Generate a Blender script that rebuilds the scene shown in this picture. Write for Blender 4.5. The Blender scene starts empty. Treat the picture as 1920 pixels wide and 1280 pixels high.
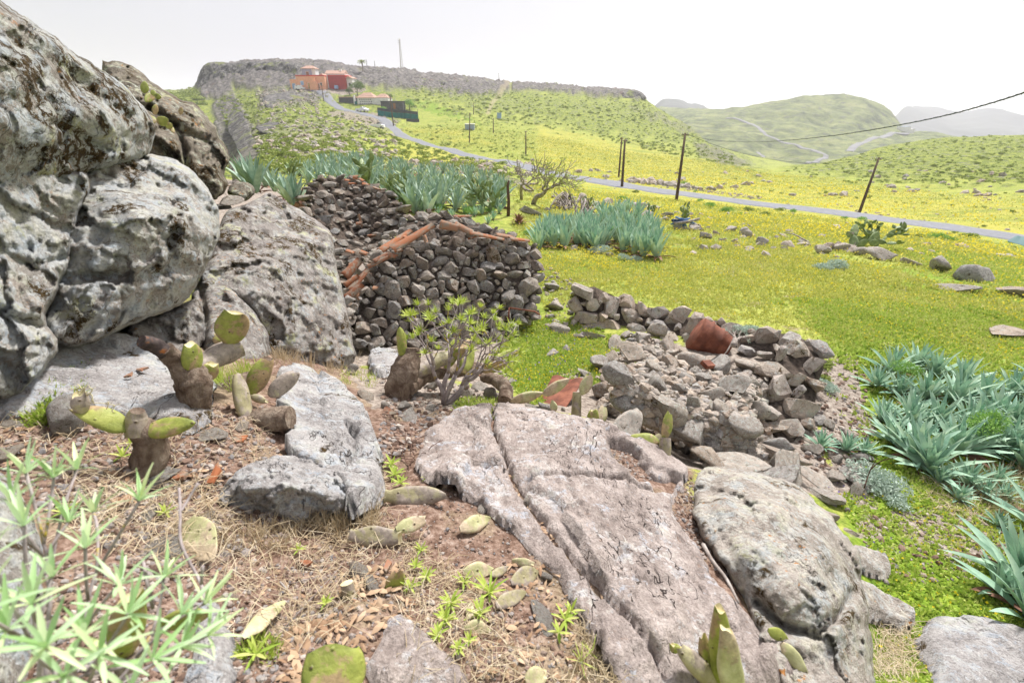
import bpy, math, random
import numpy as np
from mathutils import Vector, Matrix, Euler
from mathutils.geometry import delaunay_2d_cdt
SC=bpy.context.scene; COL=SC.collection
R=math.radians
# ---------------- camera ----------------
FPX=907.0; PITCH=25.9
cam=bpy.data.cameras.new('camera'); camo=bpy.data.objects.new('camera',cam); COL.objects.link(camo)
cam.sensor_width=36; cam.lens=36*FPX/1920; cam.clip_start=.05; cam.clip_end=12000
camo.location=(0,0,0); camo.rotation_euler=(R(90-PITCH),0,0)
cam.dof.use_dof=True; cam.dof.focus_distance=5.0; cam.dof.aperture_fstop=3.2
SC.camera=camo
# ---------------- sky, sun, exposure ----------------
SUN_EL,SUN_AZ=52,28          # azimuth from +Y (view direction) towards +X
w=bpy.data.worlds.new('World'); SC.world=w; w.use_nodes=True
nt=w.node_tree; nt.nodes.clear()
sky=nt.nodes.new('ShaderNodeTexSky'); sky.sky_type='NISHITA'; sky.sun_disc=False
sky.sun_elevation=R(SUN_EL); sky.sun_rotation=R(SUN_AZ); sky.air_density=1; sky.dust_density=6; sky.ozone_density=1
b1=nt.nodes.new('ShaderNodeBackground'); b1.inputs[1].default_value=.03
nt.links.new(sky.outputs[0],b1.inputs[0])
# high thin cloud: bright, nearly white, a little brighter round the sun
tc=nt.nodes.new('ShaderNodeTexCoord'); nz=nt.nodes.new('ShaderNodeTexNoise'); nz.inputs['Scale'].default_value=2.2; nz.inputs['Detail'].default_value=5
nt.links.new(tc.outputs['Generated'],nz.inputs['Vector'])
rp=nt.nodes.new('ShaderNodeValToRGB'); rp.color_ramp.elements[0].position=.3; rp.color_ramp.elements[1].position=.75
rp.color_ramp.elements[0].color=(.85,.86,.94,1); rp.color_ramp.elements[1].color=(.975,.965,.995,1)
nt.links.new(nz.outputs[0],rp.inputs[0])
b2=nt.nodes.new('ShaderNodeBackground'); b2.inputs[1].default_value=.45; nt.links.new(rp.outputs[0],b2.inputs[0])
ad=nt.nodes.new('ShaderNodeAddShader'); nt.links.new(b1.outputs[0],ad.inputs[0]); nt.links.new(b2.outputs[0],ad.inputs[1])
wo=nt.nodes.new('ShaderNodeOutputWorld'); nt.links.new(ad.outputs[0],wo.inputs[0])
sl=bpy.data.lights.new('sun','SUN'); sl.energy=4.8; sl.angle=R(7); sl.color=(1,.975,.955)
so=bpy.data.objects.new('sun',sl); COL.objects.link(so)
so.rotation_euler=Euler((R(90-SUN_EL),0,R(180-SUN_AZ))); so.location=(0,0,50)
SC.view_settings.view_transform='Standard'; SC.view_settings.look='None'; SC.view_settings.gamma=1
SC.view_settings.exposure=.53
SC.cycles.max_bounces=6; SC.cycles.diffuse_bounces=3; SC.cycles.volume_bounces=1
SC.cycles.use_denoising=True
# ---------------- numpy noise ----------------
def _h(x,y,z,s):
    h=(x*374761393+y*668265263+z*2147483647+s*1274126177)&0xffffffff
    h=((h^(h>>13))*1274126177)&0xffffffff; h=((h^(h>>16))*2246822519)&0xffffffff
    return (h^(h>>15))&0xffffffff
def pn(P,s=0):
    P=np.asarray(P,float); i=np.floor(P).astype(np.int64); f=P-i; u=f*f*f*(f*(f*6-15)+10); o=0
    for a in (0,1):
        for b in (0,1):
            for c in (0,1):
                h=_h(i[:,0]+a,i[:,1]+b,i[:,2]+c,s)
                g=((h&1023)/511.5-1)*(f[:,0]-a)+(((h>>10)&1023)/511.5-1)*(f[:,1]-b)+(((h>>20)&1023)/511.5-1)*(f[:,2]-c)
                o=o+g*(u[:,0] if a else 1-u[:,0])*(u[:,1] if b else 1-u[:,1])*(u[:,2] if c else 1-u[:,2])
    return o
def fbm(P,sc,oc=4,s=0,rough=.5,ridge=False):
    P=np.asarray(P,float)*sc; a=1;o=0;n=0
    for k in range(oc):
        v=pn(P,s+k*17)
        if ridge: v=.5-2*np.abs(v)
        o=o+a*v; n+=a; a*=rough; P=P*2.03+3.7
    return o/n*(1.6 if not ridge else 1)
def sst(a,b,x):
    t=np.clip((x-a)/(b-a),0,1); return t*t*(3-2*t)
# ---------------- pixels and rays ----------------
cp,sp=math.cos(R(PITCH)),math.sin(R(PITCH))
def rays(px,py):
    x=(np.asarray(px,float)-960)/FPX; y=-(np.asarray(py,float)-640)/FPX
    return np.stack([x,cp+y*sp,-sp+y*cp],-1)
def unp(px,py,d): return rays(px,py)*np.asarray(d,float)[...,None]
def proj(P):
    P=np.asarray(P,float); d=P[...,1]*cp-P[...,2]*sp; d=np.where(d>1e-3,d,1e-3)
    u=P[...,1]*sp+P[...,2]*cp
    return 960+FPX*P[...,0]/d, 640-FPX*u/d, d
def polydist(poly,x,y):
    "signed distance to a polygon, positive inside"
    poly=np.asarray(poly,float); x=np.asarray(x,float); y=np.asarray(y,float)
    ins=np.zeros(x.shape,bool); D=np.full(x.shape,1e18)
    n=len(poly)
    for i in range(n):
        x0,y0=poly[i]; x1,y1=poly[(i+1)%n]
        c=((y0>y)!=(y1>y))
        with np.errstate(divide='ignore',invalid='ignore'): xi=(x1-x0)*(y-y0)/((y1-y0) if y1!=y0 else 1e-9)+x0
        ins^=c&(x<xi)
        dx,dy=x1-x0,y1-y0; L=dx*dx+dy*dy+1e-12; t=np.clip(((x-x0)*dx+(y-y0)*dy)/L,0,1)
        D=np.minimum(D,(x-x0-t*dx)**2+(y-y0-t*dy)**2)
    return np.where(ins,1,-1)*np.sqrt(D)
def linedist(pts,x,y):
    D=np.full(np.shape(x),1e18)
    for i in range(len(pts)-1):
        x0,y0=pts[i][:2]; x1,y1=pts[i+1][:2]; dx,dy=x1-x0,y1-y0; L=dx*dx+dy*dy+1e-12
        t=np.clip(((x-x0)*dx+(y-y0)*dy)/L,0,1); D=np.minimum(D,(x-x0-t*dx)**2+(y-y0-t*dy)**2)
    return np.sqrt(D)
# ---------------- mesh helpers ----------------
def mk(name,V,F,m=None,parent=None,smooth=True,loc=None,mats=None,fm=None):
    "V (n,3), F list of (k,3|4) int arrays or one array -> linked object"
    me=bpy.data.meshes.new(name); V=np.asarray(V,np.float32)
    Fs=F if isinstance(F,list) else [F]; Fs=[np.asarray(f,np.int32) for f in Fs if len(f)]
    if loc is not None: V=V-np.asarray(loc,np.float32)
    nl=sum(f.size for f in Fs); nf=sum(len(f) for f in Fs)
    me.vertices.add(len(V)); me.vertices.foreach_set('co',V.ravel())
    me.loops.add(nl); me.polygons.add(nf)
    me.loops.foreach_set('vertex_index',np.concatenate([f.ravel() for f in Fs]))
    st=[];o=0
    for f in Fs: st.append(o+np.arange(len(f))*f.shape[1]); o+=f.size
    me.polygons.foreach_set('loop_start',np.concatenate(st).astype(np.int32))
    if fm is not None: me.polygons.foreach_set('material_index',np.asarray(fm,np.int32))
    me.polygons.foreach_set('use_smooth',np.full(nf,smooth))
    me.update(calc_edges=True); me.validate()
    for q in (mats or ([m] if m else [])): me.materials.append(q)
    o=bpy.data.objects.new(name,me); COL.objects.link(o)
    if loc is not None: o.location=loc
    if parent: 
        o.parent=parent
    return o
class MB:
    def __init__(s): s.V=[];s.T=[];s.Q=[];s.n=0;s.tm=[];s.qm=[]
    def add(s,V,T=None,Q=None,m=0):
        V=np.asarray(V,float)
        if T is not None and len(T): s.T.append(np.asarray(T)+s.n); s.tm+= [m]*len(T)
        if Q is not None and len(Q): s.Q.append(np.asarray(Q)+s.n); s.qm+= [m]*len(Q)
        s.V.append(V); s.n+=len(V); return s
    def box(s,c,sz,rz=0,m=0,M=None):
        v=np.array([[x,y,z] for x in(-.5,.5) for y in(-.5,.5) for z in(-.5,.5)])*np.asarray(sz)
        if M is not None: v=v@np.asarray(M.to_3x3()).T
        cz,sn=math.cos(rz),math.sin(rz); v=np.stack([v[:,0]*cz-v[:,1]*sn,v[:,0]*sn+v[:,1]*cz,v[:,2]],-1)+np.asarray(c)
        return s.add(v,Q=[[0,1,3,2],[4,6,7,5],[0,4,5,1],[2,3,7,6],[0,2,6,4],[1,5,7,3]],m=m)
    def tube(s,pts,rad,n=6,m=0,cap=True):
        pts=np.asarray(pts,float); k=len(pts); rad=np.broadcast_to(rad,(k,))
        t=np.gradient(pts,axis=0); t/=np.linalg.norm(t,axis=1)[:,None]+1e-9
        a=np.array([0,0,1.]) if abs(t[0][2])<.9 else np.array([1.,0,0]); u=np.cross(t[0],a); u/=np.linalg.norm(u); V=[]
        ang=np.arange(n)*2*np.pi/n
        for i in range(k):
            u=u-t[i]*np.dot(u,t[i]); u/=np.linalg.norm(u)+1e-9; v=np.cross(t[i],u)
            V.append(pts[i]+rad[i]*(np.cos(ang)[:,None]*u+np.sin(ang)[:,None]*v))
        V=np.concatenate(V); i,j=np.meshgrid(np.arange(k-1),np.arange(n),indexing='ij'); j2=(j+1)%n
        Q=np.stack([i*n+j,i*n+j2,(i+1)*n+j2,(i+1)*n+j],-1).reshape(-1,4); T=None
        if cap:
            V=np.concatenate([V,pts[:1],pts[-1:]]); b=k*n
            T=[[b,(q+1)%n,q] for q in range(n)]+[[b+1,(k-1)*n+q,(k-1)*n+(q+1)%n] for q in range(n)]
        return s.add(V,T,Q,m)
    def build(s,name,m=None,parent=None,smooth=True,loc=None,mats=None):
        F=[];fm=[]
        if s.T: F.append(np.concatenate(s.T)); fm+=s.tm
        if s.Q: F.append(np.concatenate(s.Q)); fm+=s.qm
        return mk(name,np.concatenate(s.V),F,m,parent,smooth,loc,mats,fm if mats else None)
def tag(o,label=None,cat=None,group=None,kind=None):
    if label: o['label']=label
    if cat: o['category']=cat
    if group: o['group']=group
    if kind: o['kind']=kind
    return o
def empty(name,loc,label,cat,group=None,rz=0):
    o=bpy.data.objects.new(name,None); COL.objects.link(o); o.location=loc; o.rotation_euler=(0,0,rz); o.empty_display_size=.2
    return tag(o,label,cat,group)
def kid(o,p):
    "parent a part whose mesh is in world coordinates"
    o.parent=p; o.matrix_parent_inverse=Matrix.LocRotScale(p.location,p.rotation_euler,p.scale).inverted(); return o
def dup(o,loc,rot=None,sc=None,label=None,cat=None,group=None):
    r=o.copy(); COL.objects.link(r); r.location=loc
    if rot is not None: r.rotation_euler=rot
    if sc is not None: r.scale=(sc,)*3 if np.isscalar(sc) else sc
    tag(r,label,cat,group)
    for c in o.children:
        k=c.copy(); COL.objects.link(k); k.parent=r
    return r
# ---------------- node material helper ----------------
class NM:
    def __init__(s,name,rough=.9,spec=.25):
        s.m=bpy.data.materials.new(name); s.m.use_nodes=True; s.t=s.m.node_tree; s.b=s.t.nodes['Principled BSDF']
        s.b.inputs['Roughness'].default_value=rough; s.b.inputs['Specular IOR Level'].default_value=spec
        tc=s.t.nodes.new('ShaderNodeTexCoord'); s.co=tc.outputs['Object']
    def L(s,a,b): s.t.links.new(a,b)
    def inp(s,sock,v):
        if hasattr(v,'is_linked') or hasattr(v,'links'): s.L(v,sock)
        elif isinstance(v,(tuple,list)) and len(v)==3 and sock.type=='RGBA': sock.default_value=(*v,1)
        else: sock.default_value=v
    def rnd(s,per='obj'):
        if per=='obj': return s.t.nodes.new('ShaderNodeObjectInfo').outputs['Random']
        return s.t.nodes.new('ShaderNodeNewGeometry').outputs['Random Per Island']
    def offset(s,v,k=37.):
        "shift the texture space by a random amount per object"
        c=s.t.nodes.new('ShaderNodeVectorMath'); c.operation='ADD'; s.L(s.co,c.inputs[0])
        m=s.math('MULTIPLY',v,k); x=s.t.nodes.new('ShaderNodeCombineXYZ'); s.L(m,x.inputs[0]); s.L(m,x.inputs[1]); s.L(x.outputs[0],c.inputs[1]); s.co=c.outputs[0]
    def noise(s,sc,det=4,rough=.55,dist=0,vec=None,col=False):
        n=s.t.nodes.new('ShaderNodeTexNoise'); n.inputs['Scale'].default_value=sc; n.inputs['Detail'].default_value=det; n.inputs['Roughness'].default_value=rough; n.inputs['Distortion'].default_value=dist
        s.L(vec or s.co,n.inputs['Vector']); return n.outputs['Color' if col else 'Fac']
    def vor(s,sc,feat='F1',vec=None,out='Distance',rand=1):
        n=s.t.nodes.new('ShaderNodeTexVoronoi'); n.feature=feat; n.inputs['Scale'].default_value=sc; n.inputs['Randomness'].default_value=rand
        s.L(vec or s.co,n.inputs['Vector']); return n.outputs[out]
    def warp(s,sc,amt):
        n=s.noise(sc,3,col=True); a=s.t.nodes.new('ShaderNodeVectorMath'); a.operation='MULTIPLY_ADD'
        s.L(n,a.inputs[0]); a.inputs[1].default_value=(amt,)*3; s.L(s.co,a.inputs[2]); return a.outputs[0]
    def stretch(s,v):
        a=s.t.nodes.new('ShaderNodeVectorMath'); a.operation='MULTIPLY'; s.L(s.co,a.inputs[0]); a.inputs[1].default_value=v; return a.outputs[0]
    def ramp(s,f,stops):
        r=s.t.nodes.new('ShaderNodeValToRGB'); e=r.color_ramp.elements
        while len(e)<len(stops): e.new(.5)
        for q,(p,c) in zip(e,stops): q.position=p; q.color=(c,c,c,1) if np.isscalar(c) else (*c,1)
        s.L(f,r.inputs[0]); return r.outputs[0]
    def thr(s,f,a,b):
        n=s.t.nodes.new('ShaderNodeMapRange'); n.inputs[1].default_value=a; n.inputs[2].default_value=b; n.interpolation_type='SMOOTHSTEP'; s.L(f,n.inputs[0]); return n.outputs[0]
    def math(s,op,a,b=0.):
        n=s.t.nodes.new('ShaderNodeMath'); n.operation=op; s.inp(n.inputs[0],a); s.inp(n.inputs[1],b); return n.outputs[0]
    def mix(s,f,a,b,mode='MIX'):
        n=s.t.nodes.new('ShaderNodeMix'); n.data_type='RGBA'; n.blend_type=mode
        s.inp(n.inputs[0],f); s.inp(n.inputs[6],a); s.inp(n.inputs[7],b); return n.outputs[2]
    def attr(s,name,out='Color'):
        a=s.t.nodes.new('ShaderNodeAttribute'); a.attribute_name=name; return a.outputs[out]
    def sep(s,c):
        n=s.t.nodes.new('ShaderNodeSeparateColor'); s.L(c,n.inputs[0]); return n.outputs
    def bump(s,h,st=.5,dist=.02):
        n=s.t.nodes.new('ShaderNodeBump'); n.inputs['Strength'].default_value=st; n.inputs['Distance'].default_value=dist; s.L(h,n.inputs['Height']); s.L(n.outputs[0],s.b.inputs['Normal'])
    def out(s,c): s.inp(s.b.inputs['Base Color'],c); return s.m
# ---------------- terrain: control points (pixel, height or distance) ----------------
CP=[]
def pz(*a):
    for px,py,z in a:
        r=rays(px,py); CP.append(r*(z/r[2]))
def pd(*a):
    for px,py,d in a: CP.append(rays(px,py)*d)
def pw(*a):
    for x,y,z in a: CP.append(np.array((x,y,z),float))
pw((-.4,.3,-1.35),(.4,.3,-1.5),(0,.35,-1.45),(-1,0.01,-1.2),(1.2,0.01,-2.3),(-3,0.01,-1),(4,.01,-2.8),(-12,0.1,3),(14,.1,-3.5),(-30,.1,6),(60,.1,-9),(-300,1,10),(300,1,-20),(-3000,1,-20),(3000,1,-60))
pz((0,1280,-1.2),(0,1000,-1.15),(-200,900,-1.1),(0,850,-1.2),(-100,750,-1.15),(60,770,-1.22),(280,870,-1.33),(370,765,-1.38),(200,690,-1.3),(100,650,-1.2),(-60,600,-1),(330,650,-1.5),(480,780,-1.5),(450,690,-1.65),
 (480,900,-1.45),(500,1280,-1.36),(300,1100,-1.32),(250,1280,-1.28),(150,1100,-1.22),(700,1280,-1.46),(700,1130,-1.53),(700,1000,-1.62),(600,970,-1.6),(560,850,-1.65),(600,760,-1.85),(650,710,-2.15),(560,690,-1.9),
 (900,1280,-1.54),(900,1130,-1.62),(900,1000,-1.7),(800,900,-1.72),(760,820,-1.85),(830,770,-2.1),(740,750,-2.1),(720,710,-2.35),(690,700,-2.7),
 (1100,1280,-1.62),(1100,1130,-1.7),(1100,1000,-1.8),(1000,900,-1.82),(1100,880,-1.92),(1000,790,-1.98),(930,770,-2.0),(1060,790,-2.03),(1130,815,-2.08),(1200,845,-2.13),(1280,885,-2.2),
 (1250,960,-2.05),(1250,1050,-1.92),(1250,1200,-1.75),(1350,1280,-1.78),(1400,1150,-1.98),(1330,1000,-2.2),(1500,1280,-2.05),(1500,1050,-2.35),(1400,900,-2.45),
 (1130,770,-2.95),(1060,745,-2.9),(1200,800,-2.9),(1290,850,-2.95),(930,735,-2.75),(850,720,-2.7),(1400,870,-3.0),(1500,900,-2.98),(1600,990,-2.98),
 (1650,1060,-2.95),(1660,1180,-2.85),(1660,1280,-2.75),(1800,1280,-2.72),(1920,1280,-2.75),(2200,1280,-2.9),(1800,1100,-2.9),(1900,1000,-3.02),(1700,900,-3.05),(1900,800,-3.12),(2300,900,-3.2),(1600,820,-3.1),
 (1560,700,-3.12),(1700,700,-3.2),(1920,680,-3.25),(2200,650,-3.3),(1600,620,-3.2),(1900,600,-3.35),(1500,850,-3.02),
 (1350,690,-2.95),(1250,690,-2.95),(1440,730,-2.95),(1400,800,-3.0),(1150,690,-3.05),(1070,650,-3.15),(1010,690,-3.1),(900,690,-2.95),(1000,600,-3.15),(800,640,-3.1),(680,660,-3.05),(620,640,-3.0),
 (500,560,-2.8),(400,520,-2.4),(1100,560,-3.2),(1300,610,-3.15),(1450,590,-3.2),(1500,540,-3.35),(1250,520,-3.45),(1050,520,-3.45),(900,500,-3.3),(700,480,-3.1),(600,450,-3.0),
 (1000,470,-3.6),(1240,470,-3.65),(1500,480,-3.65),(1700,520,-3.55),(1880,560,-3.4),(2100,560,-3.5),(1000,400,-4.0),(1300,430,-4.1),(1620,462,-3.95),(1900,525,-3.8),(2200,540,-3.9),
 (760,410,-3.55),(600,400,-3.3),(480,370,-3.1),(960,385,-4.1),(1100,380,-4.6),(1300,405,-5),(1550,430,-5),(1750,450,-4.9),(1900,480,-4.9),(2200,510,-4.8),(860,390,-3.9))
ROAD=[(2200,505,30),(1900,454,33),(1750,429,36),(1600,408,40),(1500,394,43),(1400,381,46),(1300,369,48),(1190,354,52),(1100,341,60),(1040,328,68),(950,306,85),(870,288,100),(800,271,120),(750,256,138),(733,240,150),(712,224,163),(670,214,176),(640,206,186),(618,192,200),(604,178,212),(590,170,220)]
pd(*ROAD)
pd((900,335,45),(800,315,50),(700,300,52),(640,290,55),(560,305,42),(500,315,42),(470,335,32),(600,250,100),(540,230,130),(500,205,160),(480,250,105),(700,255,105),(650,235,130),(760,285,80),
 (452,290,58),(440,250,105),(432,320,45),(425,350,30),(443,285,120),(425,235,190),(430,330,105),(415,215,210),(300,400,100),(100,300,120),(100,200,300),
 (310,161,450),(375,160,430),(340,185,380),(400,200,330),(200,165,460),(0,170,460),(-300,200,460),
 (385,119,250),(372,135,250),(366,165,249),(450,115,250),(520,109,244),(600,110,250),(700,122,256),(800,133,262),(900,146,267),(1000,157,272),(1100,163,276),(1200,166,277),(1212,182,274),(1240,200,270),(1280,222,260),(1320,255,235),(1350,290,190),(1420,316,150),
 (385,175,245),(450,150,246),(450,172,225),(540,160,232),(540,132,241),(650,150,236),(650,128,246),(740,152,243),(800,150,256),(800,168,249),(900,163,258),(900,180,248),(1000,172,262),(1100,178,268),(1190,186,269),
 (450,200,200),(420,180,235),(520,190,205),(470,225,150),(560,166,222),(630,168,222),(600,160,226),(660,185,208),(700,200,192),(700,180,212),(800,200,195),(760,225,172),(850,250,140),(900,220,175),(1000,200,213),
 (1000,250,150),(1000,300,95),(1100,200,228),(1100,250,165),(1100,300,100),(1200,210,245),(1200,250,190),(1200,300,115),(1200,330,80),(1300,300,120),(1300,340,75),(1400,330,95),(1450,322,115),(1500,350,80),(1600,350,75),(1600,312,128),
 (1480,318,135),(1560,299,150),(1600,287,160),(1660,267,170),(1750,254,180),(1850,249,182),(1920,247,182),(2300,240,190),(1750,300,120),(1900,300,110),(1750,350,75),(1900,360,62),(1900,410,45),(1750,400,50),(2300,400,50),
 (900,280,110),(950,270,125),(830,300,75))
# beyond the skyline
for a in (385,450,520,600,700,800,900,1000,1100,1200): pd((a,118+(a-385)*.075,320),(a,175,480),(a,225,900))
pd((1240,225,330),(1300,260,320),(1350,310,260),(1420,345,200),(1480,345,200),(1560,335,210),(1660,305,230),(1750,295,240),(1920,290,250),(2300,290,250),(310,200,560),(0,200,600),(-300,220,600))
for a in np.linspace(-66,66,9):
    for r,z in ((480,-46),(900,-62),(3000,-75),(9000,-90)):
        if r==480 and a<16: continue
        pw((r*math.sin(R(a)),r*math.cos(R(a)),z))
for a in (100,140,180,220,260):
    for r,z in ((.4,-1.3),(3,-1.2),(12,-1),(60,-2),(300,-10),(9000,-90)): pw((r*math.sin(R(a if a<=180 else a-360)),r*math.cos(R(a)),z))
CP=np.array(CP); cr=np.hypot(CP[:,0],CP[:,1]); caz=np.arctan2(CP[:,0],CP[:,1]); AS=2.2
# grid
AZ=np.concatenate([np.linspace(-math.pi,R(-66),24)[:-1],np.linspace(R(-66),R(66),860),np.linspace(R(66),math.pi,24)[1:]])
LR=np.linspace(math.log(.3),math.log(9000),820)
def delau(cr,caz,t,AZ,LR):
    P=[(a*AS,math.log(r)) for a,r in zip(caz,cr)]
    vals=list(t)
    for a in (AZ[0]-.2,AZ[-1]+.2):
        for l in (LR[0]-1,math.log(3),math.log(30),math.log(300),LR[-1]+1):
            k=int(np.argmin(((caz-a)*AS)**2+(np.log(cr)-l)**2)); P.append((a*AS,l)); vals.append(t[k])
    for a in np.linspace(AZ[0],AZ[-1],7):
        for l in (LR[0]-1,LR[-1]+1):
            k=int(np.argmin(((caz-a)*AS)**2+(np.log(cr)-l)**2)); P.append((a*AS+.001,l)); vals.append(t[k])
    v,_,f,ov,_,_=delaunay_2d_cdt([Vector(p) for p in P],[],[],0,1e-7)
    vals=np.array([vals[o[0]] for o in ov]); v=np.array([tuple(q) for q in v])
    G=np.full((len(LR),len(AZ)),np.nan); A2=AZ*AS
    for tri in f:
        p=v[list(tri)]; q=vals[list(tri)]
        i0,i1=np.searchsorted(A2,[p[:,0].min(),p[:,0].max()+1e-9]); j0,j1=np.searchsorted(LR,[p[:,1].min(),p[:,1].max()+1e-9])
        if i1<=i0 or j1<=j0: continue
        X,Y=np.meshgrid(A2[i0:i1],LR[j0:j1])
        d=(p[1,1]-p[2,1])*(p[0,0]-p[2,0])+(p[2,0]-p[1,0])*(p[0,1]-p[2,1])
        if abs(d)<1e-14: continue
        a=((p[1,1]-p[2,1])*(X-p[2,0])+(p[2,0]-p[1,0])*(Y-p[2,1]))/d; b=((p[2,1]-p[0,1])*(X-p[2,0])+(p[0,0]-p[2,0])*(Y-p[2,1]))/d; c=1-a-b
        m=(a>=-1e-6)&(b>=-1e-6)&(c>=-1e-6); g=G[j0:j1,i0:i1]; g[m]=(a*q[0]+b*q[1]+c*q[2])[m]
    # fill stray holes from the row above
    for j in range(1,len(LR)):
        m=np.isnan(G[j]); G[j][m]=G[j-1][m]
    return np.nan_to_num(G)
def blur(G,k,n=2):
    for _ in range(n):
        for ax in (0,1):
            pad=[(0,0),(0,0)]; pad[ax]=(k,k); H=np.cumsum(np.pad(G,pad,'edge'),axis=ax)
            H=np.concatenate([np.zeros_like(H.take([0],ax)),H],ax); n_=2*k+1
            G=(H.take(range(n_,H.shape[ax]),ax)-H.take(range(0,H.shape[ax]-n_),ax))/n_
    return G
TG=blur(delau(cr,caz,CP[:,2]/cr,AZ,LR),5,2)
TG[:,0]=TG[:,-1]=(TG[:,0]+TG[:,-1])/2
GR=np.exp(LR)[:,None]; GX=GR*np.sin(AZ)[None]; GY=GR*np.cos(AZ)[None]; GZ=TG*GR
PXg,PYg,_=proj(np.stack([GX,GY,GZ],-1))
shape=GX.shape; flat=np.stack([GX.ravel(),GY.ravel(),GZ.ravel()],-1)
def area(polys,soft,jit=0):
    "coverage 0..1 of outline areas on the terrain, ragged by noise"
    o=np.zeros(shape); j=NJ*jit if jit else 0
    for p in polys: o=np.maximum(o,sst(-soft,soft,polydist(p,PXg,PYg)+j))
    return o
SP=np.stack([np.sin(AZ)[None]*LR[:,None]*9+0*GX,np.cos(AZ)[None]*LR[:,None]*9+0*GX,LR[:,None]*4+0*GX],-1).reshape(-1,3)
NJ=fbm(SP,1.3,4,3).reshape(shape)
front=(GY>0)
near=sst(2.2,1.2,LR[:,None]+0*GX)
# soil types
OUTC=[[(-400,1500),(-400,500),(100,600),(520,640),(690,690),(760,740),(930,755),(1060,775),(1200,830),(1300,865),(1300,930),(1390,1100),(1500,1300),(1600,1500)]]
m_out=area(OUTC,12,20)*front                        # bare brown soil of the outcrop
m_rock=np.maximum.reduce([
 area([[(366,112),(520,106),(640,112),(760,128),(900,146),(960,152),(960,172),(900,182),(800,170),(700,168),(640,155),(600,160),(545,165),(500,175),(440,165),(430,190),(385,190),(366,170)]],5,14),
 area([[(960,155),(1215,160),(1216,186),(1130,184),(1040,172),(960,172)]],4,12),
 area([[(395,195),(440,180),(470,230),(500,290),(520,330),(440,345),(425,300),(405,240)]],6,14)*.9,
 area([[(480,170),(640,175),(620,190),(560,200),(490,200)]],5,14)*.9,
 area([[(490,215),(560,225),(650,235),(745,225),(720,250),(640,275),(560,320),(480,320)]],10,50)*.38,
 area([[(700,300),(900,320),(1000,345),(1000,355),(900,335),(700,312)]],4,25)*.5,
 area([[(1180,200),(1300,240),(1330,262),(1240,235)]],5,16)*.45,
 area([[(1300,270),(1360,285),(1420,315),(1350,310),(1310,290)]],3,8)*.6])
m_slope=area([[(300,150),(600,160),(780,150),(1220,185),(1300,220),(1430,318),(1360,312),(1280,275),(1000,225),(900,215),(800,190),(740,230),(560,250),(500,330),(420,340),(300,300)]],14,50)
m_slope=np.maximum(m_slope,area([[(1470,316),(1560,296),(1680,262),(1760,250),(2400,235),(2400,345),(1900,345),(1700,335),(1550,330)]],10,30))
m_path=np.maximum.reduce([area([[(1535,670),(1590,665),(1610,700),(1620,760),(1640,820),(1560,850),(1530,780)]],14,30),
 area([[(1640,960),(1760,940),(1900,960),(1900,1050),(1800,1060),(1700,1020),(1600,1010)]],30,60)*.75,
 area([[(1100,660),(1180,640),(1440,640),(1530,700),(1540,860),(1640,880),(1650,960),(1560,930),(1290,880),(1120,790),(1000,760),(1000,740)]],12,26)*.95,
 area([[(640,690),(655,600),(800,640),(960,640),(1000,700),(960,740),(760,690)]],10,12),area([[(400,330),(560,352),(660,420),(620,520),(500,520),(380,400)]],8,10),
 area([[(640,690),(760,690),(960,740),(1060,775),(700,760)]],12,20),
 area([[(700,170),(660,160),(560,160),(545,170),(600,178),(640,180)]],4,5)*.8,
 area([[(1340,500),(1480,480),(1500,500),(1380,520)]],14,40)*.5,
 area([[(630,205),(720,215),(735,235),(700,240),(600,215)]],4,10)*.6])
TRACK=[(952,155),(945,165),(935,180),(922,195),(915,212)]
m_track=sst(5,2.5,linedist(TRACK,PXg,PYg)+NJ*3)*(GR>100)
m_green=np.maximum.reduce([area([[(1560,620),(2300,560),(2300,1400),(1640,1400),(1560,900)]],60,50),
 area([[(1750,480),(2400,500),(2400,700),(1800,640),(1500,640),(1560,560)]],40,60)*.75,
 area([[(980,590),(1080,640),(1180,680),(1120,760),(960,730),(960,640)]],10,20),
 area([[(1000,490),(1240,480),(1240,510),(1000,520)]],10,20),
 area([[(740,180),(800,185),(900,230),(820,215),(750,200)]],6,20)])
m_yel=np.maximum.reduce([area([[(740,160),(790,165),(800,175),(760,172)]],3,6),area([[(740,240),(860,240),(930,270),(850,262)]],5,16)*.6,area([[(640,300),(800,262),(920,300),(960,330),(760,310)]],6,26)*.7,
 area([[(1000,230),(1300,290),(1500,330),(1900,370),(2400,400),(2400,480),(1700,440),(1300,390),(1000,330)]],20,30)*.75,
 area([[(1000,340),(1200,380),(1300,420),(1100,400)]],14,30)*.6])
# relief: real bumps and crags
P3=flat.copy()
hum=fbm(P3,.35,4,11).reshape(shape)*.10*sst(3,9,GR)+fbm(P3,.05,4,12).reshape(shape)*1.0*sst(25,90,GR)
crag=fbm(P3*[1,1,.35],.10,5,21,.6,True).reshape(shape)*3.6+fbm(P3*[1,1,.2],.35,3,23,.6,True).reshape(shape)*1.6
crag2=fbm(P3*[1,1,.5],.22,5,25,.62,True).reshape(shape)*1.5
soil=fbm(P3,6,4,31).reshape(shape)*.022+fbm(P3,1.7,3,33).reshape(shape)*.05
GZ=GZ+hum*(1-m_out)+crag*m_rock*sst(150,200,GR)+crag2*np.maximum(m_rock,m_slope*.35)*sst(40,90,GR)+soil*np.maximum(m_out,.25*(GR<25))
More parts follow.
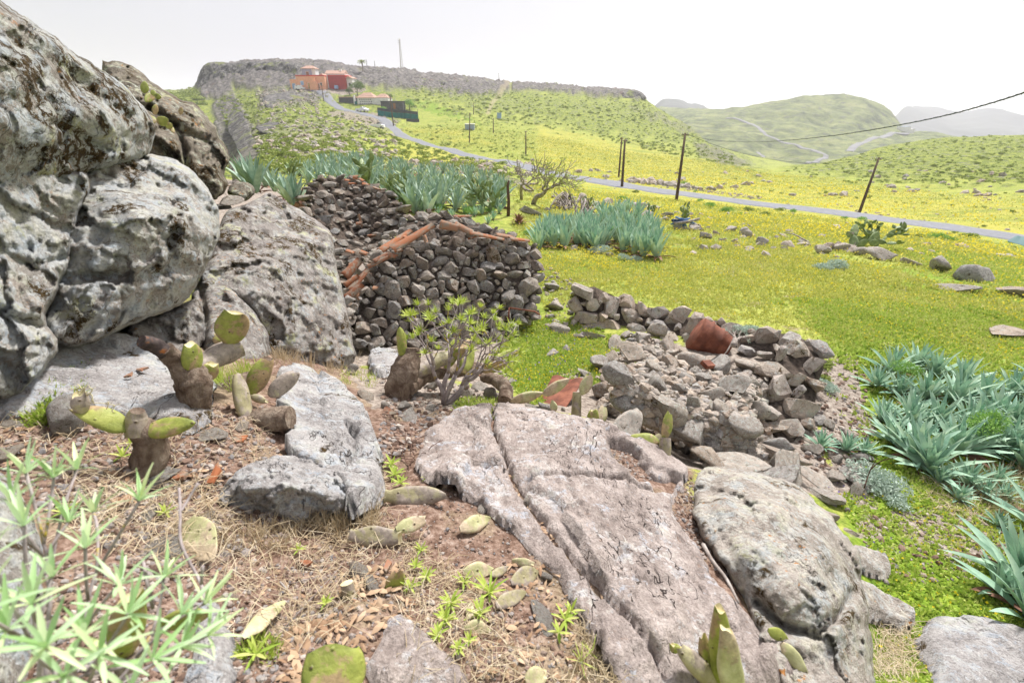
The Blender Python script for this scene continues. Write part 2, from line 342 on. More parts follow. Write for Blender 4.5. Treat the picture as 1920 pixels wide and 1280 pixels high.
# cliffs: shift outward along the view direction for broken faces
road_pts=[tuple(unp(a,b,np.array(d))) for a,b,d in ROAD]
RD=linedist([(p[0],p[1]) for p in road_pts],GX,GY)
rz=np.interp(GX.ravel(),[p[0] for p in sorted(road_pts)],[p[2] for p in sorted(road_pts)]).reshape(shape)
def T(x,y,G=None):
    x=np.asarray(x,float); y=np.asarray(y,float); G=GZ if G is None else G
    r=np.maximum(np.hypot(x,y),.301); fi=np.clip(np.interp(np.arctan2(x,y),AZ,np.arange(len(AZ))),0,len(AZ)-1.001); fj=np.clip((np.log(r)-LR[0])/(LR[1]-LR[0]),0,len(LR)-1.001)
    i=fi.astype(int); j=fj.astype(int); a=fi-i; b=fj-j
    return (G[j,i]*(1-a)+G[j,i+1]*a)*(1-b)+(G[j+1,i]*(1-a)+G[j+1,i+1]*a)*b
DS=np.exp(np.linspace(math.log(.5),math.log(1500),2600))
def hit(px,py,h=0,dmin=0):
    "where the ray through a pixel of the photograph meets the ground raised by h"
    px=np.atleast_1d(np.asarray(px,float)); py=np.atleast_1d(np.asarray(py,float)); out=np.zeros((len(px),3))
    for k in range(len(px)):
        P=rays(px[k],py[k])[None]*DS[:,None]; below=(P[:,2]<T(P[:,0],P[:,1])+h)&(DS>dmin)
        i=int(np.argmax(below)) if below.any() else len(DS)-1
        out[k]=P[i]
        if i>0 and below.any() and DS[i-1]>dmin:
            A=P[i-1]; B=P[i]; ga=A[2]-T(A[0],A[1])-h; gb=B[2]-T(B[0],B[1])-h; out[k]=A+(B-A)*ga/(ga-gb)
    return out
def hit1(px,py,h=0,dmin=0): return hit(px,py,h,dmin)[0]
# ---------------- ground sheet ----------------
def gridF(nr,nc):
    i,j=np.meshgrid(np.arange(nr-1),np.arange(nc-1),indexing='ij'); a=i*nc+j
    return np.stack([a,a+1,a+nc+1,a+nc],-1).reshape(-1,4)
def setattr_col(o,name,arr):
    a=o.data.color_attributes.new(name,'FLOAT_COLOR','POINT'); c=np.ones((len(o.data.vertices),4),np.float32); c[:,:arr.shape[1]]=arr; a.data.foreach_set('color',c.ravel())
V=np.stack([GX.ravel(),GY.ravel(),GZ.ravel()],-1)
M_=NM('ground_soil_and_turf',.95,.1)
A=M_.sep(M_.attr('soil')); B=M_.sep(M_.attr('cover')); TR=M_.attr('track','Fac'); FAR=M_.attr('soil','Alpha')
n1=M_.noise(.9,6,.6); n2=M_.noise(7,5,.65); n3=M_.noise(.12,5,.6); n4=M_.noise(40,4,.6); n5=M_.noise(.32,8,.72,.6)
n2b=M_.math('ADD',M_.math('MULTIPLY',n2,.45),M_.math('MULTIPLY',M_.noise(26,6,.75),.55)); turf=M_.ramp(n2b,[(.38,(.09,.11,.03)),(.46,(.24,.275,.055)),(.54,(.37,.39,.08)),(.66,(.50,.46,.19))])
yel=M_.ramp(n2b,[(.38,(.15,.16,.03)),(.46,(.33,.31,.05)),(.55,(.48,.42,.07)),(.68,(.54,.44,.18))])
grn=M_.ramp(n2b,[(.36,(.05,.09,.015)),(.48,(.15,.24,.025)),(.58,(.27,.35,.04)),(.70,(.38,.36,.12))])
ym=M_.thr(M_.math('ADD',M_.math('MULTIPLY',B[2],.45),M_.math('ADD',M_.math('MULTIPLY',n3,.5),M_.math('MULTIPLY',n5,.5))),.56,1.0)
pt=M_.noise(.45,8,.75,.5); turf=M_.mix(M_.thr(pt,.50,.58),turf,M_.ramp(n2b,[(.36,(.06,.09,.018)),(.5,(.20,.27,.04)),(.64,(.38,.40,.09))])); yel=M_.mix(M_.math('MULTIPLY',M_.thr(pt,.52,.60),.65),yel,M_.ramp(n2b,[(.36,(.12,.14,.025)),(.5,(.30,.33,.045)),(.64,(.46,.42,.12))])); c=M_.mix(ym,turf,yel); stk=M_.noise(1,7,.72,.4,vec=M_.stretch((.10,.42,.4))); c=M_.mix(M_.math('MULTIPLY',M_.thr(stk,.50,.60),.7),c,M_.ramp(n2b,[(.38,(.07,.10,.02)),(.5,(.17,.22,.035)),(.64,(.34,.35,.10))])); gm=M_.thr(M_.math('ADD',M_.math('MULTIPLY',B[1],.6),n1),.7,.95); c=M_.mix(gm,c,grn)
# small bare, stony spots in the turf
dirt=M_.ramp(n4,[(.3,(.16,.105,.075)),(.5,(.30,.215,.16)),(.7,(.45,.36,.29))])
bare=M_.thr(M_.noise(1.7,7,.7,.4),.55,.66); c=M_.mix(M_.math('MULTIPLY',bare,.6),c,dirt)
# scrubby slope: grey stone, dark shrub clumps, yellow green between
scr=M_.noise(.55,8,.72,.5); sc2=M_.noise(.9,6,.7,vec=M_.warp(.4,2))
slope=M_.ramp(sc2,[(.34,(.05,.075,.022)),(.44,(.12,.16,.03)),(.54,(.27,.31,.055)),(.68,(.34,.35,.10))])
slope=M_.mix(M_.thr(scr,.55,.62),slope,M_.ramp(n5,[(.35,(.10,.095,.09)),(.6,(.27,.25,.235))]))
c=M_.mix(A[1],c,slope)
# crag rock: vertical joints
jt=M_.noise(1,7,.7,.3,vec=M_.stretch((.55,.55,.09)))
rk=M_.ramp(jt,[(.32,(.045,.042,.042)),(.45,(.13,.12,.115)),(.56,(.23,.21,.195)),(.72,(.36,.33,.29))])
rk=M_.mix(M_.math('MULTIPLY',M_.thr(n5,.56,.66),.7),rk,(.17,.19,.05))
rk=M_.mix(M_.math('MULTIPLY',M_.thr(n3,.60,.72),.5),rk,(.22,.12,.09))
c=M_.mix(A[0],c,rk)
# soil of the outcrop and worn paths
o1=M_.ramp(M_.noise(24,10,.78),[(.34,(.045,.027,.02)),(.46,(.15,.092,.065)),(.55,(.25,.17,.13)),(.66,(.42,.33,.27))])
litter=M_.thr(M_.noise(2.2,5,.6),.5,.62); o1=M_.mix(M_.math('MULTIPLY',litter,.6),o1,M_.ramp(M_.noise(60,5,.7,1.5),[(.35,(.10,.07,.04)),(.6,(.44,.36,.24))]))
c=M_.mix(A[2],c,o1)
pth=M_.ramp(M_.noise(18,9,.78),[(.36,(.10,.08,.065)),(.48,(.25,.205,.17)),(.56,(.36,.31,.26)),(.68,(.50,.45,.39))])
c=M_.mix(M_.thr(M_.math('ADD',B[0],M_.math('MULTIPLY',M_.math('SUBTRACT',n2,.5),1.1)),.4,.62),c,pth)
c=M_.mix(M_.math('MULTIPLY',TR,.6),c,(.36,.30,.20))
M_.out(c)
hgt=M_.math('ADD',M_.math('MULTIPLY',n2,.5),M_.math('ADD',M_.math('MULTIPLY',n4,.3),M_.math('MULTIPLY',M_.noise(130,3),.15)))
bn=M_.t.nodes.new('ShaderNodeBump'); bn.inputs['Strength'].default_value=.7; bn.inputs['Distance'].default_value=.05; M_.L(hgt,bn.inputs['Height'])
b2_=M_.t.nodes.new('ShaderNodeBump'); b2_.inputs['Strength'].default_value=.9; b2_.inputs['Distance'].default_value=1.2
M_.L(M_.math('MULTIPLY',M_.math('ADD',jt,scr),M_.math('MAXIMUM',A[0],M_.math('MULTIPLY',A[1],.5))),b2_.inputs['Height']); M_.L(bn.outputs[0],b2_.inputs['Normal']); M_.L(b2_.outputs[0],M_.b.inputs['Normal'])
MAT_GROUND=M_.m
g=mk('ground',V,gridF(*shape),MAT_GROUND); tag(g,'hillside of turf, bare soil and crags that runs from the outcrop to the far mesa',None,None,'structure')
setattr_col(g,'soil',np.stack([m_rock.ravel(),m_slope.ravel(),m_out.ravel()],-1))
setattr_col(g,'cover',np.stack([m_path.ravel(),m_green.ravel(),m_yel.ravel()],-1))
a=g.data.attributes.new('track','FLOAT','POINT'); a.data.foreach_set('value',m_track.ravel().astype(np.float32))
# ---------------- asphalt ----------------
def catmull(P,n=12):
    P=np.asarray(P,float); P=np.concatenate([2*P[:1]-P[1:2],P,2*P[-1:]-P[-2:-1]]); o=[]
    for i in range(1,len(P)-2):
        for t in np.arange(n)/n:
            a,b,c_,d=P[i-1:i+3]; o.append(.5*((2*b)+(c_-a)*t+(2*a-5*b+4*c_-d)*t*t+(3*b-a-3*c_+d)*t**3))
    return np.array(o+[P[-2]])
mr=NM('asphalt',.85,.3); rn=mr.noise(3,6,.7); MAT_ROAD=mr.out(mr.ramp(rn,[(.3,(.13,.135,.15)),(.6,(.21,.215,.235)),(.8,(.27,.27,.28))]))
def strip(name,pts,wid,m,lift,Tf=None,n=12):
    C=catmull(np.asarray(pts)[:,:2],n); t=np.gradient(C,axis=0); t/=np.linalg.norm(t,axis=1)[:,None]; nn=np.stack([-t[:,1],t[:,0]],-1)
    ks=np.linspace(-1,1,9); jit=fbm(np.concatenate([C*.25,np.zeros((len(C),1))],-1),1,3,5)*.12
    Vx=[C+nn*(k*wid/2*(1+jit*(abs(k)==1)))[:,None] if not np.isscalar(k) else C+nn*(k*wid/2*(1+jit))[:,None] for k in ks]
    Vx=np.stack(Vx,1).reshape(-1,2); z=(Tf or T)(Vx[:,0],Vx[:,1]).reshape(len(C),9)
    zc=z.mean(1,keepdims=True); z=z*.35+zc*.65; z=np.maximum(z,z) +lift
    z[:,0]-=lift+.25; z[:,-1]-=lift+.25
    return mk(name,np.concatenate([Vx,z.reshape(-1,1)],-1),gridF(len(C),9),m)
# level the ground beneath the road first
road=strip('road',[p for p in road_pts],4.6,MAT_ROAD,.16); tag(road,'narrow grey asphalt road curving up the valley to the village',None,None,'structure')
# ---------------- far hills ----------------
def hill(name,pts,a0,a1,r0,r1,na,nr,amp,m,label,kb=4,sc=.02):
    P=np.array([rays(px,py)*d if k is None else np.array((px,py,d)) for px,py,d,k in pts]); r=np.hypot(P[:,0],P[:,1]); az=np.arctan2(P[:,0],P[:,1])
    A_=np.linspace(R(a0),R(a1),na); L_=np.linspace(math.log(r0),math.log(r1),nr)
    global AS; s0=AS; AS=6
    G=blur(delau(r,az,P[:,2]/r,A_,L_),kb,2); AS=s0
    rr=np.exp(L_)[:,None]; X=rr*np.sin(A_)[None]; Y=rr*np.cos(A_)[None]; Z=G*rr
    F=np.stack([X.ravel(),Y.ravel(),0*X.ravel()],-1); Z=Z+(fbm(F,sc,6,41,.55,True)*amp).reshape(Z.shape)
    o=mk(name,np.stack([X.ravel(),Y.ravel(),Z.ravel()],-1),gridF(nr,na),m); tag(o,label,None,None,'structure')
    def Tf(x,y):
        r=np.hypot(x,y); fi=np.clip((np.arctan2(x,y)-A_[0])/(A_[1]-A_[0]),0,na-1.001); fj=np.clip((np.log(r)-L_[0])/(L_[1]-L_[0]),0,nr-1.001); i=fi.astype(int); j=fj.astype(int); a=fi-i; b=fj-j
        return (Z[j,i]*(1-a)+Z[j,i+1]*a)*(1-b)+(Z[j+1,i]*(1-a)+Z[j+1,i+1]*a)*b
    return o,Tf
mh=NM('hill_scrub',.95,.1); hn=mh.noise(.05,8,.68,.4); hn2=mh.noise(.16,6,.7)
hc=mh.ramp(hn,[(.36,(.07,.09,.045)),(.5,(.17,.20,.08)),(.66,(.27,.28,.12))])
hc=mh.mix(mh.math('MULTIPLY',mh.thr(hn2,.54,.64),.7),hc,(.12,.12,.11))
# terraces follow the contour lines
sx=mh.t.nodes.new('ShaderNodeSeparateXYZ'); mh.L(mh.co,sx.inputs[0]); zz=mh.math('ADD',sx.outputs[2],mh.math('MULTIPLY',mh.noise(.012,3),22))
ter=mh.math('FRACT',mh.math('MULTIPLY',zz,.28)); hc=mh.mix(mh.math('MULTIPLY',mh.math('MULTIPLY',mh.thr(ter,.70,.92),mh.thr(mh.noise(.006,2),.44,.58)),.7),hc,(.10,.115,.07))
nrm=mh.t.nodes.new('ShaderNodeNewGeometry'); sn=mh.t.nodes.new('ShaderNodeSeparateXYZ'); mh.L(nrm.outputs['Normal'],sn.inputs[0])
hc=mh.mix(mh.thr(sn.outputs[2],.80,.60),hc,(.17,.16,.15)); mh.bump(hn2,.5,3); MAT_HILL=mh.out(hc)
N_=None
MH=[(1200,260,520,N_),(1200,340,330,N_),(1240,196,760,N_),(1290,204,700,N_),(1340,207,630,N_),(1400,200,600,N_),(1440,191,590,N_),(1480,184,583,N_),(1520,178,580,N_),(1555,174,580,N_),(1600,178,575,N_),(1640,188,570,N_),(1662,196,565,N_),(1676,212,560,N_),(1684,230,548,N_),(1698,250,540,N_),
 (1300,230,520,N_),(1370,224,530,N_),(1430,240,500,N_),(1480,262,470,N_),(1540,290,425,N_),(1450,312,400,N_),(1400,300,400,N_),(1370,270,440,N_),(1560,262,480,N_),(1560,225,530,N_),(1460,225,530,N_),(1620,250,500,N_),(1600,285,440,N_),(1700,262,500,N_),(1750,262,480,N_),(1850,270,460,N_),(1650,240,525,N_),(1500,330,360,N_),(1350,330,360,N_),(1650,300,400,N_),
 (1150,300,350,N_),(1900,330,380,N_),(1900,290,450,N_),(1740,248,530,N_),(1800,262,520,N_),(1900,272,560,N_)]
for a in (1150,1240,1320,1400,1480,1560,1640,1700,1760,1850,1920): MH+=[(a,262,820,N_),(a,300,1100,N_)]
hill1,TH=hill('hill',MH,8,46,320,1100,420,300,7,MAT_HILL,'terraced green hill with two winding roads beyond the valley')
mm=NM('mountain_rock',.95,.1); MAT_MTN=mm.out(mm.ramp(mm.noise(.004,7,.65),[(.35,(.04,.05,.045)),(.65,(.11,.12,.10))]))
M2=[]
for px,py in ((1640,262),(1670,232),(1683,200),(1692,192),(1712,198),(1735,202),(1765,206),(1790,212),(1820,207),(1850,199),(1880,198),(1925,202),(1980,204),(2060,200),(2200,215)):
    M2+=[(px,py,1700,N_),(px,py+26,1500,N_),(px,min(py+60,272),1320,N_),(px,285,1180,N_),(px,py+30,1900,N_),(px,300,2200,N_)]
hill('mountain',M2,34,56,1150,2400,200,120,40,MAT_MTN,'pale blue distant mountain range fading into the haze',3,.002)
M3=[]
for px,py in ((1180,230),(1225,200),(1240,184),(1262,182),(1280,186),(1290,195),(1310,196),(1325,204),(1345,214),(1380,240)):
    M3+=[(px,py,1300,N_),(px,py+14,1200,N_),(px,py+50,1100,N_),(px,290,1000,N_),(px,py+20,1450,N_),(px,300,1800,N_)]
hill('mountain',M3,12,30,980,1900,160,100,14,MAT_MTN,'pale flat-topped ridge far behind the end of the mesa',2,.01)
# roads on the far hill
mr2=NM('pale_asphalt',.85,.2); MAT_ROAD2=mr2.out(mr2.ramp(mr2.noise(1,4),[(.3,(.17,.17,.18)),(.7,(.25,.245,.25))]))
def hitH(px,py,Tf,d0=300,d1=900):
    D=np.linspace(d0,d1,3000); o=[]
    for x,y in zip(px,py):
        P=rays(x,y)[None]*D[:,None]; b=P[:,2]<Tf(P[:,0],P[:,1]); o.append(P[int(np.argmax(b)) if b.any() else 1500])
    return np.array(o)
def hroad(pix,wid,label,lift=.5):
    p=np.array(pix,float); P=hitH(p[:,0],p[:,1],TH); o=strip('road',P,wid,MAT_ROAD2,lift,TH,10); tag(o,label,None,None,'structure')
hroad([(1362,222),(1400,230),(1422,240),(1436,254),(1460,264),(1500,276),(1540,288),(1547,297),(1530,304),(1512,308)],4.6,'pale road winding down the terraced hill')
hroad([(1420,286),(1432,298),(1444,310)],3.5,'short pale track in the bottom of the valley')
hroad([(1592,284),(1606,272),(1640,258),(1672,250),(1700,250)],7,'wide pale road cutting across the foot of the terraced hill')
# ---------------- haze ----------------
hb=MB().box((0,2500,-20),(9000,9000,330)).build('haze'); tag(hb,'thin pale haze over the valley',None,None,'stuff')
hm=bpy.data.materials.new('haze'); hm.use_nodes=True; hm.node_tree.nodes.clear()
ho=hm.node_tree.nodes.new('ShaderNodeOutputMaterial'); hv=hm.node_tree.nodes.new('ShaderNodeVolumePrincipled'); hv.inputs['Density'].default_value=.00034; hv.inputs['Color'].default_value=(.90,.89,.99,1); hv.inputs['Anisotropy'].default_value=.3
hm.node_tree.links.new(hv.outputs[0],ho.inputs['Volume']); hb.data.materials.append(hm)
# ---------------- rock materials ----------------
def rockmat(name,cs,white=0.,brown=0.,orange=0.,yellow=0.,sc=1.,crack=.5,per=None,bst=.8,strat=(1,1,1),wcol=(.56,.60,.58)):
    m=NM(name,.93,.15)
    if per: m.offset(m.rnd(per))
    if strat!=(1,1,1): vs=m.stretch(strat)
    else: vs=m.co
    n=m.noise(2.2*sc,8,.66,.3,vec=vs); f=m.noise(14*sc,7,.7,vec=vs); k=m.noise(55*sc,5,.7)
    mixf=m.math('ADD',m.math('MULTIPLY',n,.55),m.math('MULTIPLY',f,.45))
    c=m.ramp(mixf,[(.30,cs[0]),(.43,cs[1]),(.55,cs[2]),(.70,cs[3])])
    c=m.mix(.55,c,m.ramp(k,[(.3,(.35,.33,.32)),(.5,(.95,.95,.95)),(.68,(1.5,1.5,1.5))]),'MULTIPLY')
    if per:
        rv=m.rnd(per); c=m.mix(.75,c,m.ramp(rv,[(0,(.62,.66,.74)),(.25,(1.0,.93,.85)),(.5,(.80,.80,.82)),(.7,(1.2,1.08,.95)),(.85,(.75,.6,.5)),(1,(1.35,1.32,1.28))]),'MULTIPLY')
    # lichen crusts: two sizes, broken edges
    wv=m.warp(9*sc,.06/sc)
    l1=m.noise(2.6*sc,6,.65,.4,vec=wv); l2=m.noise(15*sc,9,.78,vec=wv); l3=m.noise(26*sc,8,.75)
    if white:
        f1=m.math('ADD',m.math('MULTIPLY',l1,.45),m.math('MULTIPLY',l2,.55)); q=.5+(.5-white)*.22
        f1=m.thr(f1,q-.008,q+.014)
        tint=m.ramp(m.noise(4.5*sc,6,.7),[(.36,(wcol[0]*.80,wcol[1]*.88,wcol[2]*.98)),(.5,wcol),(.6,(wcol[0]*1.08,wcol[1]*1.05,wcol[2]*.95)),(.68,(wcol[0]*.85,wcol[1]*.84,wcol[2]*.68))])
        tint=m.mix(.6,tint,m.ramp(l3,[(.38,(.5,.5,.5)),(.5,(1,1,1)),(.62,(1.25,1.25,1.25))]),'MULTIPLY')
        c=m.mix(m.math('MULTIPLY',f1,.9),c,tint)
    if brown:
        b1=m.noise(1.7*sc,6,.6,.8); b2=m.noise(13*sc,10,.8,.2)
        fb=m.math('MULTIPLY',m.thr(b1,.60-.16*brown,.66-.14*brown),m.thr(b2,.475,.495)); c=m.mix(fb,c,m.ramp(k,[(.35,(.022,.014,.006)),(.65,(.10,.065,.025))]))
    if yellow:
        y=m.math('MULTIPLY',m.thr(m.noise(2.6*sc,3),.60,.66),m.thr(l2,.46,.52)); c=m.mix(m.math('MULTIPLY',y,yellow),c,(.42,.42,.24))
    if orange:
        o=m.math('MULTIPLY',m.thr(m.noise(16*sc,5,.7),.60,.64),m.thr(m.noise(2.1*sc,4),.50,.58)); c=m.mix(m.math('MULTIPLY',o,orange),c,(.42,.17,.03))
    h=m.math('ADD',m.math('MULTIPLY',f,.75),m.math('ADD',m.math('MULTIPLY',k,.3),m.math('MULTIPLY',m.math('ABSOLUTE',m.math('SUBTRACT',m.noise(7*sc,7,.7,.2,vec=vs),.5)),-1.6)))
    if crack:
        cv=m.stretch((1,.55,1)) if strat==(1,1,1) else vs
        def fis(k,w_,mk_,lo,hi):
            n_=m.noise(k*sc,5,.62,.6,vec=cv); return m.math('MULTIPLY',m.thr(m.math('ABSOLUTE',m.math('SUBTRACT',n_,.5)),w_,0.),m.thr(m.noise(mk_*sc,4,.6),lo,hi))
        fl=m.math('MULTIPLY',m.thr(m.noise(1,5,.7,.8,vec=m.stretch((30*sc,9*sc,24*sc))),.385,.335),m.thr(m.noise(1.6*sc,4,.6),.44,.56)); ck=m.math('MAXIMUM',fis(.9,.0035,.8,.47,.52),m.math('MULTIPLY',fl,.85))
        c=m.mix(m.math('MULTIPLY',ck,min(1,crack*1.3)),c,(.045,.034,.03)); h=m.math('SUBTRACT',h,m.math('MULTIPLY',ck,crack))
    pit=m.thr(m.vor(34*sc),.16,.05); h=m.math('SUBTRACT',h,m.math('MULTIPLY',pit,.25)); m.bump(h,bst*1.15,.045/sc)
    return m.out(c)
GREY=[(.06,.053,.05),(.17,.15,.135),(.30,.27,.245),(.46,.42,.38)]
MR_LICHEN=rockmat('lichen_rock',[(.10,.09,.078),(.22,.20,.175),(.33,.30,.265),(.46,.43,.38)],white=.62,brown=.8,orange=.5,yellow=.7,sc=1.5,crack=.5,wcol=(.45,.465,.455))
MR_LICHEN2=rockmat('crusted_rock',[(.13,.115,.10),(.26,.24,.215),(.35,.31,.27),(.46,.42,.37)],white=.62,brown=.28,orange=.4,yellow=.6,sc=1.9,crack=.6,wcol=(.45,.455,.44))
MR_OLIVE=rockmat('weathered_rock',[(.04,.034,.025),(.13,.11,.085),(.24,.21,.165),(.36,.33,.27)],white=.35,brown=.6,orange=.9,yellow=1,sc=1.3,crack=.5,wcol=(.42,.43,.34))
MR_DARK=rockmat('speckled_rock',[(.06,.05,.045),(.18,.16,.145),(.32,.29,.265),(.48,.44,.40)],white=.45,brown=.5,orange=.9,yellow=.8,sc=2.0,crack=.25,wcol=(.42,.41,.38),strat=(1.3,1.3,.8))
MR_PALE=rockmat('pale_rock',[(.14,.12,.10),(.28,.245,.21),(.41,.365,.32),(.52,.475,.42)],white=.5,brown=.2,orange=.9,yellow=.4,sc=1.7,crack=.4,wcol=(.48,.465,.42))
MR_SLAB=rockmat('bedrock',[(.12,.095,.084),(.29,.24,.215),(.44,.375,.34),(.60,.53,.49)],white=.33,brown=0,orange=.15,yellow=0,sc=1.5,crack=.9,wcol=(.52,.50,.50),strat=(1.25,.7,1))
MR_GREYSLAB=rockmat('grey_bedrock',[(.13,.12,.115),(.29,.27,.26),(.42,.40,.385),(.54,.51,.49)],white=.4,brown=.1,orange=.1,yellow=.1,sc=1.6,crack=.6,wcol=(.44,.45,.46))
MR_STONE=rockmat('field_stone',[(.12,.105,.095),(.28,.25,.22),(.44,.40,.355),(.58,.54,.49)],white=.35,brown=.12,orange=.5,yellow=.4,sc=2.6,crack=.15,per='obj',wcol=(.44,.44,.41))
MR_RUBBLE=rockmat('rubble_stone',[(.13,.115,.10),(.31,.275,.24),(.48,.435,.385),(.64,.585,.52)],white=.3,brown=.05,orange=.7,yellow=.3,sc=3.2,crack=.1,per='obj')
MR_MASON=rockmat('dry_stone',[(.06,.056,.053),(.18,.165,.15),(.33,.30,.265),(.48,.44,.395)],white=.32,brown=.1,orange=.5,yellow=.3,sc=3.2,crack=.1,per='isl',wcol=(.36,.36,.34))
MR_MASON2=rockmat('pale_dry_stone',[(.13,.11,.095),(.30,.26,.225),(.47,.42,.37),(.60,.55,.49)],white=.35,brown=.1,orange=.5,yellow=.3,sc=3.0,crack=.1,per='isl',wcol=(.44,.43,.39))
mv=NM('gap_shadow_earth',1,0); MAT_GAP=mv.out(mv.ramp(mv.noise(20,5),[(.3,(.03,.026,.022)),(.7,(.14,.11,.09))]))
def facet(P,sc,s=0,jit=.9):
    Q=np.asarray(P,float)*sc; i0=np.floor(Q).astype(np.int64); best=np.full(len(Q),1e9); out=np.zeros(len(Q))
    for a in (-1,0,1):
        for b in (-1,0,1):
            for c in (-1,0,1):
                I=i0+[a,b,c]; h=_h(I[:,0],I[:,1],I[:,2],s); h2=_h(I[:,0],I[:,1],I[:,2],s+91)
                C=I+np.stack([(h&1023)/1023.,((h>>10)&1023)/1023.,((h>>20)&1023)/1023.],-1)*jit; G_=np.stack([(h2&1023)/511.5-1,((h2>>10)&1023)/511.5-1,((h2>>20)&1023)/511.5-1],-1)
                d=((Q-C)**2).sum(1); m=d<best; best=np.where(m,d,best); out=np.where(m,((Q-C)*G_).sum(1)+G_[:,0]*.5,out)
    return out
# ---------------- rocks shaped from outlines ----------------
def HD(px,py,h):
    P=hit1(px,py,h); return P[1]*cp-P[2]*sp
def H(*a): return [(x,y,HD(x,y,h)) for x,y,h in a]
def rbf(ctrl,x,y):
    c=np.array(ctrl,float); s=300.; n=len(c)
    A=np.linalg.norm(c[:,None,:2]-c[None,:,:2],axis=-1)/s; M=np.zeros((n+3,n+3)); M[:n,:n]=A; q=np.c_[np.ones(n),c[:,:2]/s]; M[:n,n:]=q; M[n:,:n]=q.T
    M[:n,:n]-=np.eye(n)*.02
    w_=np.linalg.lstsq(M,np.r_[c[:,2],0,0,0],rcond=None)[0]
    B=np.hypot(x[:,None]-c[None,:,0],y[:,None]-c[None,:,1])/s
    return B@w_[:n]+w_[n]+x/s*w_[n+1]+y/s*w_[n+2]
def resamp(poly,s):
    P=np.asarray(poly,float); o=[]
    for i in range(len(P)):
        a,b=P[i],P[(i+1)%len(P)]; k=max(1,int(round(np.linalg.norm(b-a)/s)))
        for t in range(k): o.append(a+(b-a)*t/k)
    return np.array(o)
def fill(B,s,rs,jit=.25):
    x0,y0=B.min(0); x1,y1=B.max(0); gx,gy=np.meshgrid(np.arange(x0,x1,s),np.arange(y0,y1,s*.87)); gx=gx+(np.arange(gx.shape[0])%2*.5*s)[:,None]
    g=np.stack([gx.ravel(),gy.ravel()],-1)+rs.uniform(-jit,jit,(gx.size,2))*s
    D=polydist(B,g[:,0],g[:,1]); g=g[D>s*.55]; P=np.concatenate([B,g]); n=len(B)
    v,_,f,ov,_,_=delaunay_2d_cdt([Vector(p) for p in P],[(i,(i+1)%n) for i in range(n)],[],1,1e-4)
    v=np.array([tuple(q) for q in v]); f=[t for t in f if len(t)==3]; idx=np.array([o[0] if o else -1 for o in ov])
    return v,np.array(f,int),idx,n
def chaikin(P,n=1):
    P=np.asarray(P,float)
    for _ in range(n):
        Q=np.roll(P,-1,0); P=np.stack([P*.75+Q*.25,P*.25+Q*.75],1).reshape(-1,2)
    return P
def relief(name,outline,ctrl,m,label,cat='boulder',thick=.6,rim=40,step=5,amp=(.05,1.3,.012,9),seed=0,edgejit=3,an=None,parent=None,group=None,depth=None,chk=1,back=.6,ridges=(),fc=1.15):
    rs=np.random.RandomState(seed); B=resamp(chaikin(outline,chk),step)
    e=np.stack([pn(np.c_[B/30,np.full(len(B),seed)],seed),pn(np.c_[B/30,np.full(len(B),seed+9)],seed)],-1)*edgejit*2+np.stack([pn(np.c_[B/9,np.full(len(B),seed)],seed),pn(np.c_[B/9,np.full(len(B),seed+9)],seed)],-1)*edgejit*.7
    B=B+e; v,f,idx,n=fill(B,step,rs)
    D=np.abs(polydist(B,v[:,0],v[:,1])); d=rbf(ctrl,v[:,0],v[:,1])
    rimn=rim*(1+.5*fbm(np.c_[v/60,0*v[:,:1]],1,3,seed+3)); t=np.clip(1-D/rimn,0,1); d0=d.copy()
    d=d+thick*(1-np.sqrt(np.clip(1-t**2,0,1)))
    for ln,wd,dp in ridges: d=d+dp*np.exp(-(linedist(ln,v[:,0],v[:,1])/wd)**2)     # grooves / cracks: dp>0 goes in
    P=unp(v[:,0],v[:,1],d); a1,s1,a2,s2=amp
    P_=P
    if an is not None: P=P*an
    nn=fbm(P,s1,4,seed+5,.55)*a1*.9+fbm(P,s1*1.7,4,seed+6,.6,True)*a1*.6+fbm(P,s2,4,seed+7,.6,True)*a2*1.6
    Pw=P+np.stack([fbm(P,5,2,seed+20),fbm(P,5,2,seed+21),fbm(P,5,2,seed+22)],-1)*.06; nn+=facet(Pw,s1*1.6,seed)*a1*fc+facet(Pw,s1*4.5,seed+1)*a1*.38*fc+facet(Pw,s1*12,seed+2)*a1*.16*fc+fbm(P,s2*2.6,3,seed+8,.6)*a2*.5
    P=P_; rr=rays(v[:,0],v[:,1]); rr/=np.linalg.norm(rr,axis=1)[:,None]; P=P-rr*nn[:,None]
    bi=[int(np.where(idx==k)[0][0]) for k in range(n) if (idx==k).any()]
    c=B.mean(0); nb=len(bi); L=[P]; F=[f]; base=len(P); prev=np.array(bi)
    for q,(sh,dd) in enumerate(((.985,.35),(.93,.75),(.75,1.0))):
        vb=v[bi]; vb=c+(vb-c)*sh; L.append(unp(vb[:,0],vb[:,1],d[bi]+back*dd)); cur=base+np.arange(nb); nx=np.roll(np.arange(nb),-1)
        F.append(np.stack([prev,cur,cur[nx],prev[nx]],-1)); base+=nb; prev=cur
    L.append(unp(c[0],c[1],np.array(d.mean()+back))[None]); F.append(np.stack([prev,np.full(nb,base),np.roll(prev,-1)],-1))
    F2=[np.concatenate([x for x in F if x.shape[1]==3]),np.concatenate([x for x in F if x.shape[1]==4])]
    Vv=np.concatenate(L); loc=Vv.mean(0); loc[2]=Vv[:,2].min()
    o=mk(name,Vv,F2,m,parent,True,loc)
    if label: tag(o,label,cat,group)
    return o
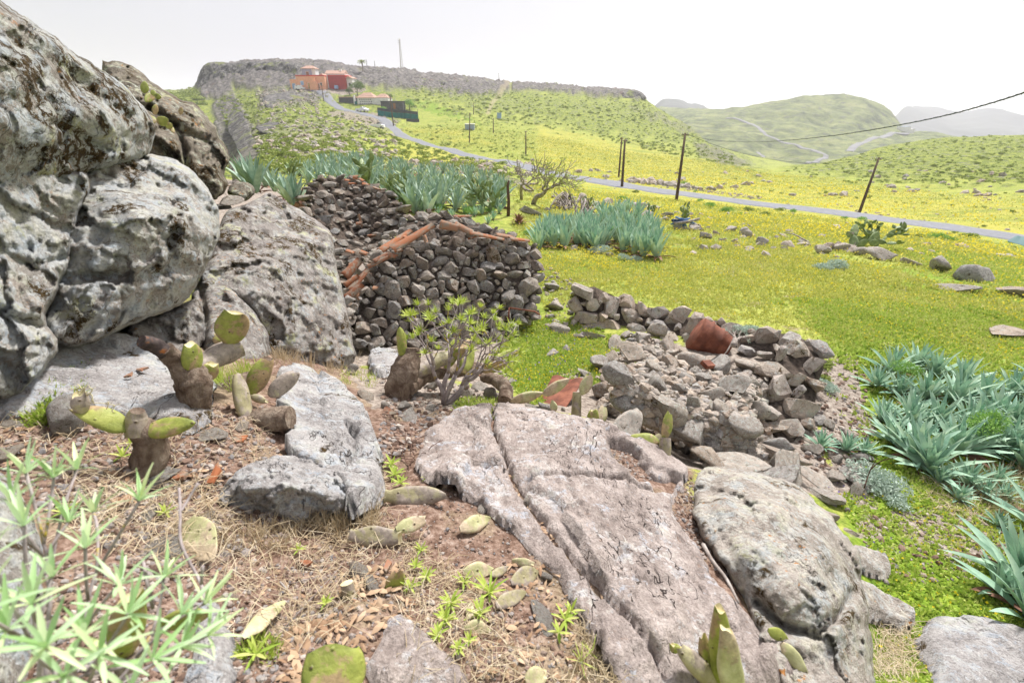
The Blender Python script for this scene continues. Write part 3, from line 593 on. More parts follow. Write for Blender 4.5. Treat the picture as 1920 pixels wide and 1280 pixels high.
# ---------------- slabs lying on the ground ----------------
SLABS=[]
def slab(name,outline,h,m,label,cat='rock slab',edge=.05,step=.022,amp=.02,seed=0,group=None,tilt=(0,0),ej=.03,grow=6,grooves=(),pits=(),cmin=None):
    B=np.array(outline,float); tg=np.roll(B,-1,0)-np.roll(B,1,0); nv=np.stack([tg[:,1],-tg[:,0]],-1); nv/=np.linalg.norm(nv,axis=1)[:,None]; sg=1 if ((np.roll(B[:,0],-1)-B[:,0])*(np.roll(B[:,1],-1)+B[:,1])).sum()<0 else -1
    B=chaikin(B+nv*sg*grow,1); B=resamp(B,14); W=hit(B[:,0],B[:,1],h*.8)[:,:2]; W=resamp(W,step*1.3)
    W=W+np.stack([fbm(np.c_[W,0*W[:,:1]],4,3,seed),fbm(np.c_[W,0*W[:,:1]],4,3,seed+50)],-1)*ej*2
    rs=np.random.RandomState(seed); v,f,idx,n=fill(W,step,rs); D=np.abs(polydist(W,v[:,0],v[:,1])); q=np.c_[v,0*v[:,:1]]
    e=edge*(1+.8*fbm(q,3,3,seed+2)); t=np.clip(1-D/np.maximum(e,.01),0,1); c=W.mean(0)
    z=GB(v[:,0],v[:,1])+h*np.sqrt(np.clip(1-t**4,0,1))+(v[:,0]-c[0])*tilt[0]+(v[:,1]-c[1])*tilt[1]
    q2=q*[1.0,.55,1]
    z+=(fbm(q,1.3,4,seed+4)*amp*1.6+fbm(q2,4,5,seed+5,.6,True)*amp*.9+fbm(q,13,3,seed+6,.6,True)*amp*.35)*(1-t*.5)
    # thin layers flaked off in steps
    st=fbm(q2,2.2,4,seed+8); z+=.5*amp*(sst(.02,.05,st)+sst(.2,.23,st)-sst(-.25,-.22,-st)*.5)
    qw=q+np.stack([fbm(q,6,2,seed+20),fbm(q,6,2,seed+21),0*v[:,0]],-1)*.05
    z+=(facet(qw*[1,.6,1],2.2,seed)*1.3+facet(qw*[1,.6,1],7,seed+1)*.5+facet(qw,18,seed+2)*.16)*amp
    for ln,wd,dp in grooves:
        L=hit(*np.array(ln,float).T)[:,:2]; L=catmull(L,6); jq=v+np.stack([fbm(q,7,3,seed+30),fbm(q,7,3,seed+31)],-1)*.03; z-=dp*np.exp(-(linedist(L,jq[:,0],jq[:,1])/(wd*.55))**2)
    for pg,dp in pits:
        L=hit(*np.array(pg,float).T)[:,:2]; z-=dp*sst(-.03,.03,polydist(L,v[:,0],v[:,1])+fbm(q,6,4,seed+33)*.07)
    P=np.c_[v,z]; bi=[int(np.where(idx==k)[0][0]) for k in range(n) if (idx==k).any()]; nb=len(bi); prev=np.array(bi)
    bb=P[bi]; s1=bb.copy(); s1[:,2]-=h*.5+.05; s2=c+(bb[:,:2]-c)*.9; s2=np.c_[s2,bb[:,2]-h-.25]; b=len(P); nx=np.roll(np.arange(nb),-1)
    r1=b+np.arange(nb); r2=b+nb+np.arange(nb); ce=np.r_[c,bb[:,2].mean()-h-.3][None]
    Vv=np.concatenate([P,s1,s2,ce]); F3=np.concatenate([f,np.stack([r2,np.full(nb,b+2*nb),r2[nx]],-1)]); F4=np.concatenate([np.stack([prev,r1,r1[nx],prev[nx]],-1),np.stack([r1,r2,r2[nx],r1[nx]],-1)])
    loc=Vv.mean(0); loc[2]=bb[:,2].min(); o=mk(name,Vv,[F3,F4],m,None,True,loc); tag(o,label,cat,group); SLABS.append((W,v,z)); return o
GBZ=blur(GZ,2,1)
def GB(x,y): return T(x,y,GBZ)
# ---------------- loose stones ----------------
def ico(n):
    import bmesh; bm=bmesh.new(); bmesh.ops.create_icosphere(bm,subdivisions=n,radius=1); V=np.array([v.co[:] for v in bm.verts]); F=np.array([[v.index for v in f.verts] for f in bm.faces]); bm.free(); return V,F
ICO={k:ico(k) for k in (1,2,3,4,5)}
def stone_geo(seed,lv=3,flat=.7,cuts=9,rough=.06,box=0):
    rs=np.random.RandomState(seed); V,F=ICO[lv]; V=V.copy()
    if box: V=V/((np.abs(V)**box).sum(1)**(1/box))[:,None]*.9
    V*= [1,rs.uniform(.65,.95),flat*rs.uniform(.8,1.15)]
    for k in range(cuts):
        n=rs.normal(size=3); n/=np.linalg.norm(n); s=np.abs(n*[1,.8,flat]).max(); c=rs.uniform(.45,.8)*max(s,.45); d=V@n-c; V=V-np.maximum(d,0)[:,None]*n*.98
    N=V/np.linalg.norm(V,axis=1)[:,None]; V=V+N*(fbm(V+seed*7,1.6,3,seed)*rough*1.6+fbm(V+seed*3,5,3,seed+1,.6)*rough*.8)[:,None]
    return V,F
STG=[stone_geo(s,3,fl) for s,fl in zip(range(16),[.55,.75,.6,.8,.5,.7,.65,.85,.35,.3,.6,.75,.5,.7,.28,.6])]
STG2=[stone_geo(s,2,fl,8) for s,fl in zip(range(16),[.55,.75,.6,.8,.5,.7,.65,.85,.35,.3,.6,.75,.5,.7,.28,.6])]
STW=[stone_geo(s+200,2,rs_,7,.07,4.5) for s,rs_ in enumerate([.45,.6,.8,.5,.35,.7,.55,.9,.4,.65,.5,.75])]
STL=[stone_geo(s,4,fl,11,.05) for s,fl in zip(range(30,38),[.6,.75,.45,.6,.3,.5,.65,.25])]
def mesh_of(name,V,F,m,smooth=True):
    o=mk(name,V,F,m,None,smooth); me=o.data; bpy.data.objects.remove(o); return me
def stone_meshes(tagname,m,L): return [mesh_of(tagname,V,F,m) for V,F in L]
def rotm(rs,tilt=.35):
    return Euler((rs.uniform(-tilt,tilt),rs.uniform(-tilt,tilt),rs.uniform(0,6.28)))
def stone(me,name,P,size,label,cat,group,rs,tilt=.3,sc=None,rot=None):
    o=bpy.data.objects.new(name,me); COL.objects.link(o); o.location=P; o.rotation_euler=rot or rotm(rs,tilt); o.scale=sc if sc is not None else (size,)*3; return tag(o,label,cat,group)
def poisson(poly,rmin,rmax,n,rs,dist=None,metric=None):
    "dart throwing inside a pixel outline; metric(x,y)=metres per pixel"
    P=np.asarray(poly,float); x0,y0=P.min(0); x1,y1=P.max(0); X=rs.uniform(x0,x1,n*6); Y=rs.uniform(y0,y1,n*6); ok=polydist(P,X,Y)>0; X=X[ok];Y=Y[ok]
    return X,Y
# ---------------- the big boulders at the left ----------------
CLS='large lichen covered boulders at the left'
relief('boulder',[(-520,-420),(-200,-190),(-60,-60),(10,12),(60,36),(110,76),(160,112),(205,138),(240,165),(262,193),(283,215),(293,245),(287,275),(276,297),(250,305),(205,318),(178,322),(150,334),(110,345),(60,350),(0,362),(-120,370),(-520,380)],
 [(-450,-200,1.5),(-200,0,1.8),(0,40,2.35),(0,100,2.2),(60,130,2.35),(150,150,2.85),(100,220,2.35),(200,250,2.8),(270,230,3.3),(280,280,3.4),(160,295,2.85),(40,320,2.35),(-200,330,1.75),(-450,300,1.4),(220,190,3.05),(0,210,2.05)],
 MR_LICHEN,'huge overhanging boulder crusted with white and brown lichen at top left','boulder',thick=.26,rim=22,step=5,amp=(.045,1.6,.014,11),seed=1,back=1.6,fc=2.0,
 ridges=[([(-100,180),(60,190),(160,250),(250,270)],26,.06),([(0,60),(120,130),(240,220)],12,.035),([(100,230),(200,280)],8,.05)])
relief('boulder',[(-520,330),(-100,326),(0,322),(60,312),(110,308),(160,318),(175,345),(150,390),(138,440),(130,500),(100,560),(80,600),(118,650),(85,690),(30,747),(-20,748),(-120,800),(-520,1000)],
 [(-450,400,1.35),(-200,450,1.6),(0,400,2.2),(100,350,2.6),(120,450,2.55),(60,550,2.3),(100,640,2.3),(0,700,1.98),(-200,700,1.6),(-450,800,1.3),(50,450,2.3)],
 MR_LICHEN2,'tall whitish boulder at the left edge below the overhang','boulder',thick=.14,rim=12,step=5,amp=(.06,1.8,.012,10),seed=2,back=1.2,fc=2.0,
 ridges=[([(-60,560),(40,600),(90,620)],10,.05),([(0,470),(60,500),(130,480)],6,.03)])
relief('boulder',[(96,520),(104,440),(116,390),(126,345),(180,302),(230,285),(300,290),(345,305),(385,345),(405,380),(413,410),(408,450),(392,490),(372,530),(350,566),(300,588),(240,610),(200,632),(160,648),(110,650),(76,620),(84,570)],
 [(110,450,2.75),(90,570,2.6),(180,330,3.0),(300,305,3.45),(380,360,3.6),(405,430,3.5),(340,400,3.1),(250,420,2.75),(150,460,2.6),(160,560,2.5),(250,540,2.75),(330,540,3.1),(120,620,2.5),(180,635,2.65),(300,585,3.05)],
 MR_LICHEN2,'round grey-white boulder with yellow lichen and a brown crust below its lip','boulder',thick=.18,rim=16,step=5,amp=(.05,1.7,.013,11),seed=3,back=1.2,fc=2.1,
 ridges=[([(230,380),(300,430),(390,440)],14,-.03),([(160,520),(260,520),(350,500)],14,.06),([(200,330),(260,360),(300,350)],14,.05)])
relief('rock_outcrop',[(185,112),(225,114),(262,133),(285,150),(310,176),(345,185),(372,200),(395,225),(405,250),(424,272),(431,302),(418,322),(430,352),(400,378),(360,380),(300,350),(240,300),(200,200)],
 [(190,120,5.4),(300,190,5.4),(260,200,5.0),(390,240,5.6),(330,260,5.0),(400,310,5.2),(330,340,4.9),(400,370,5.0),(270,280,4.6),(230,230,4.6)],
 MR_OLIVE,'brown and olive rock outcrop behind the large boulders','outcrop',thick=.5,rim=34,step=4,amp=(.14,1.5,.03,8),seed=4,back=1.8,edgejit=5,
 ridges=[([(280,200),(330,235),(345,280),(350,340)],7,.22),([(200,180),(290,210)],6,.16),([(345,250),(400,265)],6,.12),([(350,345),(372,380)],8,.2),([(330,235),(250,260)],8,.1)])
relief('boulder',[(428,352),(445,340),(470,342),(480,362),(470,376),(440,375),(425,366)],[(440,350,6.6),(475,365,6.7),(440,372,6.5)],MR_OLIVE,'small olive stained boulder beside the outcrop','boulder',thick=.2,rim=14,step=4,amp=(.04,2.5,.01,12),seed=5,back=.4)
relief('boulder',[(370,540),(375,515),(388,490),(402,455),(412,415),(425,395),(450,386),(480,373),(500,361),(520,367),(545,384),(575,400),(600,418),(620,432),(626,460),(633,510),(645,560),(655,600),(662,640),(668,672),(650,692),(600,697),(560,692),(520,687),(500,660),(480,600),(450,560)],
 [(500,366,5.8),(440,400,5.1),(560,410,5.9),(615,440,5.9),(480,440,5.0),(420,470,4.6),(400,510,4.35),(560,490,5.0),(620,520,5.3),(500,530,4.45),(560,600,4.55),(640,600,5.1),(655,670,5.1),(600,690,4.6),(520,680,4.3),(470,570,4.25)],
 MR_DARK,'big grey boulder with a pale top and dark speckled face beside the ruin','boulder',thick=.2,rim=16,step=4,amp=(.06,1.4,.018,9),seed=6,back=1.4,fc=1.6,
 ridges=[([(400,505),(480,510),(560,470),(620,440)],22,-.07),([(470,460),(540,430)],10,.03)])
relief('boulder',[(355,560),(375,520),(398,514),(430,533),(465,565),(490,600),(508,640),(510,668),(470,700),(420,700),(385,690),(365,640)],
 [(380,530,4.1),(430,550,4.05),(480,620,3.95),(505,660,3.95),(420,620,3.65),(420,690,3.5),(375,600,3.7)],MR_DARK,'smaller grey rock leaning against the speckled boulder','boulder',thick=.25,rim=24,step=4,amp=(.05,2,.013,10),seed=7,back=.8,
 ridges=[([(375,540),(385,600),(378,660)],7,.12)])
relief('boulder',[(235,612),(270,596),(320,580),(355,562),(378,560),(384,600),(384,650),(340,668),(280,670),(245,650)],
 [(250,620,3.2),(320,590,3.45),(375,570,3.6),(375,640,3.5),(300,660,3.15)],MR_DARK,'dark rock wedged in the shade under the overhang','boulder',thick=.15,rim=16,step=4,amp=(.06,3,.012,12),seed=8,back=.5)
relief('boulder',[(405,932),(420,905),(450,880),(480,864),(540,852),(590,860),(640,880),(672,915),(664,950),(630,970),(600,980),(540,978),(480,968),(430,955)],
 H((430,905,.08),(480,868,.05),(540,856,.08),(600,866,.1),(645,895,.1),(540,890,.19),(600,900,.20),(640,930,.14),(600,976,.0),(520,972,.0),(430,950,.0),(415,925,.02),(480,900,.15),(660,945,.04)),
 MR_GREYSLAB,'grey boulder with a dark broken front face above the dry grass','boulder',thick=.05,rim=10,step=4,amp=(.05,2.4,.018,12),seed=9,back=.7,edgejit=4,ridges=[([(450,915),(540,912),(610,925)],10,-.03)])
slab('rock_slab',[(545,692),(600,700),(650,730),(692,780),(708,840),(714,900),(700,940),(665,955),(640,900),(590,868),(552,850),(536,800),(524,760),(528,720)],.12,MR_GREYSLAB,'long grey rock slab running down from the speckled boulder to the grey boulder',seed=33,amp=.028,edge=.05,step=.02,grooves=[([(655,820),(668,860),(655,905)],.03,.06),([(560,760),(640,800),(700,830)],.012,.03),([(600,720),(610,800),(640,870)],.010,.025)])
relief('boulder',[(1300,905),(1306,885),(1330,872),(1380,877),(1430,887),(1480,900),(1520,930),(1560,965),(1590,1008),(1612,1040),(1618,1070),(1612,1092),(1626,1120),(1632,1180),(1640,1230),(1642,1310),(1560,1320),(1480,1310),(1440,1240),(1418,1180),(1390,1130),(1370,1082),(1340,1040),(1310,1000),(1297,955)],
 [(1340,878,3.4),(1430,892,3.3),(1520,935,3.15),(1590,1015,2.85),(1610,1080,2.65),(1360,940,2.75),(1450,960,2.62),(1540,1040,2.36),(1310,960,2.75),(1330,1010,2.5),(1400,1050,2.22),(1480,1100,2.05),(1560,1130,2.08),(1390,1120,2.2),(1450,1200,1.93),(1540,1200,1.95),(1620,1160,2.3),(1635,1260,2.15),(1500,1280,1.78),(1580,1280,1.85)],
 MR_PALE,'large pale boulder with orange lichen at the lower right','boulder',thick=.14,rim=18,step=5,amp=(.05,1.9,.018,10),seed=10,back=.9,edgejit=4,
 ridges=[([(1420,1130),(1470,1175),(1530,1190),(1570,1160),(1600,1110)],9,.10),([(1330,905),(1400,920),(1460,915)],8,.035),([(1330,960),(1380,1060),(1400,1130)],12,.03)])
relief('boulder',[(-300,900),(-60,868),(0,884),(30,905),(62,950),(85,1000),(105,1060),(112,1130),(110,1200),(125,1320),(-60,1340),(-300,1340)],
 [(-200,950,1.1),(0,900,1.45),(50,960,1.42),(100,1080,1.4),(30,1100,1.22),(105,1240,1.28),(0,1270,1.05),(-200,1250,.9)],MR_LICHEN2,'rounded lichened boulder in the bottom left corner behind the leafy shrub','boulder',thick=.3,rim=50,step=7,amp=(.03,3,.008,16),seed=11,back=.5)
# ---------------- bedrock slabs ----------------
slab('rock_slab',[(-60,640),(60,640),(120,640),(180,640),(250,640),(330,664),(400,690),(400,740),(372,800),(300,790),(230,775),(150,750),(100,735),(20,765),(-60,780)],.05,MR_GREYSLAB,'smooth brown-grey rock shelf under the overhang behind the cut cacti',seed=20,amp=.02,edge=.12)
slab('bedrock_outcrop',[(778,850),(800,810),(850,782),(905,763),(930,760),(1000,772),(1070,786),(1130,808),(1190,830),(1240,853),(1287,882),(1291,905),(1262,914),(1250,938),(1297,1010),(1327,1070),(1380,1130),(1427,1190),(1478,1250),(1505,1340),(1190,1340),(1150,1240),(1110,1180),(1085,1120),(1040,1060),(990,1010),(940,965),(890,930),(850,900),(800,893)],.06,MR_SLAB,'broad flat pinkish bedrock outcrop, cracked and flaking, filling the middle of the foreground',seed=22,amp=.026,edge=.035,step=.0175,
 grooves=[([(928,762),(924,800),(938,850),(960,900),(1000,965),(1055,1040),(1115,1110),(1170,1170),(1240,1270)],.022,.09),([(985,912),(1100,908),(1165,918),(1225,930)],.02,.07),([(1150,866),(1220,905),(1290,906)],.016,.05),([(1130,810),(1150,850),(1145,880)],.012,.04),([(1060,905),(1090,980),(1180,1060)],.008,.03),([(1100,960),(1200,985),(1290,1020)],.008,.025),([(1130,1090),(1220,1110),(1330,1090)],.008,.03),([(1180,1180),(1290,1190),(1400,1200)],.009,.03),([(860,790),(900,840),(880,890)],.01,.03),([(1000,790),(1040,850),(1100,870)],.008,.03),([(1170,950),(1210,1010),(1260,1040)],.008,.03)],
 pits=[([(1135,835),(1180,850),(1215,885),(1225,912),(1180,905),(1150,880)],.12),([(1215,900),(1262,905),(1262,935),(1225,925)],.10)])
slab('rock_slab',[(735,1160),(760,1145),(800,1200),(850,1240),(905,1300),(905,1350),(680,1350),(690,1250),(715,1200)],.04,MR_SLAB,'smooth flat slab in the bottom centre beside the cactus stump',seed=26,amp=.010,edge=.03,grow=10)
slab('rock_slab',[(355,1130),(380,1110),(412,1120),(425,1180),(438,1260),(430,1330),(330,1330),(345,1230)],.05,MR_GREYSLAB,'blue-grey flat rock behind the leafy shrub at the bottom left',seed=27,amp=.015,edge=.04)
slab('rock_slab',[(1725,1165),(1760,1150),(1830,1155),(1900,1168),(1990,1200),(2000,1330),(1780,1330),(1765,1250),(1730,1200)],.10,MR_GREYSLAB,'flat grey rock in the bottom right corner beside the agave',seed=28,amp=.012,edge=.10,step=.03)
slab('flat_stone',[(1605,1080),(1640,1100),(1700,1135),(1716,1152),(1700,1162),(1655,1158),(1622,1140),(1612,1100)],.09,MR_PALE,'flat tan stone slab tilted against the pale boulder on its right','stone',seed=29,amp=.010,edge=.03,tilt=(0,0))
slab('flat_stone',[(1592,1035),(1610,1025),(1650,1038),(1672,1068),(1650,1078),(1620,1062),(1600,1050)],.06,MR_PALE,'smaller flat tan stone just above the tilted slab','stone',seed=30,amp=.010,edge=.03)
slab('flat_stone',[(520,690),(560,684),(600,700),(560,720),(530,720)],.05,MR_GREYSLAB,'grey rock tip at the head of the long boulder','stone',seed=31,amp=.012,edge=.04)
slab('flat_stone',[(690,665),(720,655),(748,665),(745,690),(700,690)],.1,MR_GREYSLAB,'rounded grey stone behind the swollen cactus trunk','stone',seed=32,amp=.012,edge=.06)

# ---------------- cliffs of the mesa ----------------
mk_=NM('columnar_cliff',.95,.1); j1=mk_.noise(1,8,.7,.2,vec=mk_.stretch((.42,.42,.07))); j2=mk_.noise(1,6,.7,vec=mk_.stretch((1.5,1.5,.35)))
cc=mk_.ramp(mk_.math('ADD',mk_.math('MULTIPLY',j1,.55),mk_.math('MULTIPLY',j2,.45)),[(.38,(.012,.012,.013)),(.46,(.07,.068,.068)),(.53,(.18,.17,.16)),(.62,(.34,.32,.29))])
cc=mk_.mix(mk_.math('MULTIPLY',mk_.thr(mk_.noise(.14,7,.7),.54,.62),.75),cc,(.22,.25,.07)); cc=mk_.mix(mk_.math('MULTIPLY',mk_.thr(mk_.noise(.09,5,.7),.60,.70),.5),cc,(.30,.17,.12))
mk_.bump(j2,.8,1.0); MAT_CLIFF=mk_.out(cc)
def cliff(outline,ctrl,label,seed,amp=(1.5,.16,.5,.8),back=9,step=3,rim=5,thick=2.5,an=(1,1,.28)):
    o=relief('cliff',outline,ctrl,MAT_CLIFF,None,thick=thick,rim=rim,step=step,amp=amp,seed=seed,back=back,edgejit=1.6,an=np.array(an),fc=.9); tag(o,label,None,None,'structure')
cliff([(366,170),(372,140),(384,118),(410,116),(440,118),(470,115),(500,117),(520,113),(545,118),(560,122),(556,150),(545,168),(520,163),(500,150),(480,146),(455,160),(430,178),(405,196),(385,198)],[(370,160,246),(385,120,249),(450,118,248),(440,160,240),(520,115,242),(545,165,228),(490,140,240),(400,190,240)],'grey columnar cliff at the left tip of the mesa',61)
cliff([(540,120),(560,118),(600,119),(645,125),(690,133),(740,140),(790,146),(840,152),(900,158),(955,164),(950,172),(900,178),(850,172),(790,168),(740,166),(700,164),(655,152),(610,146),(560,150)],[(540,140,236),(600,114,248),(600,145,240),(700,128,252),(700,160,240),(800,140,256),(800,166,247),(900,154,262),(900,176,252),(950,165,262)],'dark broken cliff band behind the village',62)
cliff([(965,164),(1010,163),(1060,168),(1110,172),(1160,172),(1195,168),(1210,176),(1214,188),(1180,188),(1130,186),(1080,180),(1020,174)],[(970,168,263),(1060,172,266),(1120,180,266),(1200,172,272),(1200,186,268)],'low dark cliff band at the right end of the mesa',63,amp=(1.0,.2,.4,.9),thick=1.5)
cliff([(430,215),(446,205),(462,225),(470,250),(486,275),(500,300),(512,322),(490,345),(455,335),(444,310),(448,290),(436,262),(424,240)],[(435,215,150),(460,225,120),(430,260,110),(470,260,90),(455,300,62),(500,310,50),(450,335,42),(490,342,38)],'grey crag falling into the ravine left of the promontory',64,amp=(1.6,.25,.5,1.2),back=5,thick=1.2,an=(1,1,.4))
cliff([(490,182),(520,172),(560,172),(590,178),(600,190),(585,205),(560,214),(520,212),(495,200)],[(500,185,190),(560,175,205),(590,195,190),(540,210,165)],'dark rocky bluff just below the orange house',65,amp=(1.2,.3,.4,1.2),back=6,thick=1.5,an=(1,1,.7))
cliff([(470,236),(520,226),(580,232),(600,240),(560,252),(500,256)],[(480,240,118),(580,236,130),(540,252,105)],'grey rock ledge on the promontory',66,amp=(.7,.4,.25,1.6),back=4,thick=1.2,an=(1,1,.8))
# ---------------- dry-stone walls ----------------
def wall(label,cat,outline,ctrl,rmin,rmax,n,m,seed,thick=.4,group=None,name='stone_wall',big=(),squash=.72,tight=.70):
    rs=np.random.RandomState(seed); P0=np.array(outline,float); c=P0.mean(0); d0=rbf(ctrl,c[:1],c[1:])[0]
    base=unp(c[0],P0[:,1].max(),np.array(d0)); th=empty(name,base,label,cat,group)
    core=relief('wall_core',[(c+(p-c)*.975) for p in P0],[(x,y,d+rmax*.55) for x,y,d in ctrl],MAT_GAP,None,thick=.1,rim=8,step=9,amp=(.02,2,.01,8),seed=seed,back=thick,chk=0,edgejit=1); core.parent=th; core.matrix_parent_inverse=Matrix.Translation(-th.location)
    X,Y=poisson(P0,0,0,n,rs); N=len(X); D=rbf(ctrl,X,Y); e=1e-3*0+4
    dx=rbf(ctrl,X+e,Y)-D; dy=rbf(ctrl,X,Y+e)-D
    rad=np.sort(rmin+(rmax-rmin)*rs.power(.55,N))[::-1]; acc=[]; ax=np.zeros(N);ay=np.zeros(N);ar=np.zeros(N);k=0; B=MB()
    items=[(x,y,r) for x,y,r in big]+[(X[i],Y[i],rad[i]) for i in range(N)]
    ax=np.zeros(len(items)); ay=ax.copy(); ar=ax.copy(); ed=polydist(P0,np.array([q[0] for q in items]),np.array([q[1] for q in items]))
    for i,(x,y,r) in enumerate(items):
        d=rbf(ctrl,np.array([x]),np.array([y]))[0]; rp=r*FPX/d
        if ed[i]<rp*.15 and i>=len(big): 
            continue
        if k and (((ax[:k]-x)**2+((ay[:k]-y)*1.25)**2)<((ar[:k]+rp)*.80)**2).any() and i>=len(big): continue
        ax[k],ay[k],ar[k]=x,y,rp; k+=1
        V,F=STW[rs.randint(12)]; E_=Euler((rs.uniform(-.35,.35),rs.uniform(-.5,.5),rs.choice([0,1.57,3.14,4.71])+rs.uniform(-.35,.35))).to_matrix()
        s=np.array([1.25,1.0,1.18*squash/.72])*r*rs.uniform(.95,1.15)
        W=(V*[1,1,1.25])@np.array(E_).T*s+unp(x,y,np.array(d+r*.15)); B.add(W,T=F)
    ms=B.build('masonry',m,None,False,tuple(base)); ms.parent=th; ms.location=(0,0,0); return th
W1=[(649,572),(672,540),(690,515),(707,492),(735,455),(750,439),(757,415),(771,402),(807,394),(850,402),(879,411),(940,430),(987,452),(1009,464),(1012,500),(1010,550),(1010,592),(980,612),(950,640),(880,660),(771,662),(720,668),(671,650),(655,620)]
C1=[(660,580,6.6),(671,650,6.3),(740,670,6.5),(771,640,6.7),(880,620,7.05),(1000,600,7.5),(1010,500,7.7),(1005,470,7.9),(860,440,7.35),(940,445,7.6),(760,470,7.05),(700,520,6.8),(771,405,8.1),(807,396,8.3),(879,413,8.2),(850,520,7.15),(960,440,8.0)]
wall('tall dark dry-stone wall of the ruin with broken roof tiles along its top','wall',W1,C1,.03,.135,11000,MR_MASON,101,.45,name='ruined_stone_wall',big=[(690,585,.15),(710,640,.13),(738,548,.14),(985,540,.19),(965,575,.15),(845,500,.14),(935,515,.14)])
W2=[(567,372),(575,345),(597,331),(640,331),(664,334),(682,341),(722,356),(745,372),(763,390),(766,425),(740,445),(712,466),(700,490),(672,530),(652,566),(636,560),(626,500),(600,440),(575,420)]
C2=[(575,400,9.0),(585,345,9.6),(640,335,10.4),(664,380,10.3),(676,440,10.0),(722,360,10.2),(760,395,9.4),(762,430,9.2),(710,430,9.5),(680,490,8.4),(640,480,8.3),(600,430,8.8),(650,550,7.3),(660,340,10.9),(620,400,9.5)]
wall('collapsed dark stone wall corner standing behind the tall ruin wall','wall',W2,C2,.035,.15,7000,MR_MASON,102,.6,name='ruined_stone_wall',big=[(655,402,.19),(592,347,.12),(648,345,.12),(736,395,.13),(600,380,.12)],squash=.5)
W3=[(1072,545),(1085,537),(1110,536),(1124,553),(1150,556),(1175,560),(1201,574),(1244,578),(1273,592),(1316,596),(1359,603),(1413,620),(1449,625),(1496,628),(1520,640),(1500,675),(1440,668),(1400,672),(1350,664),(1290,645),(1240,634),(1180,628),(1130,618),(1072,616)]
C3=[(1072,616,7.9),(1100,540,7.7),(1180,625,7.7),(1180,562,7.9),(1300,645,7.0),(1290,598,7.5),(1359,606,7.4),(1400,672,6.55),(1440,628,6.9),(1500,675,6.2),(1500,632,6.6)]
wall('low tumbled dry-stone wall between the rubble heap and the meadow','wall',W3,C3,.06,.18,5000,MR_MASON2,103,.45,name='low_stone_wall',big=[(1098,548,.2),(1093,592,.22),(1145,575,.16),(1180,592,.16),(1230,590,.15),(1300,612,.17)])
W4=[(1490,645),(1545,650),(1546,690),(1534,720),(1528,765),(1518,805),(1495,838),(1455,845),(1436,800),(1440,760),(1440,700),(1460,660)]
C4=[(1500,650,5.75),(1530,700,5.5),(1524,765,5.15),(1500,820,4.82),(1450,830,4.72),(1450,760,5.1),(1460,690,5.5)]
wall('rounded end of the low stone wall beside the footpath','wall',W4,C4,.08,.17,900,MR_MASON2,104,.35,name='low_stone_wall',big=[(1460,735,.17),(1505,765,.17),(1480,800,.16)])
# ---------------- loose stones, each by itself ----------------
SM=stone_meshes('field_stone',MR_STONE,STG+STL); SR=stone_meshes('rubble_stone',MR_RUBBLE,STG+STL); SD=None
srs=np.random.RandomState(5)
LANDM=[(1335,640,'the rusty drum'),(1520,650,'the pale block on the wall end'),(1100,560,'the stone pillar at the wall\'s left end'),(1240,830,'the upright cut cactus pad'),(1050,730,'the rusty metal sheet'),(1370,650,'the little bare sapling'),(1500,800,'the rounded wall end'),(1400,930,'the large pale boulder'),(1180,720,'the left edge of the heap'),(1350,760,'the middle of the heap'),
 (1620,440,'the prickly pear in the field'),(1790,520,'the two big field boulders'),(1290,420,'the small prickly pear with blue rag'),(1100,440,'the clump of blue agaves'),(1610,400,'the leaning pole'),(1268,375,'the tall dark pole'),(1000,350,'the bare twisted shrub'),(640,510,'the ruin\'s roof tiles'),(320,780,'the black tipped cactus stump'),(450,760,'the grey cut cactus stems'),(830,740,'the leafy shrub at the ruin'),(760,740,'the swollen cactus trunk'),(1000,1050,'the red soil patch'),(700,1180,'the cut cactus at the bottom'),(1660,1130,'the tilted tan slab'),(1850,1100,'the agave at the right edge'),(600,900,'the long grey boulder'),(1600,900,'the foot of the footpath'),(350,1000,'the yellow fallen cactus pad'),(1750,760,'the right-hand agave bed')]
USED={}
def where(px,py,size,noun,col=''):
    d=sorted((math.hypot(px-x,(py-y)*1.3),x,y,t) for x,y,t in LANDM)[:3]
    for sz in (size,):
        for dd,x,y,t in d:
            dx,dy=px-x,py-y
            rel='right beside' if dd<26 else ('left of' if abs(dx)>=abs(dy)*1.1 and dx<0 else 'right of' if abs(dx)>=abs(dy)*1.1 else 'above' if dy<0 else 'below')
            if dd>110: rel='some way '+rel
            elif dd>26 and dd<60: rel='just '+rel
            L=f'{sz} {col} {noun} {rel} {t}'.replace('  ',' ')
            if L not in USED: USED[L]=1; return L
    USED[L]+=1
    return L
def scatter_stones(region,n,smin,smax,meshes,name,noun,group,h=.0,rs=srs,sink=.25,pw_=.5,ovl=.8,hf=None,tilt=.35,lim=None,big=(),dmin=0):
    X,Y=poisson(region,0,0,n,rs); sz=np.sort(smin+(smax-smin)*rs.power(pw_,len(X)))[::-1]; acc=[]; it=[(x,y,s) for x,y,s in big]+list(zip(X,Y,sz))
    for x,y,s in it:
        P=hit1(x,y,hf(x,y) if hf else h,dmin); d=P[1]*cp-P[2]*sp; rp=s*FPX/d
        if any((a-x)**2+((b-y)*1.2)**2<((r+rp)*ovl)**2 for a,b,r in acc): continue
        acc.append((x,y,rp)); P[2]+=s*(.5-sink)-(.0)
        k=rs.randint(len(meshes) if s>.12 else 16)
        stone(meshes[k],name,P,s,where(x,y,'large' if s>.17 else 'medium-sized' if s>.10 else 'small',noun),'stone',group,rs,tilt)
        if lim and len(acc)>=lim: break
    return acc
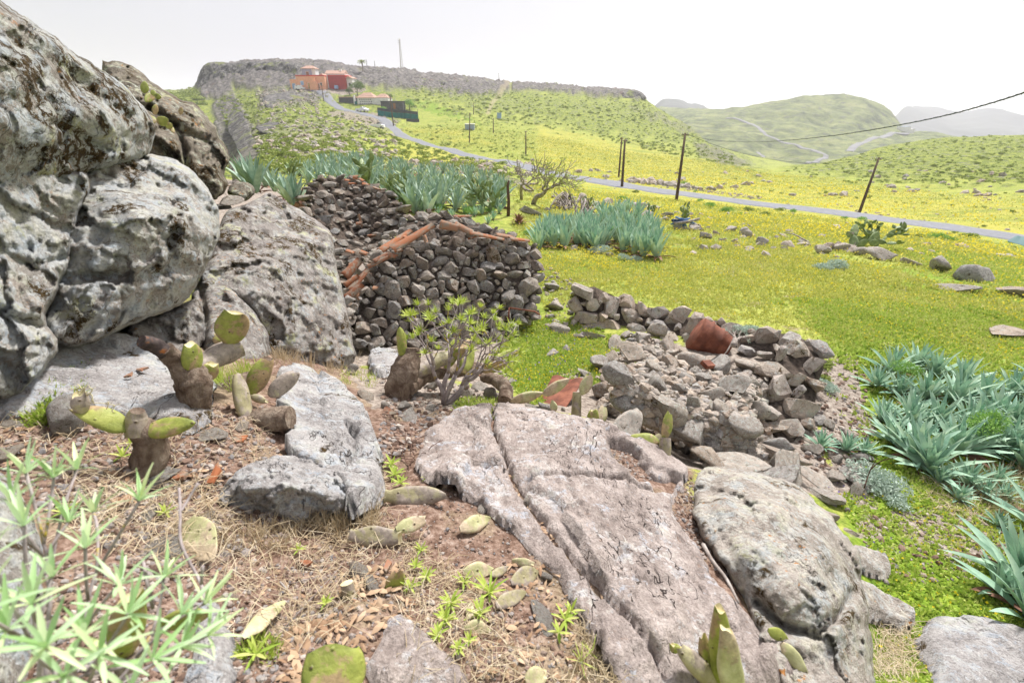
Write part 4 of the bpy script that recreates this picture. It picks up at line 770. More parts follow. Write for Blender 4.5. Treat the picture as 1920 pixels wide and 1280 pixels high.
HEAP=[(1120,690),(1150,650),(1185,625),(1240,628),(1260,655),(1300,668),(1360,690),(1440,690),(1450,760),(1440,830),(1470,850),(1440,880),(1380,872),(1310,865),(1285,850),(1255,835),(1230,828),(1180,800),(1120,770)]
def heaph(x,y): return .50*float(sst(0,48,polydist(HEAP,np.array([x]),np.array([y])))[0])
scatter_stones(HEAP,3200,.07,.22,SR,'rubble_stone','heap stone','stones of the rubble heap',hf=heaph,dmin=3.95,sink=.22,ovl=.62,lim=258,tilt=.7,pw_=.6,
 big=[(1255,690,.17),(1230,725,.16),(1275,735,.16),(1180,760,.17),(1290,810,.24),(1180,775,.19),(1330,745,.14),(1420,775,.16),(1380,800,.2),(1450,780,.19),(1440,808,.19),(1350,800,.15),(1320,715,.12),(1250,655,.2),(1270,700,.13)])
# broad blocks at the near foot of the heap
for x,y,s,sc,lab in [(1520,655,.26,(1.0,.8,1.0),'large pale cubic block at the right end of the low wall'),(1440,895,.3,(1.5,.7,.35),'long flat tan block lying below the heap by the pale boulder'),(1470,875,.26,(1.1,.8,.6),'big blue-grey block with a broken face below the heap'),(1370,868,.26,(1.3,.9,.4),'flat brown and grey block at the foot of the heap'),(1330,860,.22,(1.2,.8,.6),'grey angular block left of the flat brown block'),(1455,850,.2,(1.5,.8,.35),'orange-brown flat stone right of the heap foot'),
  (1530,895,.2,(.8,1.3,.3),'tan wedge shaped stone'),(1545,930,.18,(.9,1.2,.3),'dark edged tan stone below the wedge shaped one'),(1600,895,.24,(1.1,.9,.45),'rounded tan boulder on the grass beside the silvery plant'),(1560,970,.1,(1,1,.7),'small blue-grey stone on the grass right of the pale boulder'),(1590,1000,.09,(1,1,.8),'small grey stone above the flat tan stones'),(1535,790,.12,(1.3,.8,.5),'dark flat stone at the wall foot beside the path'),
  (1105,630,.19,(1.3,.9,.6),'tan block lying in front of the stone pillar'),(1140,680,.0,(1,1,1),''),(1035,662,.17,(1,.9,.7),'dark square stone standing in the flowers left of the heap'),(1062,655,.12,(1,.9,.7),'small dark stone beside the square one in the flowers'),(1152,640,.15,(1,1,.9),'grey stone right of the pillar foot'),(1095,700,.12,(1,1,.8),'grey stone at the edge of the flowers below the pillar'),
  (1178,795,.2,(1.1,.9,.85),'dark cubic block near the yellow cut cactus pads'),(1225,770,.18,(1.2,.9,.8),'blue-grey block right of the dark cubic one'),(1395,835,.2,(1.1,1,.6),'slate-blue block with a fresh face in the heap foot')]:
    if s: 
        P=hit1(x,y,.16 if y>760 and x<1480 else 0.02,3.7); 
        if lab.startswith('large pale cubic'): P=unp(1522,657,np.array(6.3)); sc=(.98,.8,1.05)
        P[2]+=s*sc[2]*.1; stone(SR[16+srs.randint(8)],'stone_block',P,s,lab,'stone',None,srs,.2,sc=tuple(s*q for q in sc))
# rows and strays in the meadow
ROW=[(1190,395),(1260,412),(1310,428),(1330,440),(1400,450),(1480,455),(1530,470),(1580,480),(1650,490),(1720,500),(1790,520),(1870,535),(1920,560)]
R1=[(1040,370),(1200,385),(1300,410),(1320,430),(1290,436),(1180,402),(1040,385)]
scatter_stones(R1,500,.16,.42,SM,'field_stone','stone','stones of the fallen field wall',lim=28,ovl=.7)
R2=[(1290,425),(1420,440),(1560,462),(1600,470),(1590,485),(1450,470),(1300,445)]
scatter_stones(R2,400,.12,.32,SM,'field_stone','stone','stones of the fallen field wall',lim=24,ovl=.9)
for x,y,s,sc,lab in [(1757,506,.44,(1,.85,1.0),'tall rounded boulder, left one of the pair in the field wall'),(1825,524,.56,(1.15,.85,.8),'broad smooth boulder, right one of the pair in the field wall'),(1650,486,.5,(1.2,.8,.7),'long low boulder under the prickly pear in the field'),(1575,470,.4,(1,.8,.7),'light grey rounded stone left of the prickly pear'),(1612,478,.32,(1,.8,.6),'dark stone right below the prickly pear'),(1700,493,.33,(1.2,.7,.5),'flat grey stone between the prickly pear and the boulder pair'),(1545,470,.36,(1.1,.8,.6),'dark brown stone in the field wall'),(1510,462,.34,(1.4,.7,.5),'dark low stone in the wall line beyond the meadow'),(1800,545,.4,(1.8,.8,.4),'flat dark ledge stone under the boulder pair'),(1910,555,.45,(1.3,.8,.5),'grey flat stones at the right edge of the meadow'),(1890,482,.42,(1.4,.8,.4),'pale flat rock on the green slope at the right edge'),
   (990,398,.55,(1.5,.8,.5),'dark grey boulder beside the brown dead agave'),(1298,430,.25,(1,1,.9),'round grey stone right of the blue rag'),(1400,446,.26,(.9,.9,.9),'upright grey stone in the row beyond the meadow'),(1480,437,.3,(1,.8,.6),'brown stone lying above the row in the yellow grass'),(1900,626,.45,(1.6,.7,.3),'flat grey rock in the bright green grass at the right edge'),(1245,415,.3,(1,.8,.7),'reddish brown stone near the end of the agave clump'),(1205,392,.32,(1,.9,.9),'round brown stone in the fallen wall line'),(1180,386,.4,(1.1,.8,.8),'dark grey stone in the fallen wall line')]:
    P=hit1(x,y); P[2]+=s*sc[2]*.3; stone(SM[(3,7,11)[srs.randint(3)] if sc[2]>.55 else 17+srs.randint(3)],'field_boulder',P,s,lab,'stone',None,srs,.15,sc=tuple(s*q for q in sc))
scatter_stones([(1000,530),(1060,520),(1110,590),(1100,640),(1020,620)],90,.08,.22,SM,'field_stone','stone','stones between the ruin and the pillar',lim=20,ovl=1.0)
scatter_stones([(640,560),(700,470),(745,430),(760,450),(700,520),(655,590)],300,.06,.16,SR,'rubble_stone','fallen stone','stones fallen inside the ruin',hf=lambda x,y:1.3-(y-430)*.0045,lim=34,ovl=.65,dmin=6)
# near stones
for x,y,s,sc,lab in [(768,782,.13,(1.3,.7,.45),'dark flat-topped angular stone below the cactus trunk'),(390,815,.095,(1.3,.8,.35),'dark slate stone with a sharp point right of the front cactus stump'),(455,800,.05,(1,1,.6),'small dark grey stone beside the brown cactus stump'),(285,905,.12,(1.4,.7,.3),'flat grey stone in the dry grass left of the terracotta pieces'),(300,1032,.10,(1.3,.8,.4),'dark blue-grey stone under the leafy shrub'),(388,968,.045,(1,1,.8),'small dark angular stone above the yellow fallen pad'),(400,985,.04,(1,1,.6),'small tan stone beside the small dark angular one'),
   (280,965,.09,(1.2,.8,.3),'grey flat stone half buried in straw'),(855,915,.085,(1.3,.8,.5),'brown wedge stone touching the long fallen cactus pad'),(905,955,.05,(1.3,.8,.4),'tan flat stone on the soil by the green pad'),(988,946,.05,(.7,.7,1.2),'small brown upright stone on the bedrock strip'),(1023,1083,.05,(.9,.8,.8),'small dark brown stone by the pale dried pads'),(1020,1165,.075,(1.2,.9,.45),'dark red flat stone beside a small green weed'),(680,1075,.07,(1,.8,.5),'grey rounded stone above the cut cactus'),(700,1100,.055,(1,.9,.5),'pale triangular stone beside the cut cactus'),(1110,775,.1,(1,1,.6),'dark stone at the edge of the crest'),
   (655,745,.04,(1,1,.6),'small reddish stone on top of the long grey boulder'),(365,755,.045,(.9,.6,1),'cream round stone set against the burnt cactus stump'),(30,800,.06,(1.2,.8,.6),'grey stone in the soil at the left edge'),(135,790,.17,(1.1,.8,.6),'rounded brown stone behind the front cactus'),(10,860,.08,(1,1,.8),'brown stone at the left edge above the shrub'),(595,655,.1,(1,1,1),'knobbly brown stone at the foot of the speckled boulder'),(640,655,.12,(1.2,1,.6),'dark stone by the foot of the speckled boulder'),(430,378,.22,(1.3,.8,.5),'grey flat stone in the gap beside the outcrop'),(412,392,.2,(1.3,.8,.4),'lower grey stone in the gap beside the outcrop'),
   (875,742,.13,(1,1,.7),'dark stone behind the leafy shrub'),(905,730,.12,(1,1,.8),'grey stone behind the leafy shrub trunk'),(930,748,.1,(1,1,.6),'tan stone under the bent cactus stem'),(960,715,.12,(1,1,.6),'grey stone between shrub and rusty sheet'),(1000,765,.09,(1.2,1,.6),'dark stone on the crest below the green cactus stems')]:
    if y<400: P=unp(x,y,np.array(6.2))
    else: P=hit1(x,y,.0)
    P[2]+=s*sc[2]*.2; stone(SM[srs.randint(24)],'stone',P,s,lab,'stone',None,srs,.12,sc=tuple(s*q for q in sc))
scatter_stones([(640,690),(740,700),(950,740),(1060,770),(930,765),(700,770)],300,.03,.10,SM,'small_stone','stone','stones on the stony ground by the shrub',lim=38,ovl=1.05)
scatter_stones([(1500,760),(1560,780),(1640,860),(1640,930),(1590,960),(1540,940),(1560,880),(1520,850)],200,.03,.12,SM,'small_stone','stone beside the path','stones along the footpath',lim=26,ovl=1.1)
# small fill: gravel and pebbles nobody would count
def pebbles(name,label,specs,m,seed):
    rs=np.random.RandomState(seed); B=MB(); V1,F1=ICO[1]
    for reg,n,smin,smax,hf,*dm in specs:
        X,Y=poisson(reg,0,0,n,rs); X=X[:n];Y=Y[:n]; P=hit(X,Y,0)
        for i in range(len(X)):
            s=smin+(smax-smin)*rs.rand()**2.5; v=V1*(1+rs.uniform(-.28,.28,(len(V1),1)))*[1,.8,.6]*s; v=v@np.array(rotm(rs,.6).to_matrix()).T
            p=P[i].copy()
            if hf: p=hit1(X[i],Y[i],hf(X[i],Y[i]),dm[0])
            B.add(v+p+[0,0,s*.2],T=F1)
    o=B.build(name,m,smooth=False); return tag(o,label,None,None,'stuff')
pebbles('rubble','small broken stones filling the heap and the ruin',[(HEAP,1500,.03,.09,lambda x,y:heaph(x,y)-.02,3.95),([(640,560),(700,470),(755,430),(770,450),(700,530),(655,600)],500,.02,.08,lambda x,y:1.25-(y-430)*.0045,6),([(1020,500),(1070,520),(1110,590),(1110,640),(1020,620)],160,.02,.08,None)],MR_MASON2,61)
mg=NM('gravel',.95,.15); gv=mg.rnd('isl'); MAT_GRAVEL=mg.out(mg.ramp(gv,[(0,(.10,.065,.05)),(.3,(.24,.16,.12)),(.6,(.33,.27,.23)),(.85,(.20,.19,.19)),(1,(.48,.42,.36))]))
pebbles('gravel','fine reddish gravel and crumbs of soil on the outcrop',[([(640,980),(960,900),(1000,1000),(1250,1300),(600,1300),(560,1050)],2600,.003,.013,None),([(0,780),(500,760),(560,1000),(300,1100),(0,900)],3400,.004,.02,None),([(100,1050),(640,1050),(640,1290),(60,1290)],2600,.003,.014,None),([(1120,840),(1200,850),(1230,900),(1170,910)],500,.004,.014,None),([(1285,890),(1310,880),(1300,960),(1380,1110),(1330,1060),(1240,940)],500,.004,.016,None),([(700,690),(950,740),(930,770),(840,840),(700,860),(720,760)],1300,.006,.03,None),([(1500,700),(1620,700),(1640,900),(1500,880)],500,.01,.04,None),([(1600,960),(1900,960),(1900,1080),(1650,1100)],300,.008,.03,None)],MAT_GRAVEL,62)
# ---------------- roof tiles ----------------
mt=NM('terracotta',.85,.25); mt.offset(mt.rnd()); MAT_TILE=mt.out(mt.mix(mt.thr(mt.noise(9,8,.75),.46,.60),mt.mix(.8,(.28,.10,.045),mt.ramp(mt.rnd(),[(0,(.17,.075,.045)),(.35,(.38,.13,.05)),(.7,(.30,.16,.10)),(1,(.44,.25,.15))])),(.26,.22,.17)))
def tile_geo(frac=1,seed=0):
    n,k=9,8; V=[]
    for sh in (1,.86):
        for i in range(k):
            t=i/(k-1)*frac; r=(.105-.03*t)*sh
            for j in range(n):
                a=math.pi*j/(n-1); rag=.04*math.sin(seed*3+j*2.1)*(frac<1)*(i==k-1); V.append((t*.46-.23*frac+rag,math.cos(a)*r,math.sin(a)*r*.75-.02))
    F=[]
    for b,fl in ((0,0),(n*k,1)):
        for i in range(k-1):
            for j in range(n-1): q=[b+i*n+j,b+(i+1)*n+j,b+(i+1)*n+j+1,b+i*n+j+1]; F.append(q[::-1] if fl else q)
    o=n*k
    for i in range(k-1):
        for j in (0,n-1): F.append([i*n+j,(i+1)*n+j,o+(i+1)*n+j,o+i*n+j])
    for i in (0,k-1):
        for j in range(n-1): F.append([i*n+j,i*n+j+1,o+i*n+j+1,o+i*n+j])
    return np.array(V),np.array(F)
TM=[mesh_of('roof_tile',*tile_geo(f,s),MAT_TILE) for f,s in ((1,0),(.7,1),(.45,2),(.3,3),(1,4))]
def tile(k,x,y,d,ex,ey,ed,label,group='broken roof tiles on the ruin',roll=0,scale=1,name='roof_tile'):
    "tile whose long axis points from pixel (x,y,d) towards (ex,ey,ed)"
    A=Vector(unp(x,y,np.array(d))); B_=Vector(unp(ex,ey,np.array(ed))); u=(B_-A).normalized(); z=Vector((0,0,1)); v=z.cross(u).normalized(); z2=u.cross(v)
    M=Matrix((u,v,z2)).transposed().to_4x4(); M=Matrix.Translation((A+B_)/2)@M@Matrix.Rotation(roll,4,'X'); o=bpy.data.objects.new(name,TM[k]); COL.objects.link(o)
    L=(B_-A).length/(.46 if k in (0,4) else .32 if k==1 else .2 if k==2 else .14); o.matrix_world=M@Matrix.Diagonal((L,scale*.72,scale*.58,1)); return tag(o,label,'roof tile',group)
tile(0,735,468,6.75,812,421,7.1,'long whole curved tile sloping up the left shoulder of the ruin wall',roll=.5,scale=.9)
tile(0,712,470,6.9,770,432,7.3,'second curved tile behind the long sloping one',roll=.2,scale=.9)
tile(0,825,420,7.2,860,428,7.2,'orange curved tile at the start of the row on the wall top',roll=1.1,scale=.95)
tile(0,852,420,7.25,885,436,7.3,'curved tile second in the row on the wall top',roll=.6,scale=.9)
tile(0,880,436,7.3,945,449,7.45,'long low tile in the middle of the wall top',roll=.2,scale=.8)
tile(1,930,440,7.6,960,444,7.7,'darker tile right of the middle on the wall top',roll=.2,scale=.8)
tile(0,955,447,7.6,992,451,7.8,'last tile at the right end of the wall top',roll=.3,scale=.7)
tile(1,880,448,7.3,902,440,7.4,'short tile half under the long low one',roll=-.4,scale=.7)
tile(1,850,406,8.0,882,405,8.1,'pale broken tile at the back edge of the wall top',roll=.2,scale=.6)
tile(1,795,443,7.0,800,455,6.95,'small tile sliver hanging beside the long sloping tile',roll=.9,scale=.5)
tile(0,646,520,6.6,675,488,6.8,'dark red tile leaning upright in the rubble by the boulder',roll=1.2,scale=1)
tile(0,655,545,6.4,690,505,6.6,'curved tile lying below the leaning dark red one',roll=.3,scale=.7)
tile(0,646,535,6.45,672,516,6.5,'orange tile lowest but one in the pile by the boulder',roll=.4,scale=.7)
tile(0,647,560,6.3,680,533,6.4,'bright orange tile lowest in the pile by the boulder',roll=.8,scale=.75)
tile(1,700,490,6.8,728,474,6.9,'flat tile fragment between the pile and the long tile',roll=.1,scale=.7)
tile(1,690,500,6.8,735,478,6.8,'thin dark tile edge under the long sloping tile',roll=.6,scale=.5)
tile(1,672,402,9.4,679,425,9.4,'tile standing on end in the corner of the collapsed wall',roll=1.3,scale=.6)
for i,(x,y,d) in enumerate([(648,338,10.3),(662,333,10.4),(674,336,10.3),(680,345,10.1),(655,345,10.1),(700,352,10.1),(690,443,9.0),(668,420,9.3),(676,472,8.4),(650,470,8.4),(655,500,7.9),(730,478,6.8),(745,472,6.8),(757,445,7.1),(668,530,7.0),(690,515,7.0),(665,555,6.5),(700,540,6.7)]):
    tile(2+i%2,x,y,d,x+srs.uniform(8,14),y+srs.uniform(-4,6),d,where(x,y,'small','tile fragment','orange'),roll=srs.uniform(-.5,.8),scale=.9)
def shard(x,y,s,label,m=MAT_TILE,yaw=0,cat='tile fragment',h=.015,tilt=.2):
    rs=np.random.RandomState(int(x)); a=np.sort(rs.uniform(0,6.28,7)); r=s*rs.uniform(.75,1.1,7); top=np.c_[r*np.cos(a),r*.62*np.sin(a),.006+.12*s*np.cos(a*1.0)**2]; bot=top-[0,0,.011]; V=np.concatenate([top,bot]); F=[]; T_=[[0,i,i+1] for i in range(1,6)]+[[7,8+i,7+i] for i in range(1,6)]
    Q=[[i,7+i,7+(i+1)%7,(i+1)%7] for i in range(7)]; P=hit1(x,y,h); o=mk('tile_shard',V,[np.array(T_),np.array(Q)],m,None,False); o.location=P; o.rotation_euler=(tilt,rs.uniform(-.2,.2),yaw); return tag(o,label,cat,'terracotta pieces on the soil')
for a in [(268,692,.06,'terracotta shard on the rock shelf left of the burnt stump'),(450,822,.045,'small terracotta shard standing by the dark slate stone'),(337,893,.04,'terracotta shard left of its twin below the front stump'),(402,890,.05,'terracotta shard right of its twin below the front stump'),(232,940,.045,'dull terracotta shard under the shrub leaves'),(570,1057,.03,'small rounded terracotta piece in the straw'),(735,772,.1,'pale terracotta slab beside the dark flat-topped stone'),(398,495,.1,'terracotta chip on top of the smaller grey rock'),(900,700,.07,'terracotta chip behind the leafy shrub'),(905,705,.05,'second terracotta chip behind the leafy shrub'),(730,1065,.04,'dark red terracotta chip above the cut cactus'),(240,705,.03,'tan chip beside the shelf shard')]: shard(*a,yaw=a[0]*.7,h=.05 if a[1]<720 and a[0]<300 else .02)
# ---------------- plants ----------------
def leafmat(name,stops,rough=.55,trans=.0,sc=3,per='isl',nsc=2.,tw=.35):
    m=NM(name,rough,.35); r=m.rnd('isl'); stops=[(p/max(1,stops[-1][0]),c) for p,c in stops]; n=m.noise(nsc,4,.6); v=m.math('ADD',m.math('ADD',m.math('MULTIPLY',r,tw),m.math('MULTIPLY',n,1-tw)),.13); c=m.ramp(v,stops)
    m.out(c)
    if trans:
        t=m.t.nodes.new('ShaderNodeBsdfTranslucent'); m.L(c,t.inputs[0]); x=m.t.nodes.new('ShaderNodeMixShader'); x.inputs[0].default_value=trans; o=m.t.nodes['Material Output']
        m.L(m.b.outputs[0],x.inputs[1]); m.L(t.outputs[0],x.inputs[2]); m.L(x.outputs[0],o.inputs[0])
    return m.m
MAT_AGAVE=leafmat('agave_leaf',[(.2,(.05,.14,.09)),(.42,(.15,.30,.205)),(.66,(.34,.51,.37)),(.92,(.60,.73,.50))],.5,.12,nsc=5)
MAT_AGAVE2=leafmat('dusty_agave_leaf',[(.2,(.07,.13,.08)),(.5,(.22,.33,.24)),(.72,(.42,.54,.42)),(1,(.62,.70,.50))],.6,.1,nsc=5)
MAT_DEADAG=leafmat('dead_agave_leaf',[(.2,(.08,.035,.02)),(.6,(.22,.11,.07)),(1,(.35,.22,.14))],.8)
MAT_VERODE=leafmat('succulent_leaf',[(.2,(.16,.24,.02)),(.5,(.34,.44,.05)),(.8,(.50,.56,.10)),(1,(.55,.50,.10))],.5,.25)
MAT_SHRUBLEAF=leafmat('pale_green_leaf',[(.1,(.24,.42,.10)),(.42,(.36,.55,.24)),(.66,(.52,.68,.42)),(.95,(.64,.74,.40)),(1.02,(.80,.62,.16))],.45,.3,tw=.6)
MAT_BUSH=leafmat('shrub_leaf',[(.2,(.08,.13,.03)),(.5,(.22,.29,.06)),(.8,(.38,.43,.10)),(1,(.46,.47,.18))],.8,.15,nsc=1)
MAT_GREENBUSH=leafmat('bright_shrub_leaf',[(.2,(.08,.20,.03)),(.5,(.18,.36,.06)),(.8,(.30,.48,.12)),(1,(.42,.55,.22))],.7,.2,nsc=6)
MAT_SILVER=leafmat('silvery_leaf',[(.2,(.24,.34,.26)),(.6,(.42,.52,.43)),(1,(.58,.64,.55))],.8,.2)
MAT_TREE=leafmat('tree_leaf',[(.2,(.03,.07,.012)),(.5,(.08,.15,.02)),(.8,(.17,.25,.04)),(1,(.26,.33,.06))],.7,.2,nsc=1)
mb=NM('bark',.9,.15); MAT_BARK=mb.out(mb.ramp(mb.noise(30,6,.7),[(.3,(.13,.10,.085)),(.5,(.28,.24,.21)),(.7,(.42,.38,.34))])); 
mb=NM('grey_lilac_stem',.8,.2); f_=mb.noise(16,6,.7); c_=mb.ramp(f_,[(.3,(.16,.13,.125)),(.5,(.32,.27,.26)),(.7,(.46,.41,.40))]); c_=mb.mix(mb.thr(mb.noise(9,5,.7),.57,.62),c_,(.42,.32,.05)); mb.bump(f_,.4,.01); MAT_STEM=mb.out(c_)
mb=NM('dead_wood',.9,.1); f_=mb.noise(12,6,.7,vec=mb.stretch((1,1,.2))); mb.bump(f_,.5,.02); MAT_WOOD=mb.out(mb.ramp(f_,[(.3,(.12,.09,.075)),(.5,(.30,.26,.23)),(.7,(.50,.46,.42))]))
def blade(L,w,e0,e1,az,n=7,fold=.35,base=.03,z0=0.,tipw=.02,prof=None):
    t=np.linspace(0,1,n); e=e0+(e1-e0)*t; ds=L/(n-1); r=np.concatenate([[0],np.cumsum(np.cos(e[:-1])*ds)])+base; z=np.concatenate([[0],np.cumsum(np.sin(e[:-1])*ds)])+z0
    wd=w*(prof(t) if prof else (np.clip(.55+1.6*t,0,1)*(1-t**2.4)+tipw)); ca,sa=math.cos(az),math.sin(az)
    ex=np.array([ca,sa,0]); ey=np.array([-sa,ca,0]); c=r[:,None]*ex+z[:,None]*[0,0,1]; up=-np.sin(e)[:,None]*ex+np.cos(e)[:,None]*[0,0,1]
    Lf=c+ey*wd[:,None]/2+up*(fold*wd/2)[:,None]; Rt=c-ey*wd[:,None]/2+up*(fold*wd/2)[:,None]; V=np.stack([Lf,c,Rt],1).reshape(-1,3)
    i=np.arange(n-1); Q=np.concatenate([np.stack([3*i,3*i+1,3*i+4,3*i+3],-1),np.stack([3*i+1,3*i+2,3*i+5,3*i+4],-1)]); return V,Q
def agave_geo(seed,nl=26,L=.75,w=.13,up=(85,18),curl=12,n=7,dead=6):
    rs=np.random.RandomState(seed); B=MB()
    for k in range(nl):
        t=k/(nl-1); e=R(up[0]+(up[1]-up[0])*t**1.1+rs.uniform(-7,7)); l=L*(.62+.38*math.sin(min(1,t*1.35+.15)*math.pi/1.6))*rs.uniform(.85,1.08)
        V,Q=blade(l,w*rs.uniform(.85,1.1)*(.75+.25*t),e+R(curl),e-R(curl*1.0),k*2.39996+rs.uniform(-.2,.2),n,.42,.02+.05*t,.05*(1-t)); B.add(V,Q=Q)
    for k in range(dead):
        V,Q=blade(L*rs.uniform(.5,.8),w*.6,R(rs.uniform(-5,15)),R(-25),rs.uniform(0,6.28),n,.5,.06,.05); B.add(V,Q=Q,m=1)
    return B
def plant_mesh(B,name,m): o=B.build(name,m) if not isinstance(m,list) else B.build(name,None,mats=m); me=o.data; bpy.data.objects.remove(o); return me
AG=[plant_mesh(agave_geo(s,30,.72,.135,(86,14),13),'agave',[MAT_AGAVE,MAT_DEADAG]) for s in range(5)]
AGU=[plant_mesh(agave_geo(20+s,19,.95,.20,(88,48),8),'agave',[MAT_AGAVE,MAT_DEADAG]) for s in range(4)]
AGF=[plant_mesh(agave_geo(40+s,16,1.2,.25,(88,40),10,6),'agave',[MAT_AGAVE2,MAT_DEADAG]) for s in range(4)]
ars=np.random.RandomState(3)
def put(me,name,x,y,size,label,cat,group,rs=ars,tilt=.15,h=0,dz=0,P=None,sz=None):
    if P is None: P=hit1(x,y,h)
    o=bpy.data.objects.new(name,me); COL.objects.link(o); P=np.array(P); P[2]+=dz; o.location=P; o.rotation_euler=(rs.uniform(-tilt,tilt),rs.uniform(-tilt,tilt),rs.uniform(0,6.28)); s=size*rs.uniform(.92,1.08); o.scale=(s,s,s*(sz or 1)); return tag(o,label,cat,group)
# right-hand bed, plants placed by eye
PATCH=[(1655,700,.95),(1700,690,.95),(1740,705,.9),(1790,720,.85),(1630,725,.7),(1670,740,.75),(1720,750,.95),(1770,755,1.0),(1830,750,.9),(1880,740,.85),(1920,760,.9),(1960,740,.9),(1850,790,1.0),(1800,800,.95),(1740,800,.9),(1690,800,.85),(1640,790,.7),(1660,830,.8),(1700,860,1.15),(1730,885,1.05),(1780,850,.95),(1830,840,.95),(1880,850,1.0),(1920,830,1.0),(1970,830,1.0),(1960,790,1),(1870,800,.9),(1905,880,.9),(1800,910,.55),(1850,905,.5),(1780,935,.38),(1830,930,.42),(1870,935,.35),(1745,905,.45),(1985,700,.9),(1930,710,.8),(1690,775,.75),(1950,870,.9)]
for i,(x,y,s) in enumerate(PATCH): put(AG[i%5],'agave',x+14,y,s*.62,where(x,y,'large' if s>.9 else 'medium-sized' if s>.6 else 'small','agave','blue-green'),'agave','agaves of the right-hand bed',tilt=.22)
for x,y,s,l in [(1905,1085,.62,'large agave cut by the right edge above the flat grey rock'),(1935,1165,.62,'agave at the right edge just above the flat rock'),(1965,1010,.7,'agave mostly outside the right edge with one broad leaf showing'),(1872,1112,.36,'smaller agave left of the big one at the right edge'),(1585,845,.3,'young agave between the heap foot and the bed'),(1538,838,.28,'tiny agave on the stones at the wall foot'),(1620,850,.25,'tiny agave beside the path end'),(1870,985,.2,'tiny grey agave in the dry grass')]: put(AG[ars.randint(5)],'agave',x,y,s,l,'agave',None)
# compact clump behind the meadow
for i in range(300):
    if i==0: acc=[]; reg=[(1002,470),(1020,432),(1100,425),(1130,405),(1180,398),(1215,408),(1226,440),(1236,492),(1210,486),(1150,470),(1060,468)]
    x,y=ars.uniform(1000,1240),ars.uniform(396,495)
    if polydist(reg,np.array([x]),np.array([y]))[0]<0 or any((a-x)**2+((b-y)*2.2)**2<13.5**2 for a,b in acc): continue
    acc.append((x,y)); put(AGU[i%4],'agave',x,y,(.78 if y<485 else .5),where(x,y,'tall' if y<440 else 'front','agave','upright blue-green'),'agave','agaves of the clump behind the meadow',tilt=.28)
# big field of agaves behind the ruin
acc=[]; reg=[(540,335),(640,300),(700,302),(780,322),(900,326),(935,336),(955,375),(930,392),(860,398),(800,405),(740,400),(700,372),(640,348),(560,345)]
for i in range(2600):
    x,y=ars.uniform(530,960),ars.uniform(295,405)
    if polydist(reg,np.array([x]),np.array([y]))[0]<0 or any((a-x)**2+((b-y)*2.4)**2<(13+.10*(y-300))**2 for a,b in acc): continue
    acc.append((x,y)); put(AGF[i%4],'agave',x,y,(1.0 if y>350 else 1.05)*ars.uniform(.75,1.1),where(x,y,'tall' if y>370 else 'distant','agave','pale'),'agave','agaves of the field behind the ruin',tilt=.3)
for x,y,d,s,l in [(480,362,8.5,.50,'agave with long narrow leaves in the gap above the speckled boulder'),(462,350,9,.4,'agave with one thin leaf beside the outcrop'),(548,385,9.5,.48,'bright green agave clump left of the collapsed wall'),(558,380,9.8,.42,'second agave of the green clump left of the collapsed wall'),(535,372,10.5,.42,'agave behind the green clump left of the collapsed wall'),(515,360,11.5,.45,'dim agave behind the boulder top'),(500,352,14,.6,'far agave in the gap left of the dead cactus')]:
    put(AGF[ars.randint(4)],'agave',x,y,s*1.15,l,'agave',None,P=unp(x,y,np.array(d)),tilt=.1)
for i,(x,y,s) in enumerate([(870,400,.5),(890,405,.5),(850,408,.45),(905,402,.55),(925,412,.45),(935,400,.5),(790,400,.6),(820,404,.5),(775,392,.6),(915,420,.4),(880,415,.4),(945,390,.5)]): put(AGU[i%4],'agave',x,y,s*.9,where(x,y,'low','agave','dark green'),'agave','low agaves behind the wall top',tilt=.25)
put(plant_mesh(agave_geo(77,34,.42,.1,(80,-8),25,dead=0),'dead_agave',MAT_DEADAG),'dead_agave',972,420,1.0,'brown dried agave rosette behind the right end of the ruin wall','dead agave',None)
# --- leafy domes
def dome_geo(seed,n=420,leaf=.12,flat=.62,shell=.55,stems=True):
    rs=np.random.RandomState(seed); lob=[(rs.uniform(-.45,.45),rs.uniform(-.45,.45),rs.uniform(.15,.45),rs.uniform(.38,.6)) for _ in range(7)]; V=[]
    for k in range(n):
        a=lob[rs.randint(7)]; d=rs.normal(size=3); d/=np.linalg.norm(d); d[2]=abs(d[2])*1. if rs.rand()<.8 else d[2]; p=np.array(a[:3])+d*a[3]*(shell+(1-shell)*rs.rand()); p[2]=max(p[2]*flat,.02); V.append((p,d))
    T_=[];P=[]
    for i,(p,d) in enumerate(V):
        u=rs.normal(size=3); u=u/np.linalg.norm(u)+d*.5; v=np.cross(u,rs.normal(size=3)); v/=np.linalg.norm(v)+1e-9; u/=np.linalg.norm(u); s=leaf*rs.uniform(.6,1.3); P+=[p-u*s,p+v*s*.35,p+u*s,p-v*s*.35]; T_.append([4*i,4*i+1,4*i+2,4*i+3])
    return np.array(P),np.array(T_)
def bushes(tagn,m,seeds,n,leaf,flat=.62): return [mesh_of(tagn,*dome_geo(s,n,leaf,flat),m,False) for s in seeds]
BU=bushes('shrub',MAT_BUSH,(1,2,3,4),420,.12); BG=bushes('green_shrub',MAT_GREENBUSH,(5,6,7),1500,.055,.75); BT=bushes('shrub',MAT_TREE,(8,9),900,.1,.9); BS=bushes('silver_plant',MAT_SILVER,(10,11),1500,.06,.5)
for x,y,s,l in [(820,395,.42,'bright green rounded shrub in front of the pale agaves'),(880,402,.45,'low spreading green shrub behind the wall top'),(945,360,.6,'green shrub beside the standing dead stalk'),(918,398,.3,'small green shrub at the back of the wall'),(990,440,.25,'tiny green shrub behind the wall end')]: put(BG[ars.randint(3)],'green_shrub',x,y,s,l,'shrub',None)
put(BG[0],'green_shrub',1152,455,.36,'pale green rounded shrub growing in the middle of the agave clump','shrub',None,dz=.28,h=0)
